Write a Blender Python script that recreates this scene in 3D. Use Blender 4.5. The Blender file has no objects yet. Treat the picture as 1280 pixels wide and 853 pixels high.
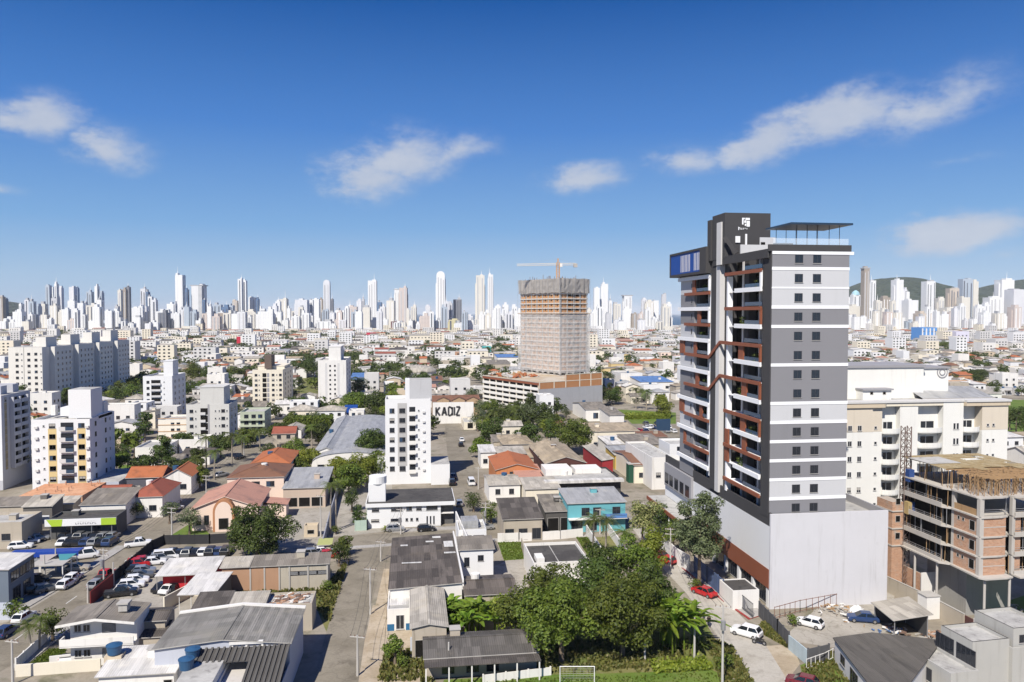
import bpy, bmesh, math, random
from mathutils import Vector, Matrix
R = math.radians
rnd = random.Random(7)
SC = bpy.context.scene
COL = SC.collection
# ------------------------------------------------------------------ camera
F = 950.0; CX = 640.0; CY = 426.5; H = 46.0
PSI = math.atan(128.0 / F); DEL = math.atan(34.5 / F)
CAM = Vector((0, 0, H))
RV = Vector((math.cos(PSI), -math.sin(PSI), 0))
FV = Vector((math.sin(PSI) * math.cos(DEL), math.cos(PSI) * math.cos(DEL), -math.sin(DEL)))
UV = RV.cross(FV)
cd = bpy.data.cameras.new('camera'); cam = bpy.data.objects.new('camera', cd); COL.objects.link(cam)
cam.matrix_world = Matrix(((RV.x, UV.x, -FV.x, 0), (RV.y, UV.y, -FV.y, 0), (RV.z, UV.z, -FV.z, H), (0, 0, 0, 1)))
cd.sensor_width = 36.0; cd.lens = 36.0 * F / 1280.0; cd.clip_start = 1.0; cd.clip_end = 120000.0
SC.camera = cam
# ------------------------------------------------------------------ sun, exposure
SUN_EL = 47.0; SH_AZ = 31.0            # shadows run this many degrees to the right of the street axis
sl = bpy.data.lights.new('sun', 'SUN'); so = bpy.data.objects.new('sun', sl); COL.objects.link(so)
LD = Vector((math.sin(R(SH_AZ)) * math.cos(R(SUN_EL)), math.cos(R(SH_AZ)) * math.cos(R(SUN_EL)), -math.sin(R(SUN_EL))))
so.rotation_euler = LD.to_track_quat('-Z', 'Y').to_euler()
so.location = (-40, -60, 120)
sl.energy = 5.0; sl.angle = R(0.53); sl.color = (1.0, 0.945, 0.86)
SC.view_settings.view_transform = 'Standard'; SC.view_settings.look = 'None'
SC.view_settings.exposure = 0.32; SC.view_settings.gamma = 1.0
SC.view_settings.use_curve_mapping = False
SC.cycles.max_bounces = 5; SC.cycles.diffuse_bounces = 2; SC.cycles.glossy_bounces = 2
SC.cycles.transmission_bounces = 3; SC.cycles.transparent_max_bounces = 8; SC.cycles.volume_bounces = 0
SC.cycles.caustics_reflective = False; SC.cycles.caustics_refractive = False
SC.cycles.use_denoising = True
# ------------------------------------------------------------------ pixel <-> place
def ray(px, py): return FV + RV * ((px - CX) / F) - UV * ((py - CY) / F)
def G(px, py, z=0.0):
 d = ray(px, py); t = (z - H) / d.z
 return CAM + d * t
def PX(p):
 q = Vector(p) - CAM; dz = q.dot(FV)
 return (CX + F * q.dot(RV) / dz, CY - F * q.dot(UV) / dz, dz)
def len_x(p, d, px):        # length along d from p whose end shows at column px
 q = p - CAM; k = (px - CX) / F
 return (k * q.dot(FV) - q.dot(RV)) / (d.dot(RV) - k * d.dot(FV))
def len_y(p, d, py):        # the same for row py
 q = p - CAM; k = (py - CY) / F
 return (-k * q.dot(FV) - q.dot(UV)) / (d.dot(UV) + k * d.dot(FV))
def D2Y(dep): return 392.0 + F * H / dep
XA = Vector((1, 0, 0)); YA = Vector((0, 1, 0)); ZA = Vector((0, 0, 1))
def axes(rz): return Vector((math.cos(rz), math.sin(rz), 0)), Vector((-math.sin(rz), math.cos(rz), 0))
# ------------------------------------------------------------------ world: sky and clouds
W = bpy.data.worlds.new('World'); SC.world = W; W.use_nodes = True
def nlink(nt, a, b): nt.links.new(a, b)
SKY_STOPS = [(0.0, (0.336, 0.464, 0.624)), (1.0, (0.0048, 0.0464, 0.24)), (0.08, (0.288, 0.432, 0.608)), (0.2, (0.152, 0.324, 0.584)), (0.42, (0.0496, 0.18, 0.496)), (0.7, (0.001, 0.072, 0.298))]
def make_sky():
 nt = W.node_tree; nt.nodes.clear()
 N = nt.nodes.new
 out = N('ShaderNodeOutputWorld'); bg = N('ShaderNodeBackground'); sky = N('ShaderNodeTexSky')
 sky.sky_type = 'NISHITA'; sky.sun_disc = False; sky.sun_elevation = R(SUN_EL); sky.sun_rotation = R(180 + SH_AZ)
 sky.altitude = 0.0; sky.air_density = 1.0; sky.dust_density = 0.35; sky.ozone_density = 3.0
 bg.inputs['Strength'].default_value = 0.115
 tc = N('ShaderNodeTexCoord'); sep = N('ShaderNodeSeparateXYZ'); nlink(nt, tc.outputs['Generated'], sep.inputs[0])
 def m(op, a, b=None, c=None, clamp=False):
  n = N('ShaderNodeMath'); n.operation = op; n.use_clamp = clamp
  for i, v in enumerate((a, b, c)):
   if v is None: continue
   if isinstance(v, (int, float)): n.inputs[i].default_value = v
   else: nlink(nt, v, n.inputs[i])
  return n.outputs[0]
 az = m('ARCTAN2', sep.outputs[0], sep.outputs[1]); el = m('ARCSINE', sep.outputs[2])
 comb = N('ShaderNodeCombineXYZ'); nlink(nt, az, comb.inputs[0]); nlink(nt, m('MULTIPLY', el, 1.7), comb.inputs[1])
 def noise(scale, det, rough, off):
  mp = N('ShaderNodeMapping'); mp.inputs['Location'].default_value = off; nlink(nt, comb.outputs[0], mp.inputs[0])
  n = N('ShaderNodeTexNoise'); n.inputs['Scale'].default_value = scale; n.inputs['Detail'].default_value = det
  n.inputs['Roughness'].default_value = rough; nlink(nt, mp.outputs[0], n.inputs['Vector']); return n.outputs[0]
 n1 = noise(16.0, 7.0, 0.62, (3.1, 1.7, 0)); n2 = noise(7.0, 4.0, 0.5, (7.7, 2.2, 0)); n3 = noise(40.0, 5.0, 0.6, (1.2, 9.1, 0))
 wx = m('MULTIPLY', m('SUBTRACT', n1, 0.5), 0.10); wy = m('MULTIPLY', m('SUBTRACT', n2, 0.5), 0.06)
 azw = m('ADD', az, wx); elw = m('ADD', el, wy)
 total = None
 # px, py, half-width px, half-height px, tilt deg, weight
 clouds = [(46, 152, 58, 30, 0, .92), (135, 192, 52, 28, 0, .72), (462, 224, 66, 44, 0, .80), (505, 205, 84, 44, 6, .78), (570, 194, 62, 28, 6, .62), (5, 234, 30, 10, 0, .38),
              (728, 230, 66, 25, 6, .80), (865, 204, 66, 28, 6, .62), (955, 183, 62, 34, 12, .92), (1050, 153, 86, 38, 14, 1.0), (1165, 135, 88, 42, 12, .62),
              (1195, 296, 84, 26, 4, 1.05), (1205, 204, 60, 9, 0, .22), (1262, 321, 40, 9, 0, .25)]
 for (px, py, a, b, tilt, wgt) in clouds:
  d = ray(px, py).normalized(); a0 = math.atan2(d.x, d.y); e0 = math.asin(d.z)
  u = m('SUBTRACT', azw, a0); v = m('SUBTRACT', elw, e0); c, s = math.cos(R(tilt)), math.sin(R(tilt))
  uu = m('DIVIDE', m('ADD', m('MULTIPLY', u, c), m('MULTIPLY', v, s)), 1.2 * a / F)
  vv = m('DIVIDE', m('SUBTRACT', m('MULTIPLY', v, c), m('MULTIPLY', u, s)), 1.2 * b / F)
  vb = m('MAXIMUM', m('MULTIPLY', vv, -1.45), vv)       # flatter underside
  rr = m('SQRT', m('ADD', m('MULTIPLY', uu, uu), m('MULTIPLY', vb, vb)))
  den = m('MULTIPLY', m('SUBTRACT', 1.0, rr, clamp=True), wgt)
  total = den if total is None else m('MAXIMUM', total, den)
 nn = m('ADD', m('MULTIPLY', n1, 0.55), m('MULTIPLY', n3, 0.45))
 dens = m('ADD', m('MULTIPLY', total, 1.5), m('MULTIPLY', m('SUBTRACT', nn, 0.545), m('MINIMUM', m('MULTIPLY', total, 6.0), 1.75)))
 mr = N('ShaderNodeMapRange'); mr.interpolation_type = 'SMOOTHERSTEP'; nlink(nt, dens, mr.inputs[0])
 mr.inputs[1].default_value = -0.05; mr.inputs[2].default_value = 1.1; mr.inputs[3].default_value = 0.0; mr.inputs[4].default_value = 0.86
 # the sky itself: a deeper blue than the plain model, by hue and saturation
 hs = N('ShaderNodeHueSaturation'); hs.inputs['Saturation'].default_value = 1.0; hs.inputs['Hue'].default_value = 0.5
 hs.inputs['Value'].default_value = 1.0
 # clear blue air graded by elevation over the model sky (whose low band is too yellow for this clean coast)
 rp = N('ShaderNodeValToRGB'); nlink(nt, m('DIVIDE', el, 0.55, clamp=True), rp.inputs[0]); cr = rp.color_ramp
 for i, (q, c) in enumerate(SKY_STOPS):
  e = cr.elements[i] if i < 2 else cr.elements.new(q); e.position = q; e.color = (*c, 1)
 sc_ = N('ShaderNodeVectorMath'); sc_.operation = 'SCALE'; nlink(nt, rp.outputs[0], sc_.inputs[0]); sc_.inputs['Scale'].default_value = 1 / 0.115
 sm = N('ShaderNodeMix'); sm.data_type = 'RGBA'; sm.inputs[0].default_value = 0.97; nlink(nt, sky.outputs[0], sm.inputs[6]); nlink(nt, sc_.outputs[0], sm.inputs[7])
 nlink(nt, sm.outputs[2], hs.inputs['Color'])
 mix = N('ShaderNodeMix'); mix.data_type = 'RGBA'
 nlink(nt, mr.outputs[0], mix.inputs[0]); nlink(nt, hs.outputs[0], mix.inputs[6])
 cm = N('ShaderNodeMix'); cm.data_type = 'RGBA'; nlink(nt, n1, cm.inputs[0])
 cm.inputs[6].default_value = (3.0, 3.45, 4.4, 1); cm.inputs[7].default_value = (4.6, 4.8, 5.2, 1)
 nlink(nt, cm.outputs[2], mix.inputs[7])
 nlink(nt, mix.outputs[2], bg.inputs['Color']); nlink(nt, bg.outputs[0], out.inputs['Surface'])
make_sky()
# ------------------------------------------------------------------ mesh builder
class MB:
 def __init__(s): s.v = []; s.f = []; s.m = []; s.mats = []
 def mi(s, mat):
  if mat not in s.mats: s.mats.append(mat)
  return s.mats.index(mat)
 def poly(s, pts, mat):
  n = len(s.v); s.v += [tuple(p) for p in pts]; s.f.append(tuple(range(n, n + len(pts)))); s.m.append(s.mi(mat))
 def box(s, x0, y0, z0, x1, y1, z1, mat, top=None, skip=''):
  n = len(s.v); k = s.mi(mat); kt = s.mi(top) if top else k
  s.v += [(x0, y0, z0), (x1, y0, z0), (x1, y1, z0), (x0, y1, z0), (x0, y0, z1), (x1, y0, z1), (x1, y1, z1), (x0, y1, z1)]
  for key, q, kk in (('b', (3, 2, 1, 0), k), ('t', (4, 5, 6, 7), kt), ('f', (0, 1, 5, 4), k), ('r', (1, 2, 6, 5), k), ('k', (2, 3, 7, 6), k), ('l', (3, 0, 4, 7), k)):
   if key in skip: continue
   s.f.append(tuple(n + i for i in q)); s.m.append(kk)
  return s
 def prism(s, pts, z0, z1, mat, top=None):      # pts: counter-clockwise (x,y)
  n = len(s.v); k = s.mi(mat); kt = s.mi(top) if top else k; m = len(pts)
  s.v += [(p[0], p[1], z0) for p in pts] + [(p[0], p[1], z1) for p in pts]
  for i in range(m):
   j = (i + 1) % m; s.f.append((n + i, n + j, n + m + j, n + m + i)); s.m.append(k)
  s.f.append(tuple(n + m + i for i in range(m))); s.m.append(kt)
  s.f.append(tuple(n + i for i in reversed(range(m)))); s.m.append(k)
  return s
 def tube(s, p0, p1, r0, r1, mat, n=8, caps=True):
  p0 = Vector(p0); p1 = Vector(p1); d = (p1 - p0)
  if d.length < 1e-6: return s
  d.normalize(); a = d.orthogonal().normalized(); b = d.cross(a); o = len(s.v); k = s.mi(mat)
  for p, r in ((p0, r0), (p1, r1)):
   for i in range(n):
    t = 2 * math.pi * i / n; s.v.append(tuple(p + a * (r * math.cos(t)) + b * (r * math.sin(t))))
  for i in range(n):
   j = (i + 1) % n; s.f.append((o + i, o + j, o + n + j, o + n + i)); s.m.append(k)
  if caps:
   s.f.append(tuple(o + n + i for i in range(n))); s.m.append(k); s.f.append(tuple(o + i for i in reversed(range(n)))); s.m.append(k)
  return s
 def bar(s, p0, p1, w, h, mat):      # box section along p0-p1, w sideways, h upwards
  p0 = Vector(p0); p1 = Vector(p1); d = (p1 - p0).normalized()
  a = d.cross(ZA)
  a = Vector((1, 0, 0)) if a.length < 1e-4 else a.normalized()
  b = a.cross(d); o = len(s.v); k = s.mi(mat)
  for p in (p0, p1):
   for (i, j) in ((-1, -1), (1, -1), (1, 1), (-1, 1)): s.v.append(tuple(p + a * (i * w / 2) + b * (j * h / 2)))
  for q in ((0, 1, 5, 4), (1, 2, 6, 5), (2, 3, 7, 6), (3, 0, 4, 7), (4, 5, 6, 7), (3, 2, 1, 0)): s.f.append(tuple(o + i for i in q)); s.m.append(k)
  return s
 def mesh(s, name, smooth=False):
  me = bpy.data.meshes.new(name); me.from_pydata(s.v, [], s.f)
  for mt in s.mats: me.materials.append(mt)
  me.polygons.foreach_set('material_index', s.m)
  if smooth: me.polygons.foreach_set('use_smooth', [True] * len(s.f))
  me.update(); return me
 def build(s, name, parent=None, loc=None, rz=0.0, smooth=False):
  return put(name, s.mesh(name, smooth), parent, loc, rz)
def put(name, me, parent=None, loc=None, rz=0.0):
 o = bpy.data.objects.new(name, me); COL.objects.link(o)
 if parent: o.parent = parent
 if loc is not None: o.location = loc
 if rz: o.rotation_euler = (0, 0, rz)
 return o
def tag(o, label=None, cat=None, group=None, kind=None):
 for k, v in (('label', label), ('category', cat), ('group', group), ('kind', kind)):
  if v: o[k] = v
 return o
def thing(name, label, cat, loc=(0, 0, 0), rz=0.0, group=None):
 o = bpy.data.objects.new(name, None); COL.objects.link(o); o.location = loc; o.rotation_euler = (0, 0, rz); o.empty_display_size = 0.1
 return tag(o, label, cat, group)
ALL_AUTO = []      # things whose labels are told apart at the end
def structure(name, mb, **k): return tag(mb.build(name, **k), kind='structure')
# ------------------------------------------------------------------ materials
MATS = {}
def new_mat(name):
 m = bpy.data.materials.new(name); m.use_nodes = True; nt = m.node_tree
 b = nt.nodes['Principled BSDF']; return m, nt, b
def _pos(nt, scale=(1, 1, 1), rz=0.0):
 g = nt.nodes.new('ShaderNodeNewGeometry'); mp = nt.nodes.new('ShaderNodeMapping')
 mp.inputs['Scale'].default_value = scale; mp.inputs['Rotation'].default_value = (0, 0, rz)
 nt.links.new(g.outputs['Position'], mp.inputs[0]); return mp.outputs[0]
def _noise(nt, vec, scale, det=4, rough=.55):
 n = nt.nodes.new('ShaderNodeTexNoise'); n.inputs['Scale'].default_value = scale; n.inputs['Detail'].default_value = det
 n.inputs['Roughness'].default_value = rough; nt.links.new(vec, n.inputs['Vector']); return n.outputs[0]
def _mix(nt, fac, a, b, blend='MIX'):
 x = nt.nodes.new('ShaderNodeMix'); x.data_type = 'RGBA'; x.blend_type = blend
 for i, v in ((0, fac), (6, a), (7, b)):
  if isinstance(v, (int, float)): x.inputs[i].default_value = v
  elif isinstance(v, tuple): x.inputs[i].default_value = (v[0], v[1], v[2], 1)
  else: nt.links.new(v, x.inputs[i])
 return x.outputs[2]
def _ramp(nt, v, lo, hi):
 r = nt.nodes.new('ShaderNodeMapRange'); r.interpolation_type = 'SMOOTHSTEP'; nt.links.new(v, r.inputs[0])
 r.inputs[1].default_value = lo; r.inputs[2].default_value = hi; return r.outputs[0]
def _bump(nt, b, h, strength=.3, dist=.05):
 n = nt.nodes.new('ShaderNodeBump'); n.inputs['Strength'].default_value = strength; n.inputs['Distance'].default_value = dist
 nt.links.new(h, n.inputs['Height']); nt.links.new(n.outputs[0], b.inputs['Normal'])
def sc(c, k): return (min(1, c[0] * k), min(1, c[1] * k), min(1, c[2] * k))
def plaster(name, col, var=.10, dirt=.45, rough=.85, dscale=1.0):
 """painted or rendered wall: soft tone patches plus rain streaks and grime blotches"""
 if name in MATS: return MATS[name]
 m, nt, b = new_mat(name)
 p = _pos(nt); a = _noise(nt, p, .35, 5, .6)
 c = _mix(nt, a, sc(col, 1 - var), sc(col, 1 + var))
 st = _noise(nt, _pos(nt, (1.3 * dscale, 1.3 * dscale, .09)), 1.0, 5, .65)
 c2 = _mix(nt, _ramp(nt, st, .52, .80), c, sc((col[0] * .55, col[1] * .53, col[2] * .5), 1)) if dirt else c
 bl = _noise(nt, p, .8, 6, .7)
 c3 = _mix(nt, _ramp(nt, bl, .60, .85), c2, sc((col[0] * .62, col[1] * .6, col[2] * .56), 1)) if dirt else c2
 if dirt: c3 = _mix(nt, dirt, c, c3)
 nt.links.new(c3, b.inputs['Base Color']); b.inputs['Roughness'].default_value = rough
 b.inputs['Specular IOR Level'].default_value = .25
 MATS[name] = m; return m
def sheet_roof(name, col, var=.25, sheet=(1.1, 2.6), ribs=True, rough=.8, rust=None, axis=0.0):
 """corrugated sheets: each sheet its own tone, ribs in the bump, stains and moss"""
 if name in MATS: return MATS[name]
 m, nt, b = new_mat(name)
 p = _pos(nt, (1, 1, 1), axis)
 br = nt.nodes.new('ShaderNodeTexBrick'); nt.links.new(p, br.inputs['Vector'])
 br.inputs['Scale'].default_value = 1.0; br.inputs['Brick Width'].default_value = sheet[0]; br.inputs['Row Height'].default_value = sheet[1]
 br.inputs['Mortar Size'].default_value = .012; br.offset = 0.0; br.inputs['Bias'].default_value = -.1
 br.inputs['Color1'].default_value = (*sc(col, 1 - var), 1); br.inputs['Color2'].default_value = (*sc(col, 1 + var), 1); br.inputs['Mortar'].default_value = (*sc(col, .55), 1)
 st = _noise(nt, _pos(nt, (.9, .16, .3), axis), 1.0, 6, .65)
 c = _mix(nt, _ramp(nt, st, .45, .75), br.outputs[0], sc(col, .58))
 bl = _noise(nt, p, .22, 6, .65); c = _mix(nt, _ramp(nt, bl, .5, .8), c, rust or sc((col[0] * 1.15, col[1] * 1.12, col[2] * 1.02), 1))
 nt.links.new(c, b.inputs['Base Color']); b.inputs['Roughness'].default_value = rough; b.inputs['Specular IOR Level'].default_value = .3
 if ribs:
  wv = nt.nodes.new('ShaderNodeTexWave'); wv.bands_direction = 'X'; wv.inputs['Scale'].default_value = 1.1; nt.links.new(p, wv.inputs['Vector'])
  _bump(nt, b, wv.outputs[1], .5, .06)
 MATS[name] = m; return m
def tile_roof(name, col, var=.22, rough=.85):
 if name in MATS: return MATS[name]
 m, nt, b = new_mat(name); p = _pos(nt)
 a = _noise(nt, p, 2.2, 4, .7); bl = _noise(nt, p, .3, 5, .65)
 c = _mix(nt, a, sc(col, 1 - var), sc(col, 1 + var)); c = _mix(nt, _ramp(nt, bl, .5, .78), c, (col[0] * .42, col[1] * .5, col[2] * .6))
 wv = nt.nodes.new('ShaderNodeTexWave'); wv.bands_direction = 'X'; wv.inputs['Scale'].default_value = 1.3; wv.inputs['Distortion'].default_value = .6; nt.links.new(p, wv.inputs['Vector'])
 c = _mix(nt, .25, c, _mix(nt, wv.outputs[1], sc(col, .5), sc(col, 1.15)))
 nt.links.new(c, b.inputs['Base Color']); b.inputs['Roughness'].default_value = rough; _bump(nt, b, wv.outputs[1], .5, .06)
 MATS[name] = m; return m
def plain(name, col, rough=.5, metal=0.0, spec=.5, var=.06, vs=1.2):
 if name in MATS: return MATS[name]
 m, nt, b = new_mat(name)
 c = _mix(nt, _noise(nt, _pos(nt), vs, 3), sc(col, 1 - var), sc(col, 1 + var)); nt.links.new(c, b.inputs['Base Color'])
 b.inputs['Roughness'].default_value = rough; b.inputs['Metallic'].default_value = metal; b.inputs['Specular IOR Level'].default_value = spec
 MATS[name] = m; return m
def ground_mat(name, cols, scale=.06, fine=1.5, crack=0.0, rough=.92, bump=.2):
 """patchy ground: three tones by two noises, fine grain, optional cracks"""
 if name in MATS: return MATS[name]
 m, nt, b = new_mat(name); p = _pos(nt)
 a = _noise(nt, p, scale, 6, .62); a2 = _noise(nt, _pos(nt, (1, 1, 1), .7), scale * 3.3, 6, .65)
 c = _mix(nt, _ramp(nt, a, .38, .62), cols[0], cols[1]); c = _mix(nt, _ramp(nt, a2, .50, .74), c, cols[2])
 g = _noise(nt, p, fine, 5, .7); c = _mix(nt, .55, c, _mix(nt, g, (0.25, 0.25, 0.25), (1.0, 1.0, 1.0)), 'SOFT_LIGHT')
 if crack:
  vo = nt.nodes.new('ShaderNodeTexVoronoi'); vo.feature = 'DISTANCE_TO_EDGE'; vo.inputs['Scale'].default_value = .22
  dist = nt.nodes.new('ShaderNodeMix'); dist.data_type = 'VECTOR'; dist.inputs[0].default_value = .12
  nz = nt.nodes.new('ShaderNodeTexNoise'); nz.inputs['Scale'].default_value = .5; nt.links.new(p, nz.inputs['Vector'])
  ad = nt.nodes.new('ShaderNodeVectorMath'); ad.operation = 'MULTIPLY_ADD'; nt.links.new(nz.outputs['Color'], ad.inputs[0]); ad.inputs[1].default_value = (3, 3, 0); nt.links.new(p, ad.inputs[2])
  nt.links.new(ad.outputs[0], vo.inputs['Vector'])
  inv = nt.nodes.new('ShaderNodeMapRange'); nt.links.new(vo.outputs['Distance'], inv.inputs[0]); inv.inputs[1].default_value = .0; inv.inputs[2].default_value = .02; inv.inputs[3].default_value = crack; inv.inputs[4].default_value = 0
  c = _mix(nt, inv.outputs[0], c, sc(cols[0], .45))
 nt.links.new(c, b.inputs['Base Color']); b.inputs['Roughness'].default_value = rough; b.inputs['Specular IOR Level'].default_value = .2
 if bump: _bump(nt, b, g, bump, .05)
 MATS[name] = m; return m
def foliage(name, c0, c1, trans=.25):
 if name in MATS: return MATS[name]
 m, nt, b = new_mat(name)
 g = nt.nodes.new('ShaderNodeNewGeometry'); oi = nt.nodes.new('ShaderNodeObjectInfo')
 c = _mix(nt, g.outputs['Random Per Island'], c0, c1)
 hs = nt.nodes.new('ShaderNodeHueSaturation'); mr = nt.nodes.new('ShaderNodeMapRange'); nt.links.new(oi.outputs['Random'], mr.inputs[0]); mr.inputs[3].default_value = .75; mr.inputs[4].default_value = 1.25
 nt.links.new(mr.outputs[0], hs.inputs['Value']); nt.links.new(c, hs.inputs['Color'])
 h2 = nt.nodes.new('ShaderNodeMapRange'); nt.links.new(oi.outputs['Random'], h2.inputs[0]); h2.inputs[3].default_value = .485; h2.inputs[4].default_value = .51; nt.links.new(h2.outputs[0], hs.inputs['Hue'])
 nt.links.new(hs.outputs[0], b.inputs['Base Color']); b.inputs['Roughness'].default_value = .55; b.inputs['Specular IOR Level'].default_value = .35
 tr = nt.nodes.new('ShaderNodeBsdfTranslucent'); nt.links.new(hs.outputs[0], tr.inputs['Color'])
 ms = nt.nodes.new('ShaderNodeMixShader'); ms.inputs[0].default_value = trans
 out = nt.nodes['Material Output']; nt.links.new(b.outputs[0], ms.inputs[1]); nt.links.new(tr.outputs[0], ms.inputs[2]); nt.links.new(ms.outputs[0], out.inputs['Surface'])
 MATS[name] = m; return m
def brick_mat(name, c0, c1, mortar, bw=.4, bh=.2):
 if name in MATS: return MATS[name]
 m, nt, b = new_mat(name)
 g = nt.nodes.new('ShaderNodeNewGeometry'); s = nt.nodes.new('ShaderNodeSeparateXYZ'); nt.links.new(g.outputs['Position'], s.inputs[0])
 a = nt.nodes.new('ShaderNodeMath'); nt.links.new(s.outputs[0], a.inputs[0]); nt.links.new(s.outputs[1], a.inputs[1])
 cb = nt.nodes.new('ShaderNodeCombineXYZ'); nt.links.new(a.outputs[0], cb.inputs[0]); nt.links.new(s.outputs[2], cb.inputs[1])
 br = nt.nodes.new('ShaderNodeTexBrick'); nt.links.new(cb.outputs[0], br.inputs['Vector']); br.inputs['Scale'].default_value = 1
 br.inputs['Brick Width'].default_value = bw; br.inputs['Row Height'].default_value = bh; br.inputs['Mortar Size'].default_value = .015
 br.inputs['Color1'].default_value = (*c0, 1); br.inputs['Color2'].default_value = (*c1, 1); br.inputs['Mortar'].default_value = (*mortar, 1)
 n = _noise(nt, _pos(nt), .6, 5, .65); c = _mix(nt, _ramp(nt, n, .5, .8), br.outputs[0], sc(mortar, .9))
 nt.links.new(c, b.inputs['Base Color']); b.inputs['Roughness'].default_value = .9
 MATS[name] = m; return m
WHITE = plaster('white_paint', (.72, .70, .665), .07, .55)
WHITE_CLEAN = plaster('clean_white_paint', (.71, .71, .71), .03, .10)
CREAM = plaster('cream_paint', (.72, .66, .54), .06, .35)
BEIGE = plaster('beige_paint', (.56, .47, .35), .07, .4)
PALE_GREY = plaster('pale_grey_paint', (.58, .57, .56), .07, .35)
MID_GREY = plaster('mid_grey_paint', (.30, .295, .31), .05, .15)
DARK_GREY = plaster('dark_grey_paint', (.060, .058, .060), .08, .10)
CONCRETE = plaster('raw_concrete', (.42, .40, .37), .14, .6)
DIRTY = plaster('weathered_render', (.42, .37, .30), .16, .8)
SALMON = plaster('salmon_paint', (.75, .60, .50), .05, .3)
WOOD = plaster('brown_cladding', (.25, .085, .045), .10, .2, .6)
NAVY = plain('navy_panel', (.012, .065, .30), .5, 0, .2)
GLASS = plain('dark_window_glass', (.018, .022, .030), .08, 0, .6)
GLASS_BLUE = plain('blue_window_glass', (.03, .06, .11), .08, 0, .7)
FRAME = plain('window_frame', (.55, .55, .55), .4)
FRAME_DARK = plain('dark_window_frame', (.05, .05, .06), .4)
STEEL = plain('galvanised_steel', (.42, .42, .43), .45, .6)
BLACK = plain('black_rubber', (.02, .02, .02), .7)
TIMBER = plaster('raw_timber', (.36, .23, .12), .25, .5)
R_GREY = sheet_roof('grey_fibre_sheet', (.225, .20, .17))
R_DARK = sheet_roof('dark_fibre_sheet', (.105, .092, .082), .35)
R_LIGHT = sheet_roof('pale_fibre_sheet', (.42, .385, .33), .22)
R_WHITE = sheet_roof('white_metal_sheet', (.62, .60, .57), .12)
R_STEEL = sheet_roof('zinc_metal_sheet', (.36, .36, .36), .10, rough=.5)
R_TAN = sheet_roof('tan_sheet', (.38, .31, .22), .2)
R_BLUE = sheet_roof('blue_metal_sheet', (.10, .20, .42), .1)
T_ORANGE = tile_roof('orange_tile', (.40, .13, .05))
T_BROWN = tile_roof('brown_tile', (.20, .095, .055))
T_RED = tile_roof('red_tile', (.30, .085, .05))
T_PINK = tile_roof('pink_tile', (.48, .25, .18))
FLAT_GREY = ground_mat('flat_roof_concrete', [(.34, .33, .31), (.44, .43, .40), (.20, .19, .18)], .25, 2.5)
FLAT_DARK = ground_mat('flat_roof_bitumen', [(.060, .056, .054), (.085, .08, .075), (.04, .04, .04)], .2, 2.0)
BRICK = brick_mat('hollow_brick', (.40, .20, .11), (.50, .28, .17), (.42, .36, .30))
OCC = []       # occupied footprints (world boxes)
def occupy(x0, y0, x1, y1, pad=1.0): OCC.append((min(x0, x1) - pad, min(y0, y1) - pad, max(x0, x1) + pad, max(y0, y1) + pad))
# ------------------------------------------------------------------ windows, roofs, simple buildings
WIN = {}
def win_mesh(w, h, style='plain', v=0):
 """a window facing -y, centred on its middle: frame, panes, sill"""
 key = (round(w, 2), round(h, 2), style, v)
 if key in WIN: return WIN[key]
 g = MB(); f = MB(); fr = {'plain': FRAME, 'dark': FRAME_DARK, 'shop': STEEL, 'hole': CONCRETE, 'small': FRAME, 'louvre': FRAME_DARK}[style]
 t = .06; x0, x1, z0, z1 = -w / 2, w / 2, -h / 2, h / 2
 def pane(a, c, d, e, y, m): g.poly([(a, y, c), (d, y, c), (d, y, e), (a, y, e)], m)
 pane(x0, z0, x1, z1, -.012, BLACKHOLE if style == 'hole' else GLASS)
 for (a, c, d, e) in ((x0, z0, x1, z0 + t), (x0, z1 - t, x1, z1), (x0, z0 + t, x0 + t, z1 - t), (x1 - t, z0 + t, x1, z1 - t)): f.box(a, -.05, c, d, -.002, e, fr)
 if style in ('plain', 'dark', 'shop') and w > .8:
  n = max(2, round(w / .75))
  for i in range(1, n): f.box(x0 + w * i / n - .025, -.04, z0 + t, x0 + w * i / n + .025, -.014, z1 - t, fr)
 if style == 'louvre':
  n = int(h / .14)
  for i in range(1, n): f.box(x0 + t, -.045, z0 + h * i / n - .02, x1 - t, -.014, z0 + h * i / n + .02, FRAME)
 if style in ('plain', 'dark', 'small'): f.box(x0 - .06, -.11, z0 - .07, x1 + .06, -.002, z0 - .002, CONCRETE)
 if v == 1: pane(x0 + t, z0 + h * .45, x1 - t, z1 - t, -.014, BLIND)
 if v == 2: pane(x0 + t, z0 + t, x0 + w * .5, z1 - t, -.014, GLASS_BLUE)
 gm = g.mesh('window'); fm = f.mesh('frame'); o = len(g.v); g.v += f.v; g.f += [tuple(o + k for k in q) for q in f.f]; g.m += [g.mi(f.mats[k]) for k in f.m]
 WIN[key] = (g.mesh('window'), gm, fm); return WIN[key]
BLIND = plain('window_blind', (.38, .36, .33), .8)
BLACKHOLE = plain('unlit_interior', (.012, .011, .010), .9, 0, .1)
FACE = {'f': (0, lambda u, w, d: (u, 0)), 'r': (R(90), lambda u, w, d: (w, u)), 'l': (R(-90), lambda u, w, d: (0, u)), 'k': (R(180), lambda u, w, d: (u, d))}
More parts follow.
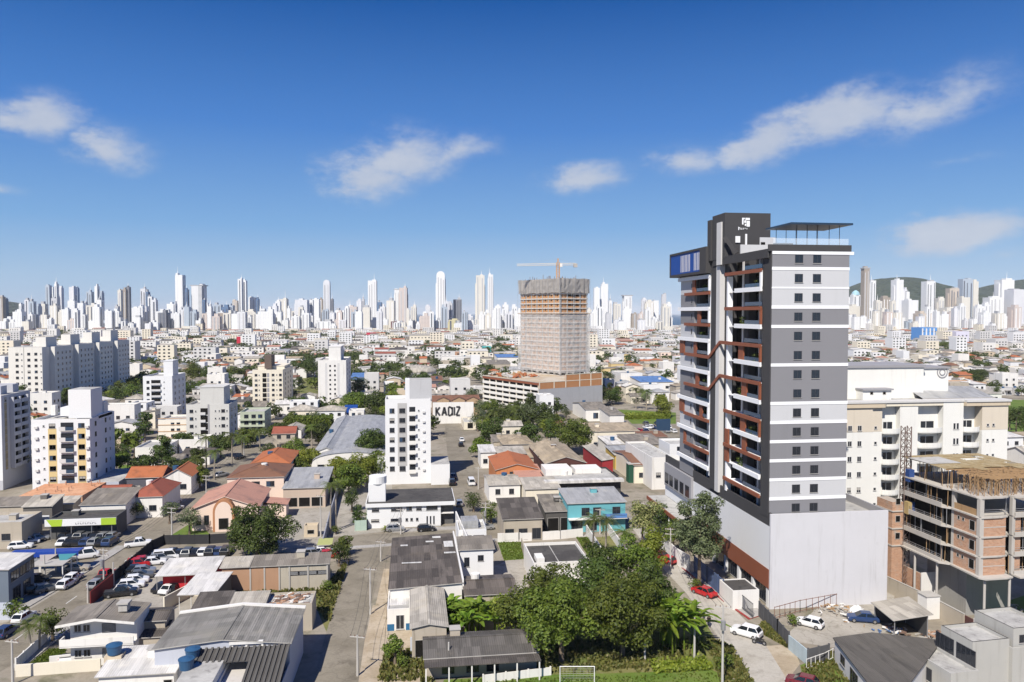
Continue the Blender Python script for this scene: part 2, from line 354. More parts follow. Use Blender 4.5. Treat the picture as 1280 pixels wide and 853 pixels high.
def windows(parent, w, d, face, us, zs, ww, wh, style='plain', name='window', off=0.0):
 rz, fn = FACE[face]
 for z in zs:
  for u in us:
   x, y = fn(u, w, d)
   if off: x += {'r': off, 'l': -off}.get(face, 0); y += {'f': -off, 'k': off}.get(face, 0)
   v = CLUT.choice((0, 0, 0, 0, 1, 2)) if style in ('plain', 'dark') and ww > .8 and name == 'window' and not str(parent.name).startswith('apartment_tower') else 0
   full, gm, fm = win_mesh(ww, wh, style, v)
   if parent.location.y < 175: put('frame', fm, put(name, gm, parent, (x, y, z), rz))
   else: put(name, full, parent, (x, y, z), rz)
def spread(a, b, n): return [a + (b - a) * (i + .5) / n for i in range(n)]
def roof_mb(kind, w, d, h, rise, mat, over=.35, under=None, thick=.12):
 b = MB(); x0, x1, y0, y1 = -over, w + over, -over, d + over; u = under or CONCRETE
 if kind == 'gx':      # ridge along x
  ym = (y0 + y1) / 2; P = [[(x0, y0, h), (x0, ym, h + rise), (x0, y1, h)], [(x1, y0, h), (x1, ym, h + rise), (x1, y1, h)]]
 elif kind == 'gy':
  xm = (x0 + x1) / 2; P = [[(x0, y1, h), (xm, y1, h + rise), (x1, y1, h)], [(x0, y0, h), (xm, y0, h + rise), (x1, y0, h)]]
 if kind in ('gx', 'gy'):
  A, B = P
  dn = lambda p: (p[0], p[1], p[2] - thick)
  for i in (0, 1):
   b.poly([A[i], B[i], B[i + 1], A[i + 1]][::1], mat); b.poly([dn(A[i + 1]), dn(B[i + 1]), dn(B[i]), dn(A[i])], u)
  for Q in (A, B):
   for i in (0, 1): b.poly([Q[i], Q[i + 1], dn(Q[i + 1]), dn(Q[i])], u)
  for i in (0, 2): b.poly([A[i], B[i], dn(B[i]), dn(A[i])], u)
  b.bar(Vector(A[1]) + Vector((0, 0, .03)), Vector(B[1]) + Vector((0, 0, .03)), .35, .08, mat)
 elif kind == 'hip':
  s = min(x1 - x0, y1 - y0) / 2
  if x1 - x0 >= y1 - y0: ra, rb = (x0 + s, y0 + s, h + rise), (x1 - s, y0 + s, h + rise)
  else: ra, rb = (x0 + s, y0 + s, h + rise), (x0 + s, y1 - s, h + rise)
  c = [(x0, y0, h), (x1, y0, h), (x1, y1, h), (x0, y1, h)]
  if x1 - x0 >= y1 - y0:
   for q in ([c[0], c[1], rb, ra], [c[1], c[2], rb], [c[2], c[3], ra, rb], [c[3], c[0], ra]): b.poly(q, mat)
  else:
   for q in ([c[0], c[1], ra], [c[1], c[2], rb, ra], [c[2], c[3], rb], [c[3], c[0], ra, rb]): b.poly(q, mat)
  b.box(x0, y0, h - thick - .01, x1, y1, h - .01, u)
  b.bar(Vector(ra) + Vector((0, 0, .03)), Vector(rb) + Vector((0, 0, .03)), .3, .08, mat)
  for k, e in ((0, ra), (1, rb if x1 - x0 >= y1 - y0 else ra), (2, rb), (3, ra if x1 - x0 >= y1 - y0 else rb)): b.bar(c[k], Vector(e) + Vector((0, 0, .03)), .25, .07, mat)
 elif kind in ('sx', 'sx-', 'sy', 'sy-'):   # one slope: sy falls to the front, sy- to the back, sx falls to the left, sx- to the right
  z = {'sy': (h, h, h + rise, h + rise), 'sy-': (h + rise, h + rise, h, h), 'sx': (h, h + rise, h + rise, h), 'sx-': (h + rise, h, h, h + rise)}[kind]
  c = [(x0, y0, z[0]), (x1, y0, z[1]), (x1, y1, z[2]), (x0, y1, z[3])]; e = [(p[0], p[1], p[2] - thick) for p in c]
  b.poly(c, mat); b.poly(e[::-1], u)
  for i in range(4): j = (i + 1) % 4; b.poly([e[i], e[j], c[j], c[i]], u)
 return b
def walls_mb(kind, w, d, h, rise, mat, over=.35, extra=None):
 b = MB(); b.box(0, 0, -.3, w, d, h - .02, mat)
 k = rise * 1.0
 if kind == 'gx':
  for x in (0, w): b.poly([(x, 0, h - .02), (x, d, h - .02), (x, d / 2, h - .05 + k * (d / (d + 2 * over)))], mat)
 if kind == 'gy':
  for y in (0, d): b.poly([(0, y, h - .02), (w, y, h - .02), (w / 2, y, h - .05 + k * (w / (w + 2 * over)))], mat)
 if kind in ('sy', 'sy-'):
  for x in (0, w):
   yb = d if kind == 'sy' else 0; b.poly([(x, 0 if kind == 'sy' else d, h - .02), (x, yb, h - .02), (x, yb, h - .1 + rise * d / (d + over))], mat)
  b.poly([(0, yb, h - .02), (w, yb, h - .02), (w, yb, h - .1 + rise * d / (d + over)), (0, yb, h - .1 + rise * d / (d + over))], mat)
 if kind in ('sx', 'sx-'):
  xb = w if kind == 'sx' else 0
  for y in (0, d): b.poly([(0 if kind == 'sx' else w, y, h - .02), (xb, y, h - .02), (xb, y, h - .1 + rise * w / (w + over))], mat)
  b.poly([(xb, 0, h - .02), (xb, d, h - .02), (xb, d, h - .1 + rise * w / (w + over)), (xb, 0, h - .1 + rise * w / (w + over))], mat)
 return b
def parapet_mb(w, d, h, mat, floor, t=.18, up=.6):
 b = MB(); b.box(0, 0, -.3, w, d, h, mat, top=floor)
 for (a, c, e, f) in ((0, 0, w, t), (0, d - t, w, d), (0, t, t, d - t), (w - t, t, w, d - t)): b.box(a, c, h + .002, e, f, h + up, mat)
 return b
def house(name, label, cat, p, w, d, h, rz=0.0, kind='gy', rise=1.2, wall=None, roof=None, floor=None, wins=(), group=None, over=.35, under=None, up=.6, occ=True):
 """p: front left corner on the ground (front faces the camera)"""
 t = thing(name, label, cat, (p.x, p.y, 0), rz, group)
 if kind == 'flat': rp = put('wall', parapet_mb(w, d, h, wall, floor or FLAT_GREY, up=up).mesh('wall'), t)
 else:
  walls_mb(kind, w, d, h, rise, wall, over).build('wall', t); rp = roof_mb(kind, w, d, h, rise, roof, over, under).build('roof', t)
 for s in wins: windows(t, w, d, *s)
 if occ:
  a, c = axes(rz); q = [p, p + a * w, p + c * d, p + a * w + c * d]
  occupy(min(k.x for k in q), min(k.y for k in q), max(k.x for k in q), max(k.y for k in q))
 t['dims'] = (w, d, h); q = CLUT.random(); hh = h + (rise * .5 if kind != 'flat' else 0)
 if q < .30 and w > 5: b = MB(); x, y = w * CLUT.uniform(.2, .7), d * CLUT.uniform(.35, .7); b.box(x, y, h - .3, x + 1.3, y + 1.3, hh + 1.0, wall); b.box(x - .1, y - .1, hh + 1.002, x + 1.4, y + 1.4, hh + 1.12, CONCRETE); b.build('chimney', rp)
 elif q < .46 and w > 5: b = MB(); x, y = w * CLUT.uniform(.2, .7), d * CLUT.uniform(.35, .7); b.tube((x, y, h - .2), (x, y, hh + 1.1), .65, .75, TANKC[CLUT.randrange(3)], 12); b.build('roof_tank', rp)
 if CLUT.random() < .55 and occ is False:
  b = MB(); u = CLUT.uniform(0, .5); ww = w * CLUT.uniform(.3, .5); dd = CLUT.uniform(1.5, 3.0); z1 = min(h - .6, 2.7); b.box(w * u, -dd, z1, w * u + ww, -.01, z1 + .1, CLUT.choice([R_GREY, R_LIGHT, R_TAN, R_DARK])); b.box(w * u, -dd, -.1, w * u + .12, -dd + .12, z1, wall); b.box(w * u + ww - .12, -dd, -.1, w * u + ww, -dd + .12, z1, wall); b.build('porch_roof', t)
  if CLUT.random() < .5: b = MB(); z1 = min(h - .5, CLUT.uniform(2.4, 3.4)); dd = d * CLUT.uniform(.3, .7); b.box(w + .01, d * .2, -.1, w + CLUT.uniform(.8, 2.2), d * .2 + dd, z1, wall, top=CLUT.choice([R_GREY, R_LIGHT, T_ORANGE, FLAT_GREY])); b.build('lean_to', t)
 return t
CLUT = random.Random(77); TANKC = [plain('blue_tank_plastic', (.025, .085, .18), .5), CONCRETE, WHITE]
def roof_rect(pxl, pxr, pyf, pyb, z, rz=0.0):
 """front-left point and width, depth of a roof at height z seen between those pixels"""
 a, c = axes(rz); p = G(pxl, pyf, z); w = len_x(p, a, pxr); d = len_y(p + a * (w / 2), c, pyb)
 return Vector((p.x, p.y, 0)), w, d
def base_box(pxl, pxr, pyb, pyt, rz=0.0):
 """front-left point, width and height of a wall seen between those pixels, standing on the ground at row pyb"""
 a, c = axes(rz); p = G(pxl, pyb); return p, len_x(p, a, pxr), len_y(p, ZA, pyt)
# ------------------------------------------------------------------ foliage
LEAF_MID = foliage('leaf_green', (.060, .098, .010), (.155, .195, .026), .3)
LEAF_DARK = foliage('leaf_dark_green', (.032, .060, .009), (.095, .128, .022), .28)
LEAF_LIGHT = foliage('leaf_light_green', (.120, .170, .014), (.27, .30, .04), .35)
LEAF_GREYISH = foliage('leaf_grey_green', (.070, .100, .040), (.175, .205, .095))
LEAF_YELLOW = foliage('leaf_pale_blossom', (.13, .19, .04), (.42, .42, .18))
LEAF_PALM = foliage('palm_leaf', (.060, .095, .014), (.16, .19, .04))
LEAF_BANANA = foliage('banana_leaf', (.11, .20, .015), (.24, .33, .04), .4)
WEED = foliage('weed_leaf', (.08, .11, .02), (.22, .20, .06))
BARK = plaster('bark', (.17, .13, .095), .3, .5)
BARK_PALM = plaster('palm_bark', (.30, .26, .21), .2, .5)
def crown_mesh(seed, rx, rz, n, leaf, mat, lobes=18, flat=0.0, gap=.0):
 """a crown of leaf-sized faces: clumps on branches ends, hollow inside, uneven outline. Origin at crown centre"""
 r = random.Random(seed); L = []
 for i in range(lobes):
  while True:
   v = Vector((r.uniform(-1, 1), r.uniform(-1, 1), r.uniform(-.75, 1)))
   if .35 < v.length < 1: break
  v = v * r.uniform(.72, .98)
  L.append((Vector((v.x * rx, v.y * rx, v.z * rz)), (1.95 / lobes ** .5) * min(rx, rz * 1.25) * r.uniform(.65, 1.2)))
 L.append((Vector((0, 0, 0)), .60 * min(rx, rz)))
 tot = sum(l[1] ** 2 for l in L); v = []; f = []
 for c, rad in L:
  for k in range(int(n * rad * rad / tot)):
   d = Vector((r.gauss(0, 1), r.gauss(0, 1), r.gauss(0, 1))).normalized()
   if d.z < -.35 and r.random() < .6: d.z = -d.z
   q = c + Vector((d.x, d.y, d.z * (.8 - flat))) * rad * (r.uniform(.70, 1.06) if r.random() < .85 else r.uniform(.3, 1.22))
   nrm = (d + Vector((r.gauss(0, .38), r.gauss(0, .38), r.gauss(.35, .38)))).normalized()
   a = nrm.orthogonal().normalized(); b = nrm.cross(a); t = r.uniform(0, 6.28); a, b = a * math.cos(t) + b * math.sin(t), b * math.cos(t) - a * math.sin(t)
   s = leaf * r.uniform(.6, 1.35); o = len(v)
   v += [tuple(q - a * s * .5), tuple(q + b * s * .30 + nrm * s * .06), tuple(q + a * s * .55), tuple(q - b * s * .30 + nrm * s * .06)]
   f.append((o, o + 1, o + 2, o + 3))
 me = bpy.data.meshes.new('crown'); me.from_pydata(v, [], f); me.materials.append(mat); me.update(); return me
def trunk_mesh(seed, h, r0, spread_r, limbs=5, crown_h=0.0, lean=0.0):
 r = random.Random(seed); b = MB(); top = Vector((lean, 0, h)); mid = Vector((lean * .4, r.uniform(-.1, .1), h * .55))
 b.tube((0, 0, -.3), (0, 0, .5), r0 * 1.5, r0 * 1.05, BARK, 8); b.tube((0, 0, .5), mid, r0 * 1.05, r0 * .8, BARK, 8); b.tube(mid, top, r0 * .8, r0 * .5, BARK, 8)
 for i in range(limbs):
  t = 6.283 * (i + r.random() * .6) / limbs; s = mid.lerp(top, r.uniform(.2, 1)); e = s + Vector((math.cos(t) * spread_r * r.uniform(.5, .9), math.sin(t) * spread_r * r.uniform(.5, .9), crown_h * r.uniform(.25, .8)))
  m = s.lerp(e, .5) + Vector((0, 0, -.15 * spread_r * r.random())); b.tube(s, m, r0 * .45, r0 * .3, BARK, 6); b.tube(m, e, r0 * .3, r0 * .12, BARK, 6)
 return b.mesh('trunk')
TREES = {}
def tree_proto(key):
 if key in TREES: return TREES[key]
 spec = {  # radius, crown half height, crown centre height, faces, leaf size, material, lobes
  'round': (3.0, 2.3, 4.6, 1500, .42, LEAF_MID, 18), 'round2': (2.6, 2.2, 4.2, 1300, .40, LEAF_DARK, 16), 'bush': (1.4, 1.0, 1.1, 420, .30, LEAF_MID, 10),
  'light': (2.3, 1.9, 3.6, 1100, .38, LEAF_LIGHT, 15), 'tall': (2.4, 4.0, 6.6, 1900, .42, LEAF_DARK, 24), 'grey': (2.6, 2.4, 4.3, 1300, .38, LEAF_GREYISH, 20),
  'far': (3.4, 2.4, 3.6, 420, .95, LEAF_DARK, 12), 'far2': (3.0, 2.2, 3.4, 380, .9, LEAF_MID, 11), 'pine': (4.2, 1.3, 9.0, 1500, .5, LEAF_DARK, 22)}[key]
 rx, rz, ch, n, leaf, mat, lobes = spec; sd = hash(key) % 1000 if False else sum(map(ord, key))
 TREES[key] = (crown_mesh(sd, rx, rz, n, leaf, mat, lobes), trunk_mesh(sd + 1, ch + .2, .10 + rx * .04, rx * .7, 5, rz * .8), ch); return TREES[key]
def tree(p, key, label, s=1.0, group=None, sz=None, name='tree', rz=None):
 cm, tm, ch = tree_proto(key); t = thing(name, label, 'bush' if key == 'bush' else 'tree', (p.x, p.y, 0), rnd.uniform(0, 6.28) if rz is None else rz, group)
 sz = sz or s; t.scale = (s, s, sz)
 c = put('crown', cm, t, (0, 0, ch)); put('trunk', tm, t); return t
def big_tree(px, py, label, rx, rz, ch, n, leaf, mat, seed, lobes=26, r0=.3, name='tree', base=None, cat='tree', limbs=6, flat=0.0):
 p = base or G(px, py); t = thing(name, label, cat, (p.x, p.y, 0), 0.0)
 put('crown', crown_mesh(seed, rx, rz, n, leaf, mat, lobes, flat), t, (0, 0, ch)); put('trunk', trunk_mesh(seed + 5, ch, r0, rx * .75, limbs, rz * .8), t); return t
def frond_mesh(seed, n, length, droop, leaflet, up=.75):
 r = random.Random(seed); v = []; f = []
 for i in range(n):
  t = 6.283 * (i + r.uniform(-.25, .25)) / n * 1.0; e = r.uniform(-.15, 1.15) * up; Ln = length * r.uniform(.8, 1.1)
  d = Vector((math.cos(t), math.sin(t), 0)); side = Vector((-d.y, d.x, 0)); P = []
  for k in range(11):
   s = k / 10; P.append(d * (Ln * s * math.cos(e * (1 - s))) + ZA * (Ln * (s * math.sin(e) - droop * s * s)))
  for k in range(1, 11):
   a = P[k - 1]; b = P[k]; wd = leaflet * math.sin(math.pi * (.12 + .83 * k / 10))
   for sg in (-1, 1):
    for h in (0, .5):
     q = a.lerp(b, h); q2 = a.lerp(b, h + .34); tip = q2 + side * (sg * wd) + (b - a) * .55 - ZA * (wd * .42 * r.uniform(.6, 1.3)); o = len(v)
     v += [tuple(q), tuple(q2), tuple(tip)]; f.append((o, o + 1, o + 2))
 me = bpy.data.meshes.new('fronds'); me.from_pydata(v, [], f); return me
PALMS = {}
def palm(p, h, label, s=1.0, group=None, kind=0, lean=0.3):
 if kind not in PALMS:
  me = frond_mesh(kind + 3, 17, 2.7, .62, .62); me.materials.append(LEAF_PALM); PALMS[kind] = me
 t = thing('palm_tree', label, 'palm tree', (p.x, p.y, 0), rnd.uniform(0, 6.28), group)
 b = MB(); q = Vector((0, 0, -.3)); n = 7
 for i in range(1, n + 1):
  u = i / n; e = Vector((lean * u * u, 0, h * u)); b.tube(q, e, (.20 - .07 * (u - 1 / n)) * s ** .5, (.20 - .07 * u) * s ** .5, BARK_PALM, 7, caps=False); q = e
 b.tube(q, q + Vector((.03, 0, .7 * s)), .13 * s ** .5, .07, LEAF_PALM, 7); b.build('trunk', t)
 c = put('crown', PALMS[kind], t, q + Vector((0, 0, .35 * s))); c.scale = (s, s, s); return t
def blade_mesh(seed, n, length, width, mat, name='leaf', up=1.15):
 """broad arching leaves (banana, strelitzia)"""
 r = random.Random(seed); b = MB()
 for i in range(n):
  t = 6.283 * (i + r.uniform(-.3, .3)) / n; e = r.uniform(.55, 1.35) * up; Ln = length * r.uniform(.7, 1.15); d = Vector((math.cos(t), math.sin(t), 0)); side = Vector((-d.y, d.x, 0)); P = []
  for k in range(7):
   s = k / 6; P.append(d * (Ln * s * math.cos(e) * (1 + .5 * s)) + ZA * (Ln * (s * math.sin(e) - .42 * s ** 2.6)))
  for k in range(6):
   wa = width * math.sin(math.pi * (.04 + .93 * k / 6)) ** .6 * (k > 0); wb = width * max(.02, math.sin(math.pi * (.04 + .93 * (k + 1) / 6))) ** .6
   for sg in (-1, 1):
    b.poly([P[k], P[k] + side * (sg * wa) + ZA * (wa * .35), P[k + 1] + side * (sg * wb) + ZA * (wb * .35), P[k + 1]], mat)
 return b.mesh(name)
def grass_tufts(name, label, cells, n, size, mat, seed=1, cat='weeds', zoff=0.0):
 """cells: list of (function giving a random ground point); scattered blades as ONE stuff object"""
 r = random.Random(seed); v = []; f = []
 for i in range(n):
  p = cells(r); s = size * r.uniform(.5, 1.5)
  for k in range(3):
   t = r.uniform(0, 6.28); a = Vector((math.cos(t), math.sin(t), 0)) * s * .4; lean = Vector((r.gauss(0, .35), r.gauss(0, .35), 1)) * s; o = len(v)
   v += [tuple(p - a), tuple(p + a), tuple(p + lean + a * .5), tuple(p + lean - a * .5)]; f.append((o, o + 1, o + 2, o + 3))
 me = bpy.data.meshes.new(name); me.from_pydata(v, [], f); me.materials.append(mat); me.update()
 o = put(name, me); return tag(o, label, cat, kind='stuff')
def in_quad(pts):
 P = [Vector((p[0], p[1], 0)) for p in pts]
 def fn(r):
  if len(P) == 4:
   u, w = r.random(), r.random(); return P[0].lerp(P[1], u).lerp(P[3].lerp(P[2], u), w)
  a, b = r.random(), r.random()
  if a + b > 1: a, b = 1 - a, 1 - b
  return P[0] + (P[1] - P[0]) * a + (P[2] - P[0]) * b
 return fn
# ------------------------------------------------------------------ vehicles
PAINT = {'white': plain('white_car_paint', (.72, .72, .72), .25, 0, .6, .02), 'silver': plain('silver_car_paint', (.42, .43, .44), .28, .55, .6, .02), 'grey': plain('grey_car_paint', (.14, .145, .15), .28, .3, .6, .02),
         'black': plain('black_car_paint', (.015, .015, .017), .22, 0, .6, .02), 'red': plain('red_car_paint', (.42, .018, .020), .25, 0, .6, .02), 'blue': plain('blue_car_paint', (.022, .05, .14), .25, .1, .6, .02),
         'beige': plain('beige_car_paint', (.45, .40, .32), .3, .2, .5, .02), 'wine': plain('wine_car_paint', (.14, .014, .022), .25, 0, .6, .02)}
CARGLASS = plain('car_glass', (.012, .015, .018), .06, 0, .7); TYRE = plain('tyre_rubber', (.018, .018, .018), .85); RIM = plain('wheel_rim', (.40, .40, .41), .35, .7)
HEADL = plain('headlight_lens', (.75, .77, .80), .15); TAILL = plain('tail_light_lens', (.40, .02, .015), .2); TRIM = plain('bumper_trim', (.035, .035, .037), .6)
# side profiles: length, width, belt height, roof height, hood height, (windscreen base, roof front, roof rear, rear base) from the front
CARS = {'hatch': (3.95, 1.68, .92, 1.47, .84, (.95, 1.70, 3.35, 3.85)), 'sedan': (4.45, 1.72, .92, 1.45, .84, (1.10, 1.90, 3.25, 3.85)), 'suv': (4.35, 1.80, 1.05, 1.66, .98, (1.05, 1.70, 3.75, 4.20)),
  'pickup': (5.0, 1.80, 1.02, 1.70, .98, (1.20, 1.85, 3.05, 3.25)), 'van': (4.6, 1.85, 1.10, 1.95, 1.0, (.55, 1.15, 4.40, 4.55)), 'wagon': (4.3, 1.70, .92, 1.50, .85, (1.05, 1.80, 3.75, 4.2))}
CARM = {}
def loft(b, secs, mat):      # secs: list of (x, [(y,z)...]) rings of equal length, closed
 n = len(secs[0][1]); o = len(b.v); k = b.mi(mat)
 for x, ring in secs: b.v += [(x, y, z) for y, z in ring]
 for i in range(len(secs) - 1):
  for j in range(n):
   j2 = (j + 1) % n; b.f.append((o + i * n + j, o + i * n + j2, o + (i + 1) * n + j2, o + (i + 1) * n + j)); b.m.append(k)
 b.f.append(tuple(o + j for j in reversed(range(n)))); b.m.append(k); e = o + (len(secs) - 1) * n; b.f.append(tuple(e + j for j in range(n))); b.m.append(k)
def car_meshes(kind, colour):
 key = (kind, colour)
 if key in CARM: return CARM[key]
 L, Wd, zb, zr, zh, (a, c, d, e) = CARS[kind]; pm = PAINT[colour]; hw = Wd / 2; x0 = -L / 2
 def ring(w, zlo, zhi, tw): return [(-w * .92, zlo), (w * .92, zlo), (w, zlo + .18), (w, (zlo + zhi) / 2 + .1), (w * tw, zhi - .04), (w * (tw - .06), zhi), (-w * (tw - .06), zhi), (-w * tw, zhi - .04), (-w, (zlo + zhi) / 2 + .1), (-w, zlo + .18)]
 b = MB(); rear = L - .02
 tail = zb if kind in ('hatch', 'suv', 'van', 'wagon') else zb - .02
 loft(b, [(x0, ring(hw * .80, .30, zh - .20, .9)), (x0 + .10, ring(hw * .93, .22, zh - .08, .93)), (x0 + .45, ring(hw, .20, zh, .94)), (x0 + a, ring(hw, .20, zb, .95)), (x0 + L * .55, ring(hw, .20, zb + .02, .95)), (x0 + e - .1, ring(hw, .20, tail + .02, .95)), (x0 + rear - .15, ring(hw * .97, .24, tail - .02, .93)), (x0 + rear, ring(hw * .86, .32, tail - .14, .9))], pm)
 wb, wt = hw * .93, hw * .76      # cabin
 lo = [(x0 + a, -wb, zb - .01), (x0 + e, -wb, zb - .01), (x0 + e, wb, zb - .01), (x0 + a, wb, zb - .01)]; hi = [(x0 + c, -wt, zr - .05), (x0 + d, -wt, zr - .05), (x0 + d, wt, zr - .05), (x0 + c, wt, zr - .05)]
 h2 = [(x0 + c + .10, -wt * .86, zr), (x0 + d - .10, -wt * .86, zr), (x0 + d - .10, wt * .86, zr), (x0 + c + .10, wt * .86, zr)]
 for i in range(4):
  j = (i + 1) % 4; b.poly([lo[i], lo[j], hi[j], hi[i]], pm); b.poly([hi[i], hi[j], h2[j], h2[i]], pm)
 b.poly(h2, pm)
 if kind == 'pickup': b.box(x0 + e + .05, -hw * .80, zb - .002, x0 + L - .12, hw * .80, zb + .004 + .0, TRIM)
 for xx in (x0 + .02, x0 + L - .12): b.box(xx, -hw * .80, .30, xx + .10, hw * .80, .46, TRIM)
 body = b.mesh('car_body')
 g = MB()
 def quad(P, inset, off):
  P = [Vector(p) for p in P]; cen = sum(P, Vector()) / 4; nrm = (P[1] - P[0]).cross(P[3] - P[0]).normalized()
  g.poly([p.lerp(cen, inset) + nrm * off for p in P], CARGLASS)
 quad([lo[3], lo[0], hi[0], hi[3]], .10, .015); quad([lo[1], lo[2], hi[2], hi[1]], .12, .015)
 for (i, j) in ((0, 1), (2, 3)):
  A, B, C2, D2 = Vector(lo[i]), Vector(lo[j]), Vector(hi[j]), Vector(hi[i]); m0, m1 = A.lerp(B, .5), D2.lerp(C2, .5)
  quad([A, m0, m1, D2], .11, .015); quad([m0, B, C2, m1], .11, .015)
 glass = g.mesh('car_windows')
 wl = MB(); wl.tube((0, -.10, 0), (0, .10, 0), .31, .31, TYRE, 14); rm = MB(); rm.tube((0, -.108, 0), (0, .108, 0), .19, .19, RIM, 10); wheel = (wl.mesh('wheel'), rm.mesh('rim'))
 hl = MB(); hl.box(-.03, -.16, -.07, .05, .16, .07, HEADL); tl = MB(); tl.box(-.04, -.13, -.10, .03, .13, .10, TAILL)
 CARM[key] = (body, glass, wheel, hl.mesh('headlight'), tl.mesh('tail_light')); return CARM[key]
NAME_CAR = {'pickup': 'pickup_truck', 'van': 'van', 'suv': 'parked_car', 'hatch': 'parked_car', 'sedan': 'parked_car', 'wagon': 'parked_car'}
def car(p, ang, kind, colour, label, group=None, detail=2, name=None):
 """ang: direction the nose points, degrees from the +x axis"""
 L, Wd, zb, zr, zh, q = CARS[kind]; body, glass, wheel, hl, tl = car_meshes(kind, colour)
 t = thing(name or NAME_CAR[kind], label, {'pickup': 'pickup truck', 'van': 'van'}.get(kind, 'car'), (p.x, p.y, .03), R(ang + 180), group)
 put('car_body', body, t); put('car_windows', glass, t)
 if detail > 0:
  for x in (-L / 2 + .78, L / 2 - .80):
   for y in (-Wd / 2 + .08, Wd / 2 - .08): q = put('wheel', wheel[0], t, (x, y, .31)); put('rim', wheel[1], q)
 if detail > 1:
  for s in (-1, 1): put('headlight', hl, t, (-L / 2 + .05, s * Wd * .33, zh - .22)); put('tail_light', tl, t, (L / 2 - .07, s * Wd * .36, zb - .22))
 return t
# ------------------------------------------------------------------ street furniture
POLE_C = plaster('concrete_pole', (.46, .44, .41), .1, .4); CERAMIC = plain('brown_insulator', (.16, .07, .05), .3)
def pole(px, py, h, label, group='concrete power poles along the streets', arms=1, rz=0.0, trafo=False, lamp=None, p=None):
 p = p or G(px, py); t = thing('power_pole', label, 'power pole', (p.x, p.y, 0), rz, group)
 MB().tube((0, 0, -.2), (0, 0, h), .17, .10, POLE_C, 8).build('pole', t)
 for k in range(arms):
  z = h - .25 - k * .9; a = MB(); a.bar((-1.0, 0, z), (1.0, 0, z), .10, .12, POLE_C)
  for x in (-.9, -.35, .35, .9): a.tube((x, 0, z + .06), (x, 0, z + .28), .05, .03, CERAMIC, 6)
  a.build('crossarm', t)
 if trafo:
  b = MB(); b.tube((0, -.42, h - 2.9), (0, -.42, h - 1.8), .30, .30, STEEL, 10); b.box(-.08, -.25, h - 2.6, .08, -.05, h - 2.0, STEEL); b.build('transformer', t)
 if lamp:
  b = MB(); b.tube((0, 0, h - 1.6), (lamp, 0, h - 1.2), .04, .035, STEEL, 6); b.box(lamp - .05, -.12, h - 1.27, lamp + .5, .12, h - 1.15, STEEL); b.build('lamp_arm', t)
 return t
# ------------------------------------------------------------------ ground, sea, hills, roads
GROUND = ground_mat('town_ground', [(0.2, 0.172, 0.132), (0.28, 0.248, 0.2), (0.104, 0.104, 0.06)], .06, 1.2)
ASPHALT = ground_mat('old_asphalt', [(.182, .160, .122), (.228, .202, .158), (.13, .113, .088)], .12, 3.0, .3)
PALE_ROAD = ground_mat('pale_paved_road', [(0.361, 0.332, 0.283), (0.41, 0.381, 0.332), (0.279, 0.254, 0.217)], .15, 3.0, .2)
CEMENT = ground_mat('cement_yard', [(0.288, 0.264, 0.224), (0.344, 0.316, 0.272), (0.192, 0.172, 0.14)], .12, 2.0, .4)
DIRT = ground_mat('bare_dirt', [(.33, .265, .185), (.40, .335, .25), (.24, .195, .125)], .2, 2.0)
PAVING = ground_mat('pavement_slabs', [(0.304, 0.288, 0.264), (0.36, 0.344, 0.32), (0.24, 0.224, 0.208)], .2, 3.0)
LAWN = ground_mat('lawn_turf', [(0.0808, 0.138, 0.0209), (0.114, 0.162, 0.0304), (0.152, 0.152, 0.0522)], .14, 4.0, bump=.5)
ROUGH_GRASS = ground_mat('rough_grass', [(.10, .125, .03), (.17, .16, .06), (.22, .185, .11)], .2, 3.0, bump=.5)
RED_PAINT = plain('red_kerb_paint', (.30, .035, .03), .6)
WHITE_LINE = plain('road_marking_white', (.62, .61, .58), .7)
b = MB(); b.poly([(-7000, -150, 0), (7000, -150, 0), (7000, 2560, 0), (-7000, 2560, 0)], GROUND); structure('ground', b)
SEA, nt, bs = new_mat('sea_water'); bs.inputs['Base Color'].default_value = (.012, .055, .095, 1); bs.inputs['Roughness'].default_value = .35
_bump(nt, bs, _noise(nt, _pos(nt), .05, 5, .6), .6, 1.0)
b = MB(); b.poly([(-32000, 2560, -.4), (40000, 2560, -.4), (40000, 38000, -.4), (-32000, 38000, -.4)], SEA); structure('sea_water', b)
def forest_mat():
 m, nt, b = new_mat('hill_forest'); p = _pos(nt)
 v = nt.nodes.new('ShaderNodeTexVoronoi'); v.inputs['Scale'].default_value = .035; nt.links.new(p, v.inputs['Vector'])
 c = _mix(nt, v.outputs['Color'], (.010, .026, .010), (.026, .046, .016)); c = _mix(nt, _ramp(nt, _noise(nt, p, .006, 5, .6), .4, .7), c, (.032, .046, .018))
 nt.links.new(c, b.inputs['Base Color']); b.inputs['Roughness'].default_value = .9
 _bump(nt, b, v.outputs['Distance'], .9, 14.0); return m
FOREST = forest_mat()
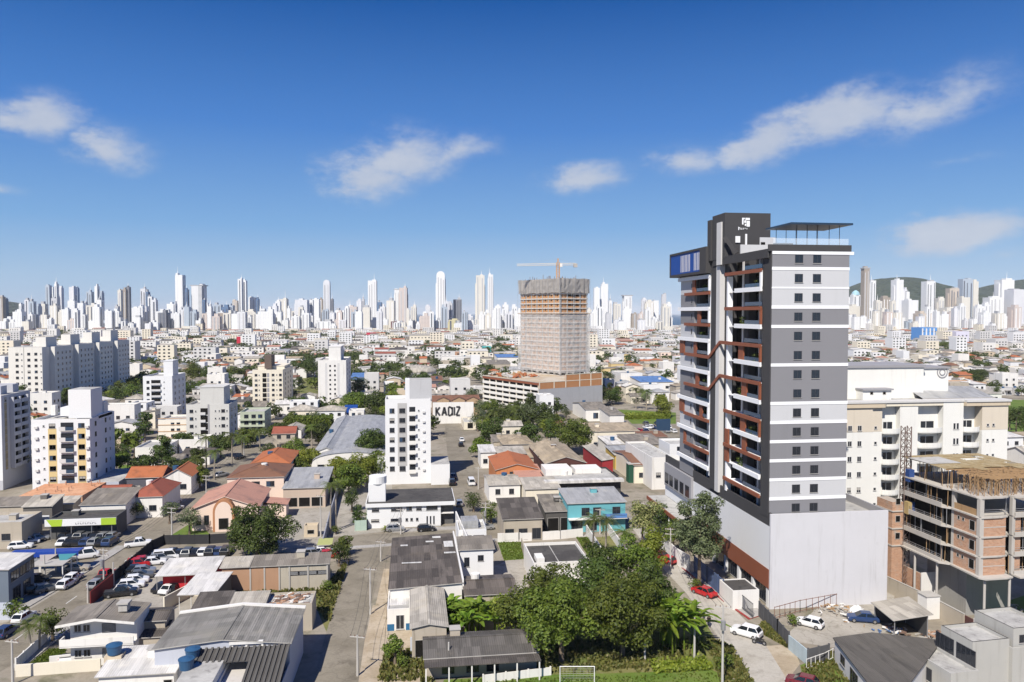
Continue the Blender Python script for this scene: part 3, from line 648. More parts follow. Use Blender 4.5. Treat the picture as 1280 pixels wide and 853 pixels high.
def hill(prof, dep, thick, seed):
 """a wooded ridge: crest heights read at columns of the photo, real depth behind and in front of the crest"""
 r = random.Random(seed); b = MB(); n = 90; rows = 22; ph = [r.uniform(0, 6.28) for i in range(12)]
 def crest(px):
  for (a, ya), (c, yc) in zip(prof, prof[1:]):
   if a <= px <= c:
    t = (px - a) / (c - a); t = t * t * (3 - 2 * t); return ya + (yc - ya) * t
  return prof[0][1] if px < prof[0][0] else prof[-1][1]
 g = []
 for i in range(n + 1):
  px = prof[0][0] + (prof[-1][0] - prof[0][0]) * i / n; hz = (392 - crest(px)) / F * dep + H; row = []
  for j in range(rows + 1):
   s = j / rows * 2 - 1; d = dep + s * thick; base = CAM + FV * d + RV * ((px - CX) / F * dep); k = max(0.0, math.cos(s * math.pi / 2)) ** 1.1
   und = 1 + .10 * math.sin(i * .31 + ph[0]) * (1 - k) + .07 * math.sin(i * .83 + j * .6 + ph[1]) * (1 - k) + .05 * math.sin(i * 1.7 + j * 1.3 + ph[2])* (1 - k) + .012 * math.sin(i * 2.9 + ph[3])
   row.append((base.x, base.y, max(-5, hz * k * und)))
  g.append(row)
 for i in range(n):
  for j in range(rows): b.poly([g[i][j], g[i + 1][j], g[i + 1][j + 1], g[i][j + 1]], FOREST)
 o = b.build('hills', smooth=False); return tag(o, kind='structure')
hill([(1000, 391), (1035, 378), (1060, 366), (1078, 356), (1100, 349), (1116, 347.5), (1135, 353), (1160, 362), (1188, 371), (1215, 380), (1235, 390)], 4300, 1100, 3)
hill([(1180, 391), (1205, 378), (1226, 366), (1245, 358), (1265, 353), (1290, 349), (1340, 345), (1420, 352)], 4700, 1200, 4)
hill([(-80, 377), (-20, 374), (6, 378), (22, 382), (40, 391)], 5200, 900, 5)
def patch(name, pts, z, mat, px=True):
 q = [G(x, y) if px else Vector((x, y, 0)) for x, y in pts]; b = MB()
 ar = sum(q[i].x * q[(i + 1) % len(q)].y - q[(i + 1) % len(q)].x * q[i].y for i in range(len(q)))
 if ar < 0: q = q[::-1]
 b.poly([(p.x, p.y, z) for p in q], mat); return structure(name, b)
def ribbon(name, left, right, z, mat):
 b = MB(); L = [G(*p) for p in left]; Q = [G(*p) for p in right]
 for i in range(len(L) - 1): b.poly([(L[i].x, L[i].y, z), (Q[i].x, Q[i].y, z), (Q[i + 1].x, Q[i + 1].y, z), (L[i + 1].x, L[i + 1].y, z)], mat)
 structure(name, b); return L, Q
def kerb(pts, inner, hgt=.14, mat=PAVING, name='pavement', edge=None):
 """pavement with a real kerb step: pts along the road edge, inner along the house side (pixels)"""
 b = MB(); A = [G(*p) for p in pts]; I = [G(*p) for p in inner]
 for i in range(len(A) - 1):
  p, q, r, s = A[i], A[i + 1], I[i + 1], I[i]
  b.poly([(p.x, p.y, hgt), (q.x, q.y, hgt), (r.x, r.y, hgt), (s.x, s.y, hgt)], mat)
  for u, v in ((p, q), (q, r), (r, s), (s, p)): b.poly([(u.x, u.y, -.02), (v.x, v.y, -.02), (v.x, v.y, hgt), (u.x, u.y, hgt)], edge or mat)
  if edge:
   d = ((s - p).normalized() * .35, (r - q).normalized() * .35); b.poly([(p.x, p.y, hgt + .006), (q.x, q.y, hgt + .006), ((q + d[1]).x, (q + d[1]).y, hgt + .006), ((p + d[0]).x, (p + d[0]).y, hgt + .006)], edge)
 structure(name, b)
R1L = [(-120, 850), (22, 771), (106, 720), (160, 685), (203, 652), (240, 619), (268, 594), (300, 567), (322, 548)]
R1R = [(-130, 910), (14, 832), (113, 752), (190, 690), (226, 656), (254, 628), (283, 601), (312, 571), (333, 551)]
ribbon('road', R1L, R1R, .012, ASPHALT)
R2L = [(372, 900), (391, 853), (405, 800), (419, 755), (434, 703), (442, 677)]; R2R = [(436, 900), (448, 853), (456, 800), (464, 755), (477, 710), (490, 674)]
ribbon('road', R2L, R2R, .014, ASPHALT)
ribbon('road', [(568, 657), (564, 612), (560, 575), (557, 545), (555, 524)], [(618, 655), (603, 612), (590, 575), (579, 545), (572, 524)], .012, ASPHALT)
ribbon('road', [(410, 684), (490, 678), (640, 672), (740, 667), (822, 661)], [(415, 671), (490, 667), (570, 663), (640, 657), (745, 653), ][:5], .010, ASPHALT)
ribbon('road', [(790, 660), (826, 708), (858, 742), (892, 788), (936, 853), (958, 890)], [(818, 660), (846, 697), (908, 752), (948, 792), (986, 853), (1010, 890)], .013, PALE_ROAD)
# lanes, kerbs and markings
kerb([(443, 900), (455, 845), (462, 800), (470, 755), (480, 712)], [(470, 900), (478, 850), (481, 800), (484, 755), (489, 712)], .12, DIRT, 'dirt_verge')
kerb([(22, 768), (106, 717.5), (160, 683)], [(16, 765), (95, 717.5), (146, 683)], .13)
kerb([(14, 834), (60, 798), (113, 755)], [(26, 838), (70, 802), (120, 758)], .13)
kerb([(832, 693), (868, 724), (905, 753), (936, 775)], [(846, 689), (884, 718), (925, 748), (957, 768)], .14, PAVING, 'pavement', RED_PAINT)
kerb([(410, 685.5), (490, 680), (640, 673), (740, 668.5)], [(410, 689), (490, 683), (640, 676), (740, 671)], .12)
kerb([(490, 666), (570, 662)], [(490, 662), (570, 658.5)], .12)
kerb([(630, 656), (700, 654.3), (790, 650)], [(630, 653.5), (700, 652), (790, 647.5)], .12)
b = MB()
# broken centre line of the left road
for i in range(9):
 t0 = i / 9; t1 = t0 + .055
 def mid(t):
  k = t * 2.999; j = int(k); u = k - j; l = G(*R1L[j]).lerp(G(*R1L[j + 1]), u); r = G(*R1R[j]).lerp(G(*R1R[j + 1]), u); return l.lerp(r, .52)
 p, q = mid(t0), mid(t1); n = Vector((-(q - p).y, (q - p).x, 0)).normalized() * .07
 b.poly([(p - n) + ZA * .024, (q - n) + ZA * .024, (q + n) + ZA * .024, (p + n) + ZA * .024][::-1], WHITE_LINE)
structure('road_markings', b)
# yards, lots and grass
patch('lot_pavement', [(180, 700), (285, 698), (285, 742), (212, 770), (135, 770)], .006, CEMENT)
patch('lot_pavement', [(20, 690), (200, 690), (150, 655), (20, 662)], .005, ASPHALT)
patch('lot_pavement', [(40, 772), (110, 722), (20, 690), (-60, 690), (-60, 790)], .004, CEMENT)
patch('courtyard', [(332, 640), (420, 622), (415, 690), (320, 690)], .007, CEMENT)
patch('courtyard', [(410, 672), (490, 664), (490, 600), (430, 600)], .005, CEMENT)
patch('courtyard', [(180, 770), (300, 742), (330, 780), (200, 820)], .004, CEMENT)
patch('dirt_lot', [(444, 853), (466, 757), (525, 757), (525, 853)], .013, DIRT)
patch('courtyard', [(500, 760), (530, 760), (530, 800), (505, 800)], .010, CEMENT)
patch('courtyard', [(585, 722), (660, 690), (660, 735), (600, 750)], .006, CEMENT)
patch('lawn', [(622, 678), (652, 678), (658, 699), (630, 701)], .009, LAWN)
patch('lawn', [(720, 672), (735, 672), (765, 712), (748, 716)], .009, LAWN)
patch('lawn', [(745, 672), (765, 670), (790, 705), (770, 712)], .009, ROUGH_GRASS)
patch('lawn', [(540, 900), (555, 850), (620, 846), (890, 838), (925, 853), (960, 900)], .010, LAWN)
patch('rough_ground', [(610, 850), (640, 800), (800, 760), (880, 775), (925, 850), (890, 842)], .006, ROUGH_GRASS)
patch('verge', [(470, 853), (480, 815), (526, 815), (545, 853)], .012, ROUGH_GRASS)
patch('verge', [(944, 788), (958, 776), (992, 806), (985, 811)], .016, ROUGH_GRASS)
patch('dirt_lot', [(950, 808), (990, 806), (1000, 830), (985, 850)], .012, DIRT)
patch('lawn', [(1000, 832), (1040, 815), (1080, 860), (1015, 890)], .010, LAWN)
patch('courtyard', [(975, 800), (1040, 745), (1120, 735), (1110, 790), (1045, 810)], .008, CEMENT)
patch('lawn', [(1222, 764), (1300, 738), (1370, 780), (1290, 812)], .008, LAWN)
patch('rough_ground', [(278, 746), (282, 727), (417, 727), (417, 752), (385, 760)], .008, ROUGH_GRASS)
patch('lawn', [(28, 836), (62, 812), (82, 812), (80, 832)], .012, LAWN)
patch('verge', [(395, 760), (412, 725), (436, 700), (425, 740), (408, 790)], .010, ROUGH_GRASS)
patch('lawn', [(208, 673), (245, 650), (262, 668), (238, 676)], .009, LAWN)
patch('lawn', [(148, 582), (186, 579), (186, 594), (148, 594)], .009, LAWN)
patch('lawn', [(158, 483), (184, 483), (184, 495), (150, 495)], .009, LAWN)
patch('lawn', [(366, 472), (400, 472), (400, 492), (366, 492)], .009, ROUGH_GRASS)
patch('lawn', [(1240, 500), (1300, 500), (1310, 560), (1240, 560)], .009, LAWN)
patch('lawn', [(770, 512), (845, 516), (845, 530), (790, 530)], .009, LAWN)
patch('courtyard', [(735, 525), (845, 525), (845, 560), (735, 560)], .006, ASPHALT)
patch('road', [(735, 560), (765, 556), (800, 600), (775, 604)], .011, ASPHALT)
patch('lot_pavement', [(160, 690), (290, 690), (290, 700), (160, 705)], .003, ASPHALT)
# ------------------------------------------------------------------ the new tower on its podium
def main_tower():
 c0 = G(962, 762); rz = R(-0.4); ax, ay = axes(rz)
 t = thing('apartment_tower', 'tall new grey and white apartment tower with brown balconies on a white podium', 'apartment tower', (c0.x, c0.y, 0), rz)
 PH = len_y(c0, ZA, 643.5)                       # podium height
 PW = len_x(c0 + ZA * PH, ax, 1110.5); PD = 50.0
 p1 = c0 + ay * .9; TW = len_x(p1 + ZA * 40, ax, 1058.8); TD = 40.0
 p1 = c0 + ay * .9
 zt = lambda py: len_y(p1, ZA, py)
 occupy(c0.x - 1, c0.y - 1, c0.x + PW + 2, c0.y + PD + 2)
 z0 = zt(323.5); st = (z0 - zt(635.9)) / 13.0; zrow = [z0 - st * i for i in range(14)]
 ROOF = zt(305.6) - 1.0; x0 = 0.15
 # podium: blank rendered front wall, white side wall with a brown clad strip over an open ground floor
 PODIUM_FRONT = plaster('podium_render', (.57, .565, .585), .06, .45)
 b = MB(); b.box(0, .0, -.3, PW, .35, PH, PODIUM_FRONT); b.build('podium_front_wall', t)
 b = MB(); b.box(.02, .36, 6.1, .40, PD, PH - 2.0, WHITE_CLEAN); b.box(.04, .36, PH - 2.0, .38, PD, PH + .1, DARK_GREY)
 b.box(.8, .36, -.3, PW, 26, 5.2, WHITE_CLEAN); b.box(.42, .36, 5.2, PW - .01, PD - .01, PH - 1.15, WHITE_CLEAN, top=FLAT_GREY); b.box(PW - .3, .36, PH - 1.14, PW, PD, PH - .02, MID_GREY); b.box(.42, PD - .4, PH - 1.14, PW - .3, PD, PH, WHITE_CLEAN)
 b.build('podium_wall', t)
 b = MB()
 b.box(-.06, .40, 3.1, .019, 28.0, 6.1, WOOD); b.build('cladding_strip', t)
 b = MB()
 for y in (.7, 6.0, 11.5, 17, 22.5, 28): b.box(.05, y, -.2, .75, y + .7, 5.2, WHITE_CLEAN)
 b.box(.5, .7, -.2, .79, 28, 3.1, DARK_GREY); b.build('ground_floor_bays', t)
 for y in (2.4, 8, 13.6, 19.2): windows(t, PW, PD, 'l', [y + 1], [1.5], 2.6, 2.6, 'dark', 'shop_window', off=-.49)
 # lower block at the far end with big glazed terrace windows and a brown canopy
 b = MB(); b.box(-.5, 33, 8.6, 5, 49, PH - 1.4, MID_GREY); b.build('terrace_block', t)
 for y in (35, 38.2, 41.4, 44.6, 47.4): windows(t, PW, PD, 'l', [y], [10.3], 2.2, 2.4, 'dark', 'terrace_window', off=.5)
 b = MB(); b.box(-4.2, 29, 5.3, .0, 50, 6.0, WOOD); b.box(-4.0, 29.2, 6.0, 0, 49.8, 6.05, FLAT_GREY); b.build('canopy', t)
 for y in (30, 36.5, 43, 49): b = MB(); b.tube((-3.7, y, -.2), (-3.7, y, 5.3), .14, .14, WHITE_CLEAN, 8); b.build('canopy_column', t)
 # core of the tower
 FZ = PH - 1.2; y0 = .9
 LG = plaster('tower_light_grey', (.53, .53, .54), .03, .10); MG = plaster('tower_mid_grey', (.225, .222, .235), .03, .10); WB = plaster('tower_white_band', (.84, .84, .85), .02, .05)
 cols = [MG, LG, LG, MG, MG, MG, MG, MG, LG, MG, MG, MG, LG, MG]
 b = MB()
 b.box(2.2, y0 + .02, FZ, x0 + TW, y0 + TD, ROOF, MG, top=FLAT_GREY); b.build('core', t)
 fr = MB()
 for i, z in enumerate(zrow):
  top = z + st * .5 if i else zt(317.9); bot = z - st * .5
  if i == 13: bot = FZ
  fr.box(x0 + .02, y0 - .02, bot + .002, x0 + TW - .004, y0 + .015, top, cols[i])
 fr.build('front_panels', t)
 b = MB()
 for i in (0, 1, 2, 3, 5, 7, 8, 9, 10, 11, 12):
  zc = zrow[i] - st * .5; hh = .24 if i != 1 else .12
  b.box(x0 - .02, y0 - .075, zc - hh, x0 + TW + .03, y0 - .022, zc + hh, WB)
 zq = zt(314.0); b.box(x0, y0 - .10, zt(317.8), x0 + TW + .7, y0 + 6, zq, WB); b.build('white_bands', t)
 b = MB(); b.box(x0 - .6, y0 - .06, zq + .003, x0 + TW + .3, y0 + .25, ROOF + 1.0, DARK_GREY); b.box(x0 + TW + .05, y0 + .251, zq + .003, x0 + TW + .3, y0 + 14, ROOF + 1.0, DARK_GREY); b.box(x0 - .6, y0 + .251, zq - 1, x0 - .35, y0 + 22, ROOF + .35, DARK_GREY); b.build('parapet', t)
 us = []
 for px in (998.7, 1021.3): us.append(len_x(p1 + ZA * z0, ax, px))
 windows(t, TW, TD, 'f', us, [z for z in zrow], 1.32, 1.32, 'dark', off=-(y0 - .02))
 # ---- the balcony side (x = 0 faces the street)
 LV = [zrow[0] + st * .5 - .15 - st * i for i in range(1, 14)]      # slab levels below each storey
 top = ROOF - .2
 b = MB(); b.box(-.02, y0, FZ + .5, 1.4, y0 + 2.7, ROOF, DARK_GREY); b.build('dark_corner_fin', t)
 b = MB(); b.box(-.35, 19.9, FZ, 1.6, 21.5, ROOF + 2, PALE_GREY); b.build('grey_fin', t)
 b = MB(); b.box(-.30, 21.52, FZ, 2.0, 24.0, ROOF, DARK_GREY); b.box(.6, 17.9, FZ, 2.0, 19.88, ROOF, DARK_GREY); b.build('dark_fin', t)
 b = MB(); b.box(-.1, 24.02, FZ + 2, 1.2, 25.0, top - 1.5, WB); b.box(-.1, 16.75, FZ + 1, .75, 17.4, top - 3, WB); b.build('white_column', t)
 # bay backs: glass doors and grey piers in the recess
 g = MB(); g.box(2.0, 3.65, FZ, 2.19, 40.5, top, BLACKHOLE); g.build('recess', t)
 for z in [l + .05 for l in LV] :
  for (ya, yb, n) in ((4.2, 16.2, 4), (25.4, 33.0, 2)):
   for k, u in enumerate(spread(ya, yb, n)):
    windows(t, 2.0, 0, 'l', [u], [z + 1.2], (yb - ya) / n * .72, 2.25, 'dark', 'glass_door', off=-1.98)
 b = MB()
 for y in (7.0, 10.6, 13.4, 28.6): b.box(1.2, y, FZ, 1.97, y + .55, top, PALE_GREY if y != 10.6 else DARK_GREY)
 b.box(.6, 10.0, FZ, 1.9, 11.7, top, DARK_GREY); b.box(.55, 31.9, FZ, 1.95, 33.2, top, DARK_GREY); b.build('piers', t)
 e = MB()       # far end wall, painted panels floor by floor
 ecol = [LG, LG, MG, MG, LG, MG, LG, MG, MG, LG, LG, MG, MG]
 for i, l in enumerate(LV): e.box(.0, 33.3, l + .0, 2.2, y0 + TD, l + st - .004, ecol[i])
 e.box(.0, 33.3, FZ, 2.2, y0 + TD, LV[-1] - .002, MG); e.build('end_wall', t)
 for l in LV: windows(t, 0, 0, 'l', [34.6], [l + 1.6], .5, 1.0, 'dark', 'slot_window')
 for i, l in enumerate(LV):
  A_brown = (i % 2 == 0)
  s = MB(); s.box(.0, 3.62, l - .12, 1.98, 16.58, l + .0, WB); s.box(.0, 25.02, l - .12, 1.98, 33.28, l, WB); s.build('balcony_slab', t)
  bb = MB()
  if A_brown:
   bb.box(-.55, 3.3, l - .28, -.25, 17.4 if i not in (4, 6) else 19.4, l + .30, WOOD); bb.box(-.25, 3.63, l - .2, -.001, 16.5, l - .02, WOOD)
  else: bb.box(-.55, 3.3, l - .30, -.25, 13.2, l + .42, WB); bb.box(-.25, 3.63, l - .2, -.001, 13.0, l - .02, WB)
  bb.build('balcony_band', t)
  bb = MB()
  if A_brown: bb.box(-.55, 24.5, l - .30, -.25, 41.2, l + .42, WB); bb.box(-.25, 25.1, l - .2, -.001, 41, l - .02, WB)
  else: bb.box(-.55, 24.5, l - .28, -.25, 37.5, l + .30, WOOD); bb.box(-.25, 25.1, l - .2, -.001, 37, l - .02, WOOD)
  bb.build('balcony_band', t)
  for ya, yb in ((3.7, 10), (25.1, 31.8)): gl = MB(); gl.box(-.12, ya, l + .43, -.09, yb, l + 1.05, GLASS_BLUE); gl.build('balcony_glass', t)
  if not A_brown and i < 11 and i % 2 == 1:      # white return down the side of the bay
   for ya, yb, mm in ((24.5, 25.0, WB), (3.3, 3.75, WB if i < 2 else WOOD)): wv = MB(); wv.box(-.5, ya, l + .43, -.2, yb, l + st, mm); wv.build('balcony_return', t)
 # brown diagonal links between the two bays
 for ia in (4, 6):
  d = MB(); d.bar((-.40, 24.5, LV[ia + 1] + .01), (-.40, 19.4, LV[ia] + .01), .30, .58, WOOD); d.build('diagonal_band', t)
 w = MB()
 for (y, i, hgt, wd) in ((32.4, 1, 1, 1.5), (29.6, 3, 1, 1.5), (38.2, 5, 1, 2.6), (31.5, 5, 1, 1.4), (30.2, 7, 1, 1.6), (38.2, 9, 1, 2.6), (28.2, 9, 1, 1.4), (37.0, 11, .8, 1.2), (10.2, 5, 1, 1.9), (8.8, 7, 1, 1.9), (9.2, 9, 1, 1.9), (16.0, 11, 2, 1.5), (8.8, 10, 1, 1.6)):
  l = LV[min(i, 12)]
  w = MB(); w.box(-.22, y, l + .02, .05, y + wd, l + hgt * st - .2, WOOD); w.build('brown_panel', t)
 # small terrace furniture on the podium edge is left to the plants; top storey: navy slatted box overhanging the far bay
 yb0, yb1 = 24.2, y0 + TD + 3.4; zb = ROOF - 2.2; zc = zt(295) + .6
 b = MB(); b.box(-1.3, yb0, zb, 6.5, yb1, zb + .5, DARK_GREY); ztop = zb + 4.9
 b.box(-1.3, yb0, ztop - .4, 6.5, yb1, ztop, DARK_GREY); b.box(-1.3, yb0, zb + .5, 6.5, yb0 + 3.2, ztop - .4, DARK_GREY); b.box(-1.3, yb1 - .35, zb + .5, 6.5, yb1, ztop - .4, DARK_GREY); b.build('top_box', t)
 b = MB(); b.box(-1.15, yb0 + 3.2, zb + .5, 5.5, yb1 - .36, ztop - .41, NAVY); b.build('navy_panel', t)
 for ys in ([yb0 + 3.7 + .8 * k for k in range(4)], [yb0 + 8.6 + .8 * k for k in range(7)]):
  b = MB()
  for y in ys: b.box(-1.24, y, zb + .8, -1.155, y + .13, ztop - .8, PALE_GREY)
  b.build('slats', t)
 # crown block with the emblem
 yk = 17.6; XK = len_x(c0 + ay * yk + ZA * 60, ax, 963.0); xk0 = -.5; zk = len_y(c0 + ay * yk, ZA, 266.0)
 b = MB(); b.box(xk0, yk, ROOF + .01, XK, yk + 5.6, zk, DARK_GREY); b.build('crown_block', t)
 b = MB(); b.box(xk0 - .25, yk + 1.0, ROOF - 1, xk0 - .002, yk + 3.0, zk - 1.5, PALE_GREY); b.build('crown_panel', t)
 b = MB(); b.box(xk0 - .3, yk + 5.61, ROOF, 5, yk + 7.2, zk - .6, DARK_GREY); b.build('crown_fin', t)
 k = (XK - xk0) / 64.0           # metres per photo pixel on that face
 zz = lambda py: len_y(c0 + ay * yk, ZA, py); xx = lambda px: len_x(c0 + ay * yk + ZA * 58, ax, px)
 m = MB(); yf = yk - .06
 # emblem: white square broken by dark cuts, small white lettering below it
 for (a, bq, c, d) in ((927.2, 272.2, 930.6, 274.0), (927.2, 274.0, 929.0, 280.6), (931.4, 272.2, 936.8, 275.0), (929.9, 275.4, 932.4, 278.4), (933.0, 276.0, 936.8, 283.2), (930.6, 279.6, 932.4, 282.2)): m.box(xx(a), yf, zz(d), xx(c), yk - .003, zz(bq), WB)
 for (a, bq, c, d) in ((922.6, 283.6, 923.4, 287.6), (923.6, 284.4, 925.0, 285.2), (924.6, 285.3, 925.2, 286.9), (926.2, 285.0, 927.6, 285.7), (926.2, 286.4, 927.6, 287), (928.8, 284.8, 929.4, 286.8), (930.4, 285.0, 931.8, 285.6), (933.0, 285.0, 933.6, 286.6)): m.box(xx(a), yf, zz(d), xx(c), yk - .003, zz(bq), WB)
 m.build('emblem', t)
 m = MB()
 for (a, bq, c, d) in ((919.0, 295.4, 924.6, 303.4), (931.2, 292.5, 933.2, 316.5)): m.box(xx(a), yk - .2, zz(d), xx(c), yk - .003, zz(bq), WB)
 m.build('crown_openings', t)
 m = MB(); m.bar((xx(903), yk - .9, zz(297)), (xx(914), yk - 2.4, zz(318)), .35, .7, DARK_GREY); m.build('brace', t)
 # roof terrace: canopy slab on thin posts, glass rail, white back wall
 yc0 = y0 - .6; zc = len_y(c0 + ay * yc0, ZA, 277.6)
 X1 = len_x(c0 + ay * yc0 + ZA * zc, ax, 1066.5); X0 = len_x(c0 + ay * (yc0 + 8.6) + ZA * zc, ax, 957) + .6
 CAN = plain('canopy_slab', (.018, .040, .075), .4)
 b = MB(); b.box(X0 - .6, yc0, zc - .28, X1, yc0 + 8.6, zc, CAN); b.build('canopy_roof', t)
 b = MB()
 for x in [X0 + (X1 - X0) * u for u in (.10, .28, .46, .66, .84)]:
  for y in (y0 + .6, yc0 + 8.0): b = MB(); b.tube((x, y, ROOF), (x, y, zc - .28), .05, .05, FRAME_DARK, 6); b.build('canopy_post', t)
 b = MB(); b.box(x0 + 1.0, yk - 3.0, ROOF + .02, TW - 1.6, yk - 2.7, ROOF + 2.2, LG); b.box(xx(943), yk - 2.2, ROOF + .02, xx(962), yk - 2.0, zz(298), LG); b.build('terrace_wall', t)
 b = MB(); b.box(TW * .55, yk - 3.5, ROOF + .02, TW * .55 + 3.4, yk - 3.02, ROOF + 2.5, GLASS); b.box(xx(944), yk - 2.3, ROOF + .1, xx(949), yk - 2.21, zz(304), BLACKHOLE); b.build('terrace_glazing', t)
 RAIL, nt, bs = new_mat('clear_railing_glass'); bs.inputs['Base Color'].default_value = (.8, .88, .95, 1); bs.inputs['Roughness'].default_value = .05; bs.inputs['Alpha'].default_value = .22
 b = MB(); b.box(x0 + .3, y0 + .3, ROOF + 1.01, x0 + TW, y0 + .33, ROOF + 2.0, RAIL); b.build('glass_rail', t)
 # potted plants on the balconies
 pl = crown_mesh(91, .75, .6, 160, .28, LEAF_MID, 7); pot = MB(); pot.tube((0, 0, 0), (0, 0, .42), .22, .30, CONCRETE, 9); potm = pot.mesh('pot')
 world = lambda x, y, z: (c0.x + ax.x * x + ay.x * y, c0.y + ax.y * x + ay.y * y, z)
 names = {1: 'near bay, first from top', 3: 'near bay, second from top', 5: 'near bay, third from top', 7: 'near bay, fourth from top', 9: 'near bay, fifth from top', 11: 'near bay, lowest'}
 for i, y in ((1, 6.2), (3, 11.5), (5, 6.6), (7, 12.0), (9, 7.5), (11, 12.2)):
  q = thing('balcony_plant', 'potted plant on the grey tower balcony, ' + names[i], 'plant', world(-.02 + .5, y, LV[i]), 0, 'potted plants on the tower balconies')
  put('foliage', pl, q, (0, 0, .85)); put('pot', potm, q)
 nm2 = {1: 'far bay, topmost', 4: 'far bay, second from top', 7: 'far bay, third from top', 9: 'far bay, fourth from top', 11: 'far bay, lowest'}
 for i, y in ((1, 28.5), (4, 29.8), (7, 28.0), (9, 29.5), (11, 28.8)):
  q = thing('balcony_plant', 'potted plant on the grey tower balcony, ' + nm2[i], 'plant', world(.5, y, LV[i]), 0, 'potted plants on the tower balconies')
  put('foliage', pl, q, (0, 0, .85)); put('pot', potm, q)
 return c0, ax, ay, PW, PH
TOWER = main_tower()
# ------------------------------------------------------------------ right side: cream block, unfinished block, grey house, shed, yard
def cream_block():
 p = G(1051, 680); w = len_x(p, XA, 1254); dep = 20.0; zt = lambda py: len_y(p, ZA, py)
 t = thing('cream_apartment_block', 'white and beige apartment block with curved balconies behind the unfinished building', 'apartment block', (p.x, p.y, 0))
 occupy(p.x, p.y - 3, p.x + w, p.y + dep + 22)
 X = lambda px: len_x(p, XA, px)
 ht = zt(503); st = (zt(536) - zt(632.5)) / 5.0
 WC = plaster('cream_white_render', (.74, .73, .69), .04, .3); BC = plaster('beige_texture_band', (.62, .55, .45), .06, .3)
 xs = [X(1088), X(1101), X(1123), X(1151), X(1176), X(1201), X(1222), w]
 b = MB(); b.box(0, 1.6, -.3, w, dep, ht, WC, top=FLAT_GREY)
 b.box(0, 0, -.3, xs[0], 1.59, ht - .002, WC); b.box(xs[0] + .01, .3, -.3, xs[1], 1.59, ht - .004, WC); b.box(xs[2], .2, -.3, xs[3] - 1.0, 1.59, ht - .003, WC); b.box(xs[4], .0, -.3, xs[5], 1.59, ht - .002, WC); b.box(xs[6], -.5, -.3, w - .01, 1.59, ht - .005, WC)
 b.build('wall', t)
 zb = zt(541)      # beige storey and cornice
 for q in ((-.02, -.03, xs[0] + .02, 1.5), (xs[0] + .03, .27, xs[1], 1.5), (xs[6] - .02, -.53, w + .01, 3)): b = MB(); b.box(q[0], q[1], zb, q[2], q[3], ht - 1.2, BC); b.build('beige_cladding', t)
 b = MB(); b.box(-.25, -.35, ht - 1.19, xs[1] + .3, 1.5, ht - .30, BEIGE); b.box(-.35, -.5, ht - .29, xs[1] + .4, 1.6, ht + .12, PALE_GREY)
 b.box(xs[1] + .31, .05, ht - 1.0, xs[5], 1.5, ht - .30, CREAM); b.box(xs[1] + .41, -.2, ht - .29, xs[5], 1.6, ht + .12, PALE_GREY)
 b.box(xs[5] + .01, -.8, ht - 1.1, w + .25, 1.5, ht - .30, BEIGE); b.box(xs[5] + .01, -1.0, ht - .29, w + .4, 1.6, ht + .12, PALE_GREY); b.build('cornice', t)
 zs = [zt(536) - st * i for i in range(9)]
 for i, z in enumerate(zs):
  if z < 1: continue
  for (a, c, bow) in ((xs[1], xs[2] - .1, .9), (xs[3] - 1.0, xs[4], .8), (xs[5], xs[6], 1.0)):
   q = MB(); m = (a + c) / 2; hw = (c - a) / 2; n = 8
   pts = [(a, 1.55), ] + [(m - hw * math.cos(math.pi * k / n), .35 - bow * math.sin(math.pi * k / n)) for k in range(n + 1)] + [(c, 1.55)]
   q.prism(pts, z - 1.25, z - 1.1, WC);
   rim = pts[1:-1]
   for u, v in zip(rim, rim[1:]): q.bar((u[0], u[1], z - .62), (v[0], v[1], z - .62), .08, .92, WC)
   q.build('balcony', t)
   o = MB(); o.box(a + (c - a) * .3, 1.52, z - 1.05, c - (c - a) * .18, 1.595, z + .9, GLASS); o.box(m - .06, 1.48, z - 1.0, m + .06, 1.519, z + .95, FRAME); o.build('balcony_door', t)
  if i < 8:
   for px in (1060, 1072): windows(t, w, dep, 'f', [X(px)], [z], .9, 1.1, 'plain', off=.035 if i == 0 else .001)
   windows(t, w, dep, 'f', [X(1093), ], [z], .6, .6, 'small', off=-.27)
   windows(t, w, dep, 'f', [X(1190), X(1194)], [z], .55, 1.3, 'plain', off=.001)
   windows(t, w, dep, 'f', [X(1229), X(1236)], [z + .2], .55, .55, 'small', off=.55)
 # big blank lift and tank house on the roof
 q = p + YA * 5; xa = len_x(q + ZA * ht, XA, 1059) ; xb = len_x(q + ZA * ht, XA, 1154); hz = len_y(q, ZA, 460.5)
 b = MB(); b.box(xa, 5, ht + .01, xb, 16, hz, WC, top=FLAT_GREY); b.box(xa - .3, 4.7, hz + .002, xb + .3, 16.3, hz + .5, MID_GREY); b.build('tank_house', t)
 xc = len_x(q + ZA * ht, XA, 1190); b = MB(); b.box(xb + .31, 6.2, ht + .01, xc, 18, hz - .4, WC, top=FLAT_GREY); b.box(xb + .31, 5.9, hz - .398, xc + .2, 18.2, hz - .05, MID_GREY); b.build('stair_house', t)
 m = MB(); cx = len_x(p + YA * 6.1, XA, 1174); cz = len_y(p + YA * 6.1, ZA, 467)
 for k in range(20):
  a0, a1 = 2 * math.pi * k / 20, 2 * math.pi * (k + 1) / 20
  for rr in (1.15, .62): m.bar((cx + rr * math.cos(a0), 6.12, cz + rr * math.sin(a0)), (cx + rr * math.cos(a1), 6.12, cz + rr * math.sin(a1)), .12, .16, MID_GREY)
 m.build('round_emblem', t)
 b = MB(); b.box(X(1085), 2.6, ht + .01, X(1121), 5, ht + 2.0, WC, top=FLAT_GREY); b.box(X(1084), 2.2, ht + 2.003, X(1122.5), 5.2, ht + 2.3, MID_GREY); b.build('roof_kiosk', t)
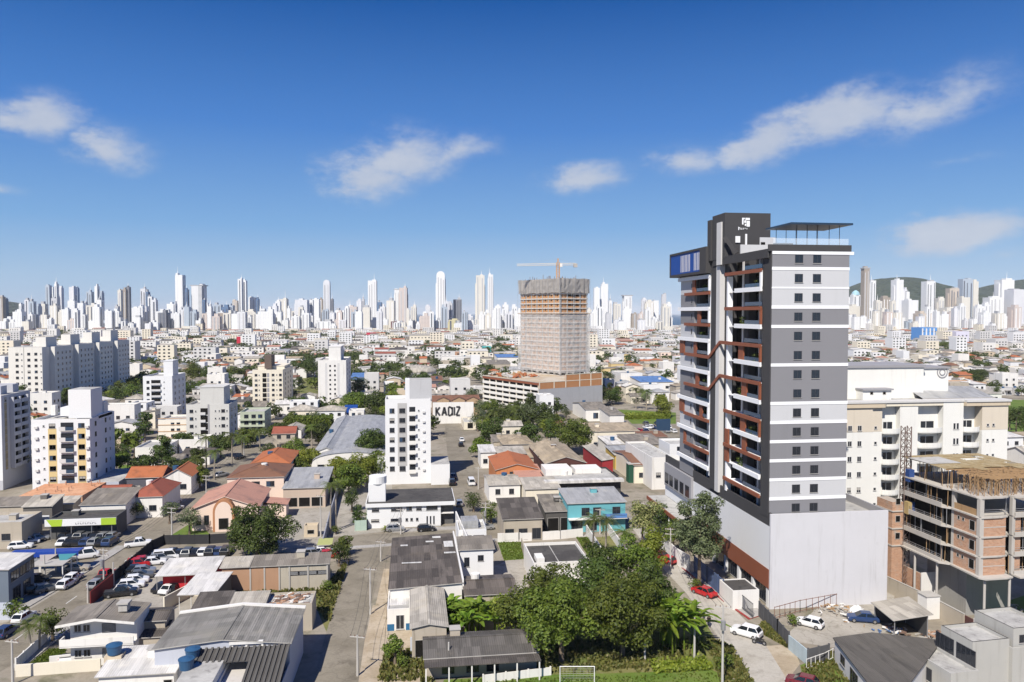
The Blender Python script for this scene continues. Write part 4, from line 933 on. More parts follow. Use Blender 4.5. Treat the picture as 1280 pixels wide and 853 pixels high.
 for px in (1096, 1112): windows(t, w, dep, 'f', [X(px)], [ht + 1.4], .7, .6, 'hole', off=-2.59)
 # shed roof slopes on the right
 b = MB(); xr = X(1158)
 b.poly([(xr, 2, ht + .25), (w - 1, 2, ht + .25), (w - 1, 9, ht + 1.9), (xr, 9, ht + 2.4)], R_STEEL); b.poly([(xr, 9, ht + 2.4), (w - 1, 9, ht + 1.9), (w - 1, 16, ht + .3), (xr, 16, ht + .3)], R_STEEL); b.box(xr, 1.9, ht, w - .9, 2.0, ht + .24, CONCRETE); b.poly([(w - 1, 2, ht), (w - 1, 16, ht), (w - 1, 16, ht + .3), (w - 1, 9, ht + 1.9), (w - 1, 2, ht + .25)], CONCRETE); b.build('roof', t)
cream_block()
def unfinished_block():
 """brick and concrete block under construction, formwork props on top"""
 dep = 111.0; p = G(1222, D2Y(dep)); t = thing('unfinished_brick_block', 'unfinished brick and concrete apartment block with timber formwork on top', 'building site', (p.x, p.y, 0), R(1.5))
 ax, ay = axes(R(1.5)); zt = lambda py: len_y(p, ZA, py); X = lambda px: len_x(p, ax, px)
 SLAB = plaster('site_concrete', (.46, .43, .39), .12, .5); w = 14.0; dp = 17.0
 occupy(p.x - 6, p.y - 2, p.x + w, p.y + dp + 4)
 zl = [zt(646), zt(670.5), zt(695), zt(719)]; st = (zl[0] - zl[3]) / 3
 zl = [zl[0] + st] + zl       # five slab levels, topmost first
 b = MB()
 for i, z in enumerate(zl):
  q = MB(); o = 1.2 if i == 4 else 0
  pts = [(-.5 - o * .3, .2 - o), (0 - o * .2, -.5 - o), (3.2, -.5 - o), (4.4, -.2 - o), (4.4, 1.0), (5.0, 1.0), (5.2, -.6 - o), (w, -.6 - o), (w, dp), (-.2, dp), (-1.3 - o * .3, 16), (-1.3 - o * .3, 6.2), (-.5, 5.2)]
  q.prism(pts, z - .22, z, SLAB); q.build('floor_slab', t)
 # columns, brick infill, dark interior
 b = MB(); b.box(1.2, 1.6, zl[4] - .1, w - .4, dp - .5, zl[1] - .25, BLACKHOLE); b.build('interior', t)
 for i in range(1, 5):
  z1 = zl[i - 1] - .222; z0 = zl[i] + .002
  for q in ((-.3, -.35, .35, .3), (5.0, -.35, 5.5, .2), (10, -.35, 10.4, .2), (-.15, 5.0, .35, 5.5), (.5, 8.6, .8, 8.9), (.5, 11.8, .8, 12.1), (.5, 15, .8, 15.3)): k = MB(); k.box(q[0], q[1], z0, q[2], q[3], z1, SLAB); k.build('column', t)
  if i > 1:
   m = MB(); m.box(.36, -.28, z0, 4.0, -.08, z1, BRICK); m.box(.36, -.30, z0 + 1.25, 4.0, -.281, z0 + 1.37, SLAB); m.box(-.12, .31, z0, .06, 4.98, z1, BRICK); m.box(5.55, -.15, z0, 6.6, .0, z1, BRICK); m.box(4.0, 1.0, z0, 4.98, 1.2, z1, BRICK); m.build('brick_infill', t)
   windows(t, 0, 0, 'l', [1.3], [z0 + 1.25], 1.1, 1.5, 'hole', 'opening', off=.125); windows(t, 0, 0, 'l', [3.1, 4.0], [z0 + 1.7], .5, .6, 'hole', 'opening', off=.125)
  elif i == 1:
   m = MB(); m.box(-.1, .4, z0, .0, 5, z0 + .9, TIMBER); m.build('board', t)
  # white slab-edge parapet on the balcony side with steel rail, and on the right
  r = MB(); r.box(-1.3, 6.25, z0, -1.15, 15.9, z0 + .55, SLAB); r.box(5.3, -.6, z0, w, -.48, z0 + .5, SLAB); r.build('balcony_edge', t)
  r = MB()
  for zz in (.75, 1.05): r.bar((-1.2, 6.3, z0 + zz), (-1.2, 15.8, z0 + zz), .05, .05, STEEL); r.bar((5.4, -.5, z0 + zz), (w, -.5, z0 + zz), .05, .05, STEEL); r.bar((.4, -.45, z0 + zz), (4.2, -.45, z0 + zz), .05, .05, STEEL) if i == 1 else None
  for y in (6.3, 8.2, 10.1, 12, 13.9, 15.8): r.tube((-1.2, y, z0 + .5), (-1.2, y, z0 + 1.1), .03, .03, STEEL, 5)
  r.build('guard_rail', t)
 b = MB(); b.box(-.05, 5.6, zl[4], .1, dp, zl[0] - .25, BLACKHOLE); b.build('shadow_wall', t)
 for i in range(1, 5):
  q = MB(); rr = random.Random(i)
  for k in range(26): x, y = (rr.uniform(-1.1, .4), rr.uniform(5.5, 16)) if k < 16 else (rr.uniform(4.2, w), rr.uniform(-.3, .8)); q.tube((x, y, zl[i]), (x + rr.gauss(0, .05), y, zl[i - 1] - .22), .05, .05, TIMBER if k % 3 else STEEL, 5)
  q.build('scaffold_props', t)
 # formwork: forest of timber props, beams and the plywood deck
 r = random.Random(11); z0 = zl[0] + .002; z1 = z0 + 2.7; pr = MB()
 for i in range(230):
  x = r.uniform(-.6, w - .3); y = r.uniform(-.2, dp - .4) if r.random() < .5 else r.uniform(-.3, 6)
  pr.tube((x, y, z0), (x + r.gauss(0, .06), y + r.gauss(0, .06), z1 + r.uniform(-.3, .15)), .045, .045, TIMBER, 5)
 for i in range(26):
  x = r.uniform(0, w - 1); y = r.uniform(0, 8); pr.bar((x, y, z0 + .1), (x + r.uniform(-1.2, 1.2), y + r.uniform(-1, 1), z1), .06, .06, TIMBER)
 pr.build('props', t); bm = MB()
 for i in range(20): y = -.3 + i * .42; bm.bar((-.8 + r.random() * 2, y, z1 + .03 + r.uniform(-.05, .05)), (w - r.random() * 3, y + r.uniform(-.3, .3), z1 + .03), .08, .14, TIMBER)
 for i in range(40): x = r.uniform(-.5, w - 3); y = r.uniform(-.2, 8); bm.bar((x, y, z1 + .15), (x + r.uniform(-2.5, 2.5), y + r.uniform(-2.5, 2.5), z1 + .18), .1, .05, TIMBER)
 bm.build('formwork_beams', t); PLY = ground_mat('formwork_ply', [(.30, .22, .11), (.36, .29, .17), (.20, .15, .09)], .5, 4)
 d = MB()
 for i in range(9):
  for j in range(7):
   if j < 1 and r.random() < .75 or r.random() < .08: continue
   x = -.8 + i * 1.64; y = 4.6 + j * 1.75; d.box(x, y, z1 + .14 + r.uniform(0, .06), x + 1.6, y + 1.7, z1 + .21 + r.uniform(0, .06), PLY)
 d.build('formwork_deck', t); d = MB(); d.box(-.9, 9.5, z1 + .29, 4.6, 14.5, z1 + .36, FLAT_GREY); d.build('poured_slab', t)
 # ground storey
 b = MB(); b.box(1.8, 4.5, -.2, 9.5, 13, zl[4] - .24, plaster('dim_render', (.30, .29, .27), .1, .5)); b.build('ground_floor_core', t)
 WHT = WHITE; b = MB(); b.box(-2.6, -2.4, -.2, 1.8, -2.2, 2.6, WHT); b.build('site_wall', t)
 b = MB(); b.box(-2.8, -2.2, -.2, -2.6, 2.8, 2.4, plaster('brown_gate', (.10, .045, .04), .2, .3)); b.build('gate', t)
 for x, y in ((-1.2, 7), (-1.2, 12), (4, -1.2), (9, -1.0), (.2, -.9)): k = MB(); k.tube((x, y, -.2), (x, y, zl[4] - .23), .18, .18, SLAB, 8); k.build('pilotis', t)
 b = MB(); b.box(-5.2, 4.0, -.2, -3.0, 6.0, 3.4, WHT); b.box(-5.3, 3.9, 3.4, -2.9, 6.1, 3.55, CONCRETE); b.build('site_hut', t)
 # brick stair core at the far left end
 b = MB(); b.box(-3.2, 15, -.2, -1.2, 19, zl[2] + 1.4, BRICK); b.build('brick_stair_core', t)
 for z in zl[2:]:
  k = MB(); k.box(-3.3, 14.85, z - .2, -1.1, 19.1, z, SLAB); k.build('core_slab', t)
  windows(t, 0, 0, 'f', [-2.2], [z + 1.5], .9, 1.1, 'hole', 'opening', off=-14.99)
 return p
UB = unfinished_block()
def hoist():
 p = G(1129, D2Y(126)); t = thing('builders_hoist', 'narrow steel lattice hoist mast with a blue cage on the unfinished brick block', 'construction hoist', (p.x, p.y, 0)); h = len_y(p, ZA, 533)
 RUST = plaster('rusty_steel', (.17, .12, .10), .3, .3); b = MB(); s = .55
 for x in (-s, s):
  for y in (-s, s): b.bar((x, y, 0), (x, y, h), .12, .12, RUST)
 n = int(h / 1.1)
 for i in range(n):
  z = i * h / n; k = h / n
  for (a, c) in (((-s, -s), (s, -s)), ((s, -s), (s, s)), ((-s, s), (-s, -s)), ((s, s), (-s, s))): b.bar((a[0], a[1], z), (c[0], c[1], z + k), .07, .07, RUST); b.bar((a[0], a[1], z), (c[0], c[1], z), .07, .07, RUST)
 b.build('mast', t); zc = len_y(p, ZA, 600)
 b = MB(); b.box(-.5, -1.7, zc, .4, -.7, zc + 2.0, plain('blue_cage', (.03, .07, .22), .5)); b.build('cage', t)
 zc = len_y(p, ZA, 640); b = MB(); b.box(-.6, -1.7, zc, .1, -.7, zc + 2.0, plain('yellow_cage', (.40, .30, .14), .5)); b.box(.12, -1.7, zc, .6, -.7, zc + 2.0, plain('blue_cage', (.03, .07, .22), .5)); b.build('landing_gate', t)
hoist()
def grey_house():
 """flat-roofed house of bare pale render, bottom right"""
 PG = plaster('bare_pale_render', (.43, .42, .39), .08, .5); p = G(1136, 893); t = thing('flat_roofed_house', 'pale grey flat roofed modern house with black roof edges, bottom right', 'house', (p.x, p.y, 0), R(4))
 ax, ay = axes(R(4)); Z = 5.6
 b = MB(); BK = plain('black_roof_edge', (.025, .025, .027), .5)
 def blk(x0, y0, x1, y1, z0, z1, nm, edge=True):
  q = MB(); q.box(x0, y0, z0, x1, y1, z1, PG, top=FLAT_GREY)
  for (a, c, e, f) in ((x0, y0, x1, y0 + .16), (x0, y1 - .16, x1, y1), (x0, y0 + .16, x0 + .16, y1 - .16), (x1 - .16, y0 + .16, x1, y1 - .16)): q.box(a, c, z1 + .002, e, f, z1 + .38, PG, top=BK if edge else PG)
  q.build(nm, t)
 def loc(px, py, z):
  g = G(px, py, z) - p; return g.x * ax.x + g.y * ax.y, g.x * ay.x + g.y * ay.y
 fx, fy = loc(1136, 812, 3.2)
 x1, y1 = loc(1181, 786, 6.2); x2, y2 = loc(1256, 829, 6.2)
 blk(x1, fy - 6, x1 + 5.2, y1 + .6, -.2, 6.0, 'upper_block'); blk(fx, fy - 7, x1 - .01, fy, -.2, 3.0, 'terrace_block', False)
 x3, y3 = loc(1222, 768, 7.2); blk(x3, y1 - 4.5, x3 + 5.5, y3 + .5, -.2, 7.2, 'rear_block'); blk(x1 + 5.21, fy - 6.5, x1 + 14, y1 - 1, -.2, 5.0, 'side_block', False)
 windows(t, 0, 0, 'l', [fy - 5.0, fy - 1.6], [4.4], 3.0, 2.0, 'dark', 'long_window', off=-x1 + .0)
 windows(t, 0, 0, 'l', [fy - .9], [1.9], .8, 1.0, 'dark', off=-fx); windows(t, 0, 0, 'l', [fy - 3.2], [1.6], 1.6, 1.6, 'dark', off=-fx); windows(t, 0, 0, 'f', [x3 + 1.2], [6.2], .7, 1.0, 'dark', off=-(y1 - 4.5))
 occupy(p.x - 6, p.y - 5, p.x + 20, p.y + 18)
grey_house()
def dark_shed():
 z = 3.4; a = G(1041, 797, z); bq = G(1090, 790.5, z); c = G(1178, 800, z); d = G(1136, 856, z); e = G(1096, 868, z)
 t = thing('dark_roofed_shed', 'long low shed with a dark flat sheet roof beside the pale grey house', 'shed', (a.x, a.y, 0)); L = lambda q: (q.x - a.x, q.y - a.y)
 pts = [L(a), L(e), L(d), L(c), L(bq)]; b = MB(); b.prism(pts, z - .15, z, sheet_roof('shed_roof', (.115, .105, .092), .12, (1.0, 8), True)); b.build('roof', t)
 cen = Vector((sum(q[0] for q in pts) / 5, sum(q[1] for q in pts) / 5)); wl = [((Vector(q) - cen) * .96 + cen) for q in pts]; b = MB(); b.prism([(q.x, q.y) for q in wl], -.2, z - .152, WHITE); b.build('wall', t)
 v = Vector(L(e)).to_3d() - Vector((0, 0, 0)); ln = v.length; ang = math.atan2(v.y, v.x)
 for k, (u, ww, hh, zz) in enumerate(((.22, 1.6, 1.2, 1.9), (.5, 2.6, 2.2, 1.3), (.8, 1.2, 1.2, 1.8))):
  q = Vector((wl[0].x, wl[0].y, 0)).lerp(Vector((wl[1].x, wl[1].y, 0)), u); n = Vector((v.y, -v.x, 0)).normalized(); n = -n if n.x > 0 else n
  put('window', win_mesh(ww, hh, 'dark')[0], t, (q.x + n.x * .02, q.y + n.y * .02, zz), math.atan2(n.y, n.x) + R(90))
dark_shed()
def slab_wall(name, label, pts, h, mat, t=.18, posts=0, cat='wall', cap=None, z=0, group=None):
 """a free-standing wall or fence along pixels on the ground"""
 P = [G(*q) if not isinstance(q, Vector) else q for q in pts]; o = P[0]; b = MB()
 for u, v in zip(P, P[1:]):
  b.bar((u.x - o.x, u.y - o.y, h / 2 + z - .1), (v.x - o.x, v.y - o.y, h / 2 + z - .1), t, h + .2, mat)
  if cap: b.bar((u.x - o.x, u.y - o.y, h + z + .03), (v.x - o.x, v.y - o.y, h + z + .03), t + .08, .06, cap)
  if posts:
   n = max(1, int((v - u).length / posts))
   for i in range(n + 1): q = u.lerp(v, i / n); b.box(q.x - o.x - .1, q.y - o.y - .1, -.1, q.x - o.x + .1, q.y - o.y + .1, h + z + .12, mat)
 ob = b.build(name, loc=(o.x, o.y, 0)); return tag(ob, label, cat, group)
def picket(name, label, pts, h, mat, gap=.5, cat='fence'):
 P = [G(*q) for q in pts]; o = P[0]; b = MB()
 for u, v in zip(P, P[1:]):
  for z in (h * .15, h * .95): b.bar((u.x - o.x, u.y - o.y, z), (v.x - o.x, v.y - o.y, z), .06, .07, mat)
  n = max(1, int((v - u).length / gap))
  for i in range(n + 1): q = u.lerp(v, i / n); b.box(q.x - o.x - .03, q.y - o.y - .03, 0, q.x - o.x + .03, q.y - o.y + .03, h, mat)
 return tag(b.build(name, loc=(o.x, o.y, 0)), label, cat)
GATE_GREY = plaster('dark_metal_fence', (.10, .10, .105), .15, .3); PURPLE = plaster('purple_mural', (.20, .09, .24), .5, .3); BLUEHOARD = plaster('blue_hoarding', (.09, .13, .24), .4, .4)
slab_wall('metal_fence', 'dark grey sheet metal fence between the grass verge and the parking yard', [(949, 771), (972, 795), (986, 811)], 2.3, GATE_GREY, .08, 1.6, 'fence')
slab_wall('painted_wall', 'low blue and white painted wall with a faded mural beside the yard gate', [(986, 812), (1010, 832)], 2.0, plaster('faded_blue_mural', (.42, .50, .54), .3, .6), .15, 0, 'wall')
slab_wall('site_gate', 'dark brown metal gate at the corner of the parking yard', [(1010, 832), (1036, 826)], 2.2, GATE_GREY, .08, 1.2, 'gate')
picket('handrail_fence', 'white railing with stair steps beside the bottom lawn', [(1008, 838), (1030, 830), (1046, 822)], 1.5, WHITE, .8, 'fence')
slab_wall('hoarding', 'dark blue hoarding with murals in front of the podium', [(868, 716), (884, 730), (904, 748)], 3.0, BLUEHOARD, .1, 2.0, 'fence')
slab_wall('mural_fence', 'purple painted mural fence beside the grey entrance hut', [(911, 748), (925, 760)], 2.6, PURPLE, .1, 0, 'fence')
picket('bar_gate', 'grey bar gate between the mural fence and the podium', [(926, 761), (941, 774)], 2.4, GATE_GREY, .3, 'gate')
p, w, d = roof_rect(916, 949, 739, 724, 3.0)
house('entrance_hut', 'small white hut with a flat dark grey roof in front of the podium', 'hut', p, w, d, 2.9, kind='flat', wall=WHITE, floor=FLAT_DARK, up=.12)
slab_wall('brown_wall', 'pale plastered boundary wall beside the street above the leafy tree', [(826, 688), (846, 706), (862, 716)], 3.0, WHITE, .2, 0, 'wall')
picket('timber_fence', 'rusty railings and boards along the foot of the blank podium wall', [(968, 775), (1000, 766), (1060, 755), (1094, 748)], 2.0, plaster('rusty_rail', (.20, .10, .07), .3, .4), 1.1)
slab_wall('yard_wall', 'grey block wall separating the parking yard from the building site', [(1104, 738), (1160, 765), (1205, 790)], 2.6, DIRTY, .2, 0, 'wall', CONCRETE)
slab_wall('brick_boundary_wall', 'orange brick boundary wall with concrete posts by the blank podium', [(1106, 728), (1128, 737), (1152, 750)], 4.2, BRICK, .2, 4, 'wall')
slab_wall('white_site_wall', 'tall white plastered wall at the foot of the unfinished block', [(1151, 752), (1187, 748)], 4.6, WHITE, .2, 0, 'wall')
p, w, d = roof_rect(1118, 1166, 774, 752, 3.0)
t = thing('lean_to_shelter', 'open lean-to shelter with a pale sheet roof in the parking yard', 'shelter', (p.x, p.y, 0), R(-8))
b = roof_mb('sx', w * .85, d, 2.9, .9, R_LIGHT, .3); b.build('roof', t)
for x in (.1, w * .8):
 for y in (.1, d - .2): k = MB(); k.tube((x, y, -.1), (x, y, 2.8 + .8 * x / w), .07, .07, STEEL, 6); k.build('post', t)
b = MB(); b.box(.1, d - .15, -.1, w * .8, d, 2.7, GATE_GREY); b.box(w * .8, .2, -.1, w * .8 + .1, d, 3.3, GATE_GREY); b.build('wall', t)
car(G(1012, 783), 133, 'hatch', 'white', 'white hatchback parked in the yard below the blank podium wall')
car(G(1079, 777), 160, 'sedan', 'blue', 'dark blue car parked under the lean-to side of the yard')
t = thing('covered_heap', 'white tarpaulin over a heap by the blue car in the yard', 'tarpaulin', tuple(G(1070, 768)))
r = random.Random(3); b = MB(); n = 12
ring = lambda z, rr: [(rr * (1 + .2 * r.random()) * math.cos(6.283 * i / n), rr * .7 * (1 + .2 * r.random()) * math.sin(6.283 * i / n), z * (.8 + .4 * r.random())) for i in range(n)]
rs = [ring(0, 1.3), ring(.6, 1.1), ring(1.0, .7), ring(1.25, .2)]
for A, Bq in zip(rs, rs[1:]):
 for i in range(n): b.poly([A[i], A[(i + 1) % n], Bq[(i + 1) % n], Bq[i]], WHITE_CLEAN)
b.build('tarpaulin', t)
def rubble(px, py, label, n, rad, seed, mats, name='rubble_heap', cat='rubble', mx=.5):
 r = random.Random(seed); p = G(px, py); b = MB()
 for i in range(n):
  x, y = r.gauss(0, rad * .5), r.gauss(0, rad * .5); s = r.uniform(.08, mx); z = max(0, (1 - math.hypot(x, y) / rad)) * rad * .25
  a = r.uniform(0, 3.14); c, q = math.cos(a), math.sin(a); b.bar((x - c * s, y - q * s, z + r.uniform(.05, .3)), (x + c * s, y + q * s, z + r.uniform(.05, .3)), s * r.uniform(.2, .9), s * .4, r.choice(mats))
 return tag(b.build(name, loc=tuple(p)), label, cat, kind='stuff')
rubble(1120, 792, 'blue plastic sheets and scrap piled beside the dark roofed shed', 60, 2.2, 5, [R_BLUE, WHITE, PLAIN_BROWN := plaster('scrap_brown', (.2, .13, .1), .3, .4)])
rubble(1172, 800, 'builders rubble and bricks against the yard wall', 90, 2.4, 6, [BRICK, CONCRETE, PLAIN_BROWN])
rubble(1050, 766, 'planks and scrap stacked along the podium fence', 90, 3.4, 7, [TIMBER, CONCRETE, WHITE])
rubble(1258, 762, 'grey rubble on the lawn by the unfinished block', 60, 2.4, 8, [CONCRETE, DIRTY])
# ------------------------------------------------------------------ centre: sheds, houses and the white tower block
def roof_house(name, label, cat, pxl, pxr, pyf, pyb, z, kind, rise, wall, roof=None, floor=None, wins=(), rz=0.0, group=None, over=.3, up=.5, occ=True):
 p, w, d = roof_rect(pxl, pxr, pyf, pyb, z, rz)
 if kind != 'flat':     # the roof overhangs: bring the walls in
  a, c = axes(rz); p = p + a * over + c * over; w -= 2 * over; d -= 2 * over
 h = z - (up if kind == 'flat' else 0)
 ws = [tuple([s[0], [u * (w if s[0] in 'fk' else d) for u in s[1]], s[2]] + list(s[3:])) for s in wins]
 return house(name, label, cat, p, w, d, h, rz, kind, rise, wall, roof, floor, ws, group, over, None, up, occ)
# big dark sheet-roofed shed by the middle road, with its pale annexe
WAREDARK = sheet_roof('patched_dark_sheet', (.115, .098, .085), .45, (1.1, 4.2))
t = roof_house('workshop_shed', 'long workshop shed with patched dark brown sheet roof beside the middle road', 'workshop', 485, 580, 737, 671, 4.6, 'sx', .5, WHITE, WAREDARK, wins=[('f', [.12], [1.6], 1.5, 2.4, 'dark', 'door')])
w, d, h = t['dims']; PATCH = sheet_roof('new_white_sheet', (.60, .59, .57), .05); b = MB()
for (u, v, a, c) in ((.18, .80, .12, .03), (.60, .84, .13, .03), (.72, .93, .14, .04), (.90, .75, .15, .13), (.90, .56, .18, .03), (.30, .42, .30, .02)): b.box(u * w - a * w / 2, v * d - c * d / 2, h + .5 * u + .07, u * w + a * w / 2, v * d + c * d / 2, h + .5 * u + .10, PATCH)
b.build('new_roof_sheet', t)
b = MB(); b.box(w + .05, -.2, h - .6, w + .3, d, h + .95, WHITE); b.build('parapet_wall', t)
b = MB(); b.box(-.3, -2.6, 2.9, 3.6, -.05, 3.05, R_WHITE); b.build('canopy', t)
t = roof_house('sheet_roofed_annexe', 'annexe with a pale sheet roof below the patched dark workshop roof', 'workshop', 512, 561, 786, 736, 4.4, 'gy', .5, DIRTY, R_LIGHT, wins=[('f', [.5], [1.5], 3.8, 2.4, 'hole', 'opening')])
p, w, d = roof_rect(484, 513, 762, 738, 3.2)
t = house('office_front', 'small white office front with blue painted dado beside the pale annexe', 'office', p, w, d, 3.0, kind='flat', wall=WHITE, up=.2, wins=[('f', [w * .55], [1.25], 1.2, 2.1, 'plain', 'door')])
b = MB(); b.box(-.02, -.02, 0, w * .3, .0, 1.0, plain('blue_dado', (.02, .12, .25), .6)); b.box(w * .8, -.02, 0, w + .02, 0, 1.0, plain('blue_dado', (.02, .12, .25), .6)); b.build('blue_dado', t)
slab_wall('yard_wall', 'short pale blue yard wall in front of the pale annexe', [(513, 817), (530, 817), (530, 806)], 2.2, plaster('pale_blue_wall', (.46, .49, .55), .1, .5), .2, 0, 'wall')
t = roof_house('dark_lean_shed', 'low shed with a dark hipped sheet roof right of the workshop', 'shed', 580, 648, 745, 719, 4.0, 'gx', .8, DIRTY, WAREDARK)
# house with veranda at the bottom edge
t = roof_house('veranda_house', 'long low house with dark grey sheet roof and open veranda posts by the lawn', 'house', 529, 674, 824, 789, 2.7, 'gx', .9, DIRTY, sheet_roof('grey_brown_sheet', (.125, .115, .105), .3), wins=[('f', [.2, .42, .6], [1.5], 1.6, 2.1, 'dark', 'door')])
w, d, h = t['dims']; b = MB(); b.box(-.2, -2.4, h - .22, w + .2, -.3, h - .12, R_DARK); b.build('veranda_roof', t)
for i in range(6): k = MB(); k.box(w * i / 5 - .08, -2.3, -.1, w * i / 5 + .08, -2.14, h - .22, WHITE); k.build('veranda_post', t)
slab_wall('garden_wall', 'low white garden wall with thin posts along the lawn', [(604, 854), (688, 844)], 1.0, WHITE, .15, 2.2, 'wall')
# small white two-part house
t = roof_house('white_house', 'small white two storey house with grey roof right of the patched workshop roof', 'house', 573, 619, 688, 674, 5.8, 'sy', .6, WHITE_CLEAN, FLAT_DARK and R_GREY, wins=[('f', [.62], [4.2], 1.0, 1.0, 'dark'), ('f', [.2], [3.6], .9, 1.6, 'dark', 'door')])
t = roof_house('white_terrace_house', 'white house with a roof terrace and railing at the street corner', 'house', 573, 608, 663, 650, 5.6, 'flat', 0, WHITE_CLEAN, floor=FLAT_GREY, wins=[('f', [.28, .72], [3.9], 2.0, 1.3, 'dark')])
w, d, h = t['dims']; b = MB()
for z in (.9, 1.2): b.bar((0, .1, h + z), (w, .1, h + z), .05, .05, STEEL); b.bar((w - .1, 0, h + z), (w - .1, d, h + z), .05, .05, STEEL)
b.build('roof_railing', t); b = MB(); b.box(w * .15, d * .35, h + .02, w * .75, d * .9, h + 1.5, R_STEEL); b.build('roof_shelter', t)
slab_wall('roof_garden_wall', 'tall white party wall between the workshop and the white terrace house', [(570, 676), (584, 712)], 6.0, WHITE, .25, 0, 'wall')
# flat dark roof with white parapet
t = roof_house('flat_roofed_house', 'low house with a black flat roof inside a white parapet, behind the big trees', 'house', 667, 737, 704, 678, 4.2, 'flat', 0, WHITE, floor=FLAT_DARK, up=.5)
w, d, h = t['dims']; b = MB(); b.box(w * .08, d * .12, h + .01, w * .22, d * .38, h + .8, WHITE); b.build('roof_hatch', t); b = MB(); b.box(w * .47, .2, h + .01, w * .485, d - .2, h + .06, FLAT_GREY); b.build('roof_joint', t)
slab_wall('garden_wall', 'white garden wall running back from the street beside the strip lawn', [(763, 716), (733, 668)], 2.0, WHITE, .2, 0, 'wall')
slab_wall('garden_wall', 'white wall of the second strip lawn under the palms', [(786, 704), (760, 666)], 2.0, WHITE, .2, 0, 'wall')
slab_wall('street_wall', 'white street wall in short panels with shrubs between them', [(650, 677), (700, 674), (728, 671)], 1.7, WHITE, .2, 3.2, 'wall')
slab_wall('street_wall', 'white wall at the lawn corner beside the white house', [(622, 678), (648, 677)], 1.8, WHITE, .2, 0, 'wall')
slab_wall('boundary_wall', 'brown boundary wall behind the strip lawn', [(652, 684), (660, 712)], 1.8, DIRTY, .2, 0, 'wall')
# row of houses behind the cross street
t = roof_house('orange_gable_house', 'orange house with a terracotta gable roof facing the cross street', 'house', 619, 674, 588, 570, 5.6, 'gy', 1.5, plaster('orange_paint', (.48, .19, .08), .08, .4), T_ORANGE, wins=[('f', [.36, .66], [4.6], .9, .9, 'dark')])
t = roof_house('white_front_house', 'low white house with pale sheet roof and two front windows below the orange gable', 'house', 610, 652, 607, 593, 4.4, 'gx', .9, WHITE, R_LIGHT, wins=[('f', [.28, .72], [2.7], 1.2, 1.3, 'dark')])
t = roof_house('pink_roofed_house', 'house with faded pink tile roof right of the orange gable house', 'house', 648, 684, 602, 586, 4.6, 'sy', 1.2, WHITE, T_PINK)
t = roof_house('cream_store', 'cream walled store with a pale lean-to roof by the blue house', 'store', 656, 702, 612, 600, 4.6, 'sy', .8, CREAM, R_LIGHT)
t = roof_house('grey_front_house', 'grey street house with a dark sheet roof and open front yard', 'house', 628, 680, 650, 631, 4.6, 'sy', 1.6, DIRTY, R_DARK, wins=[('f', [.15, .5, .85], [1.5], 1.8, 2.2, 'dark', 'door')])
t = roof_house('garage_workshop', 'garage with two dark open bays under a striped grey roof', 'garage', 681, 718, 640, 624, 4.4, 'sy', 1.2, plaster('near_black_render', (.09, .085, .08), .2, .4), R_GREY, wins=[('f', [.27, .75], [1.6], 2.4, 2.8, 'hole', 'bay')])  # one near-black tone on the walls around the two open bays
t = roof_house('blue_house', 'bright turquoise two storey house with a grey roof beside the palms', 'house', 709, 784, 630, 614, 6.2, 'sy', .9, plaster('turquoise_paint', (.13, .38, .43), .06, .4), R_STEEL, wins=[('f', [.30, .50, .84], [4.3], 1.7, 1.7, 'dark'), ('f', [.15, .4], [1.5], 2.4, 2.4, 'dark', 'door')])
w, d, h = t['dims']; b = MB(); b.box(-.1, -1.3, 2.9, w + .1, -.02, 3.1, WHITE); b.box(w * .62, -1.35, 3.1, w, -1.27, 4.0, plaster('blue_balcony', (.10, .22, .50), .05, .2)); b.build('balcony', t)
t = roof_house('open_depot', 'dark open depot with a long pale metal roof edge behind the turquoise house', 'depot', 684, 776, 601, 585, 5.2, 'flat', 0, plaster('dark_depot', (.05, .05, .052), .2, .3), floor=FLAT_GREY, up=.4, wins=[('f', [.5], [2.0], 8.5, 3.2, 'hole', 'bay')])
w, d, h = t['dims']; b = MB(); b.box(-.8, -1.6, h - .1, w + .4, .6, h + .55, R_WHITE); b.build('roof_edge', t); b = MB(); b.box(w * .05, d * .5, h + .02, w * .42, d, h + 1.6, WHITE); b.box(w * .48, d * .6, h + .02, w * .85, d, h + 1.2, WHITE); b.build('roof_wall', t)
for u, mt in ((.30, WHITE), (.46, T_ORANGE), (.80, T_ORANGE)): k = MB(); k.box(w * u, -1.2, 0, w * u + 1.5, -.1, 1.8, mt); k.build('stored_crate', t)
t = roof_house('tan_gable_house', 'maroon gabled house with stepped tan sheet roof by the large tree', 'house', 681, 734, 580, 556, 6.4, 'gy', 1.7, plaster('maroon_boards', (.085, .035, .03), .1, .4), R_TAN, wins=[('f', [.78], [4.5], .7, 1.0, 'dark')])
w, d, h = t['dims']; b = MB()
for v in (.33, .66): b.box(-.4, d * v, h + .1, w / 2, d * v + .3, h + .3, R_TAN); b.box(-.4, d * v, h + .05, -.2, d * v + .3, h + .4, R_TAN)
b.build('roof_step', t)
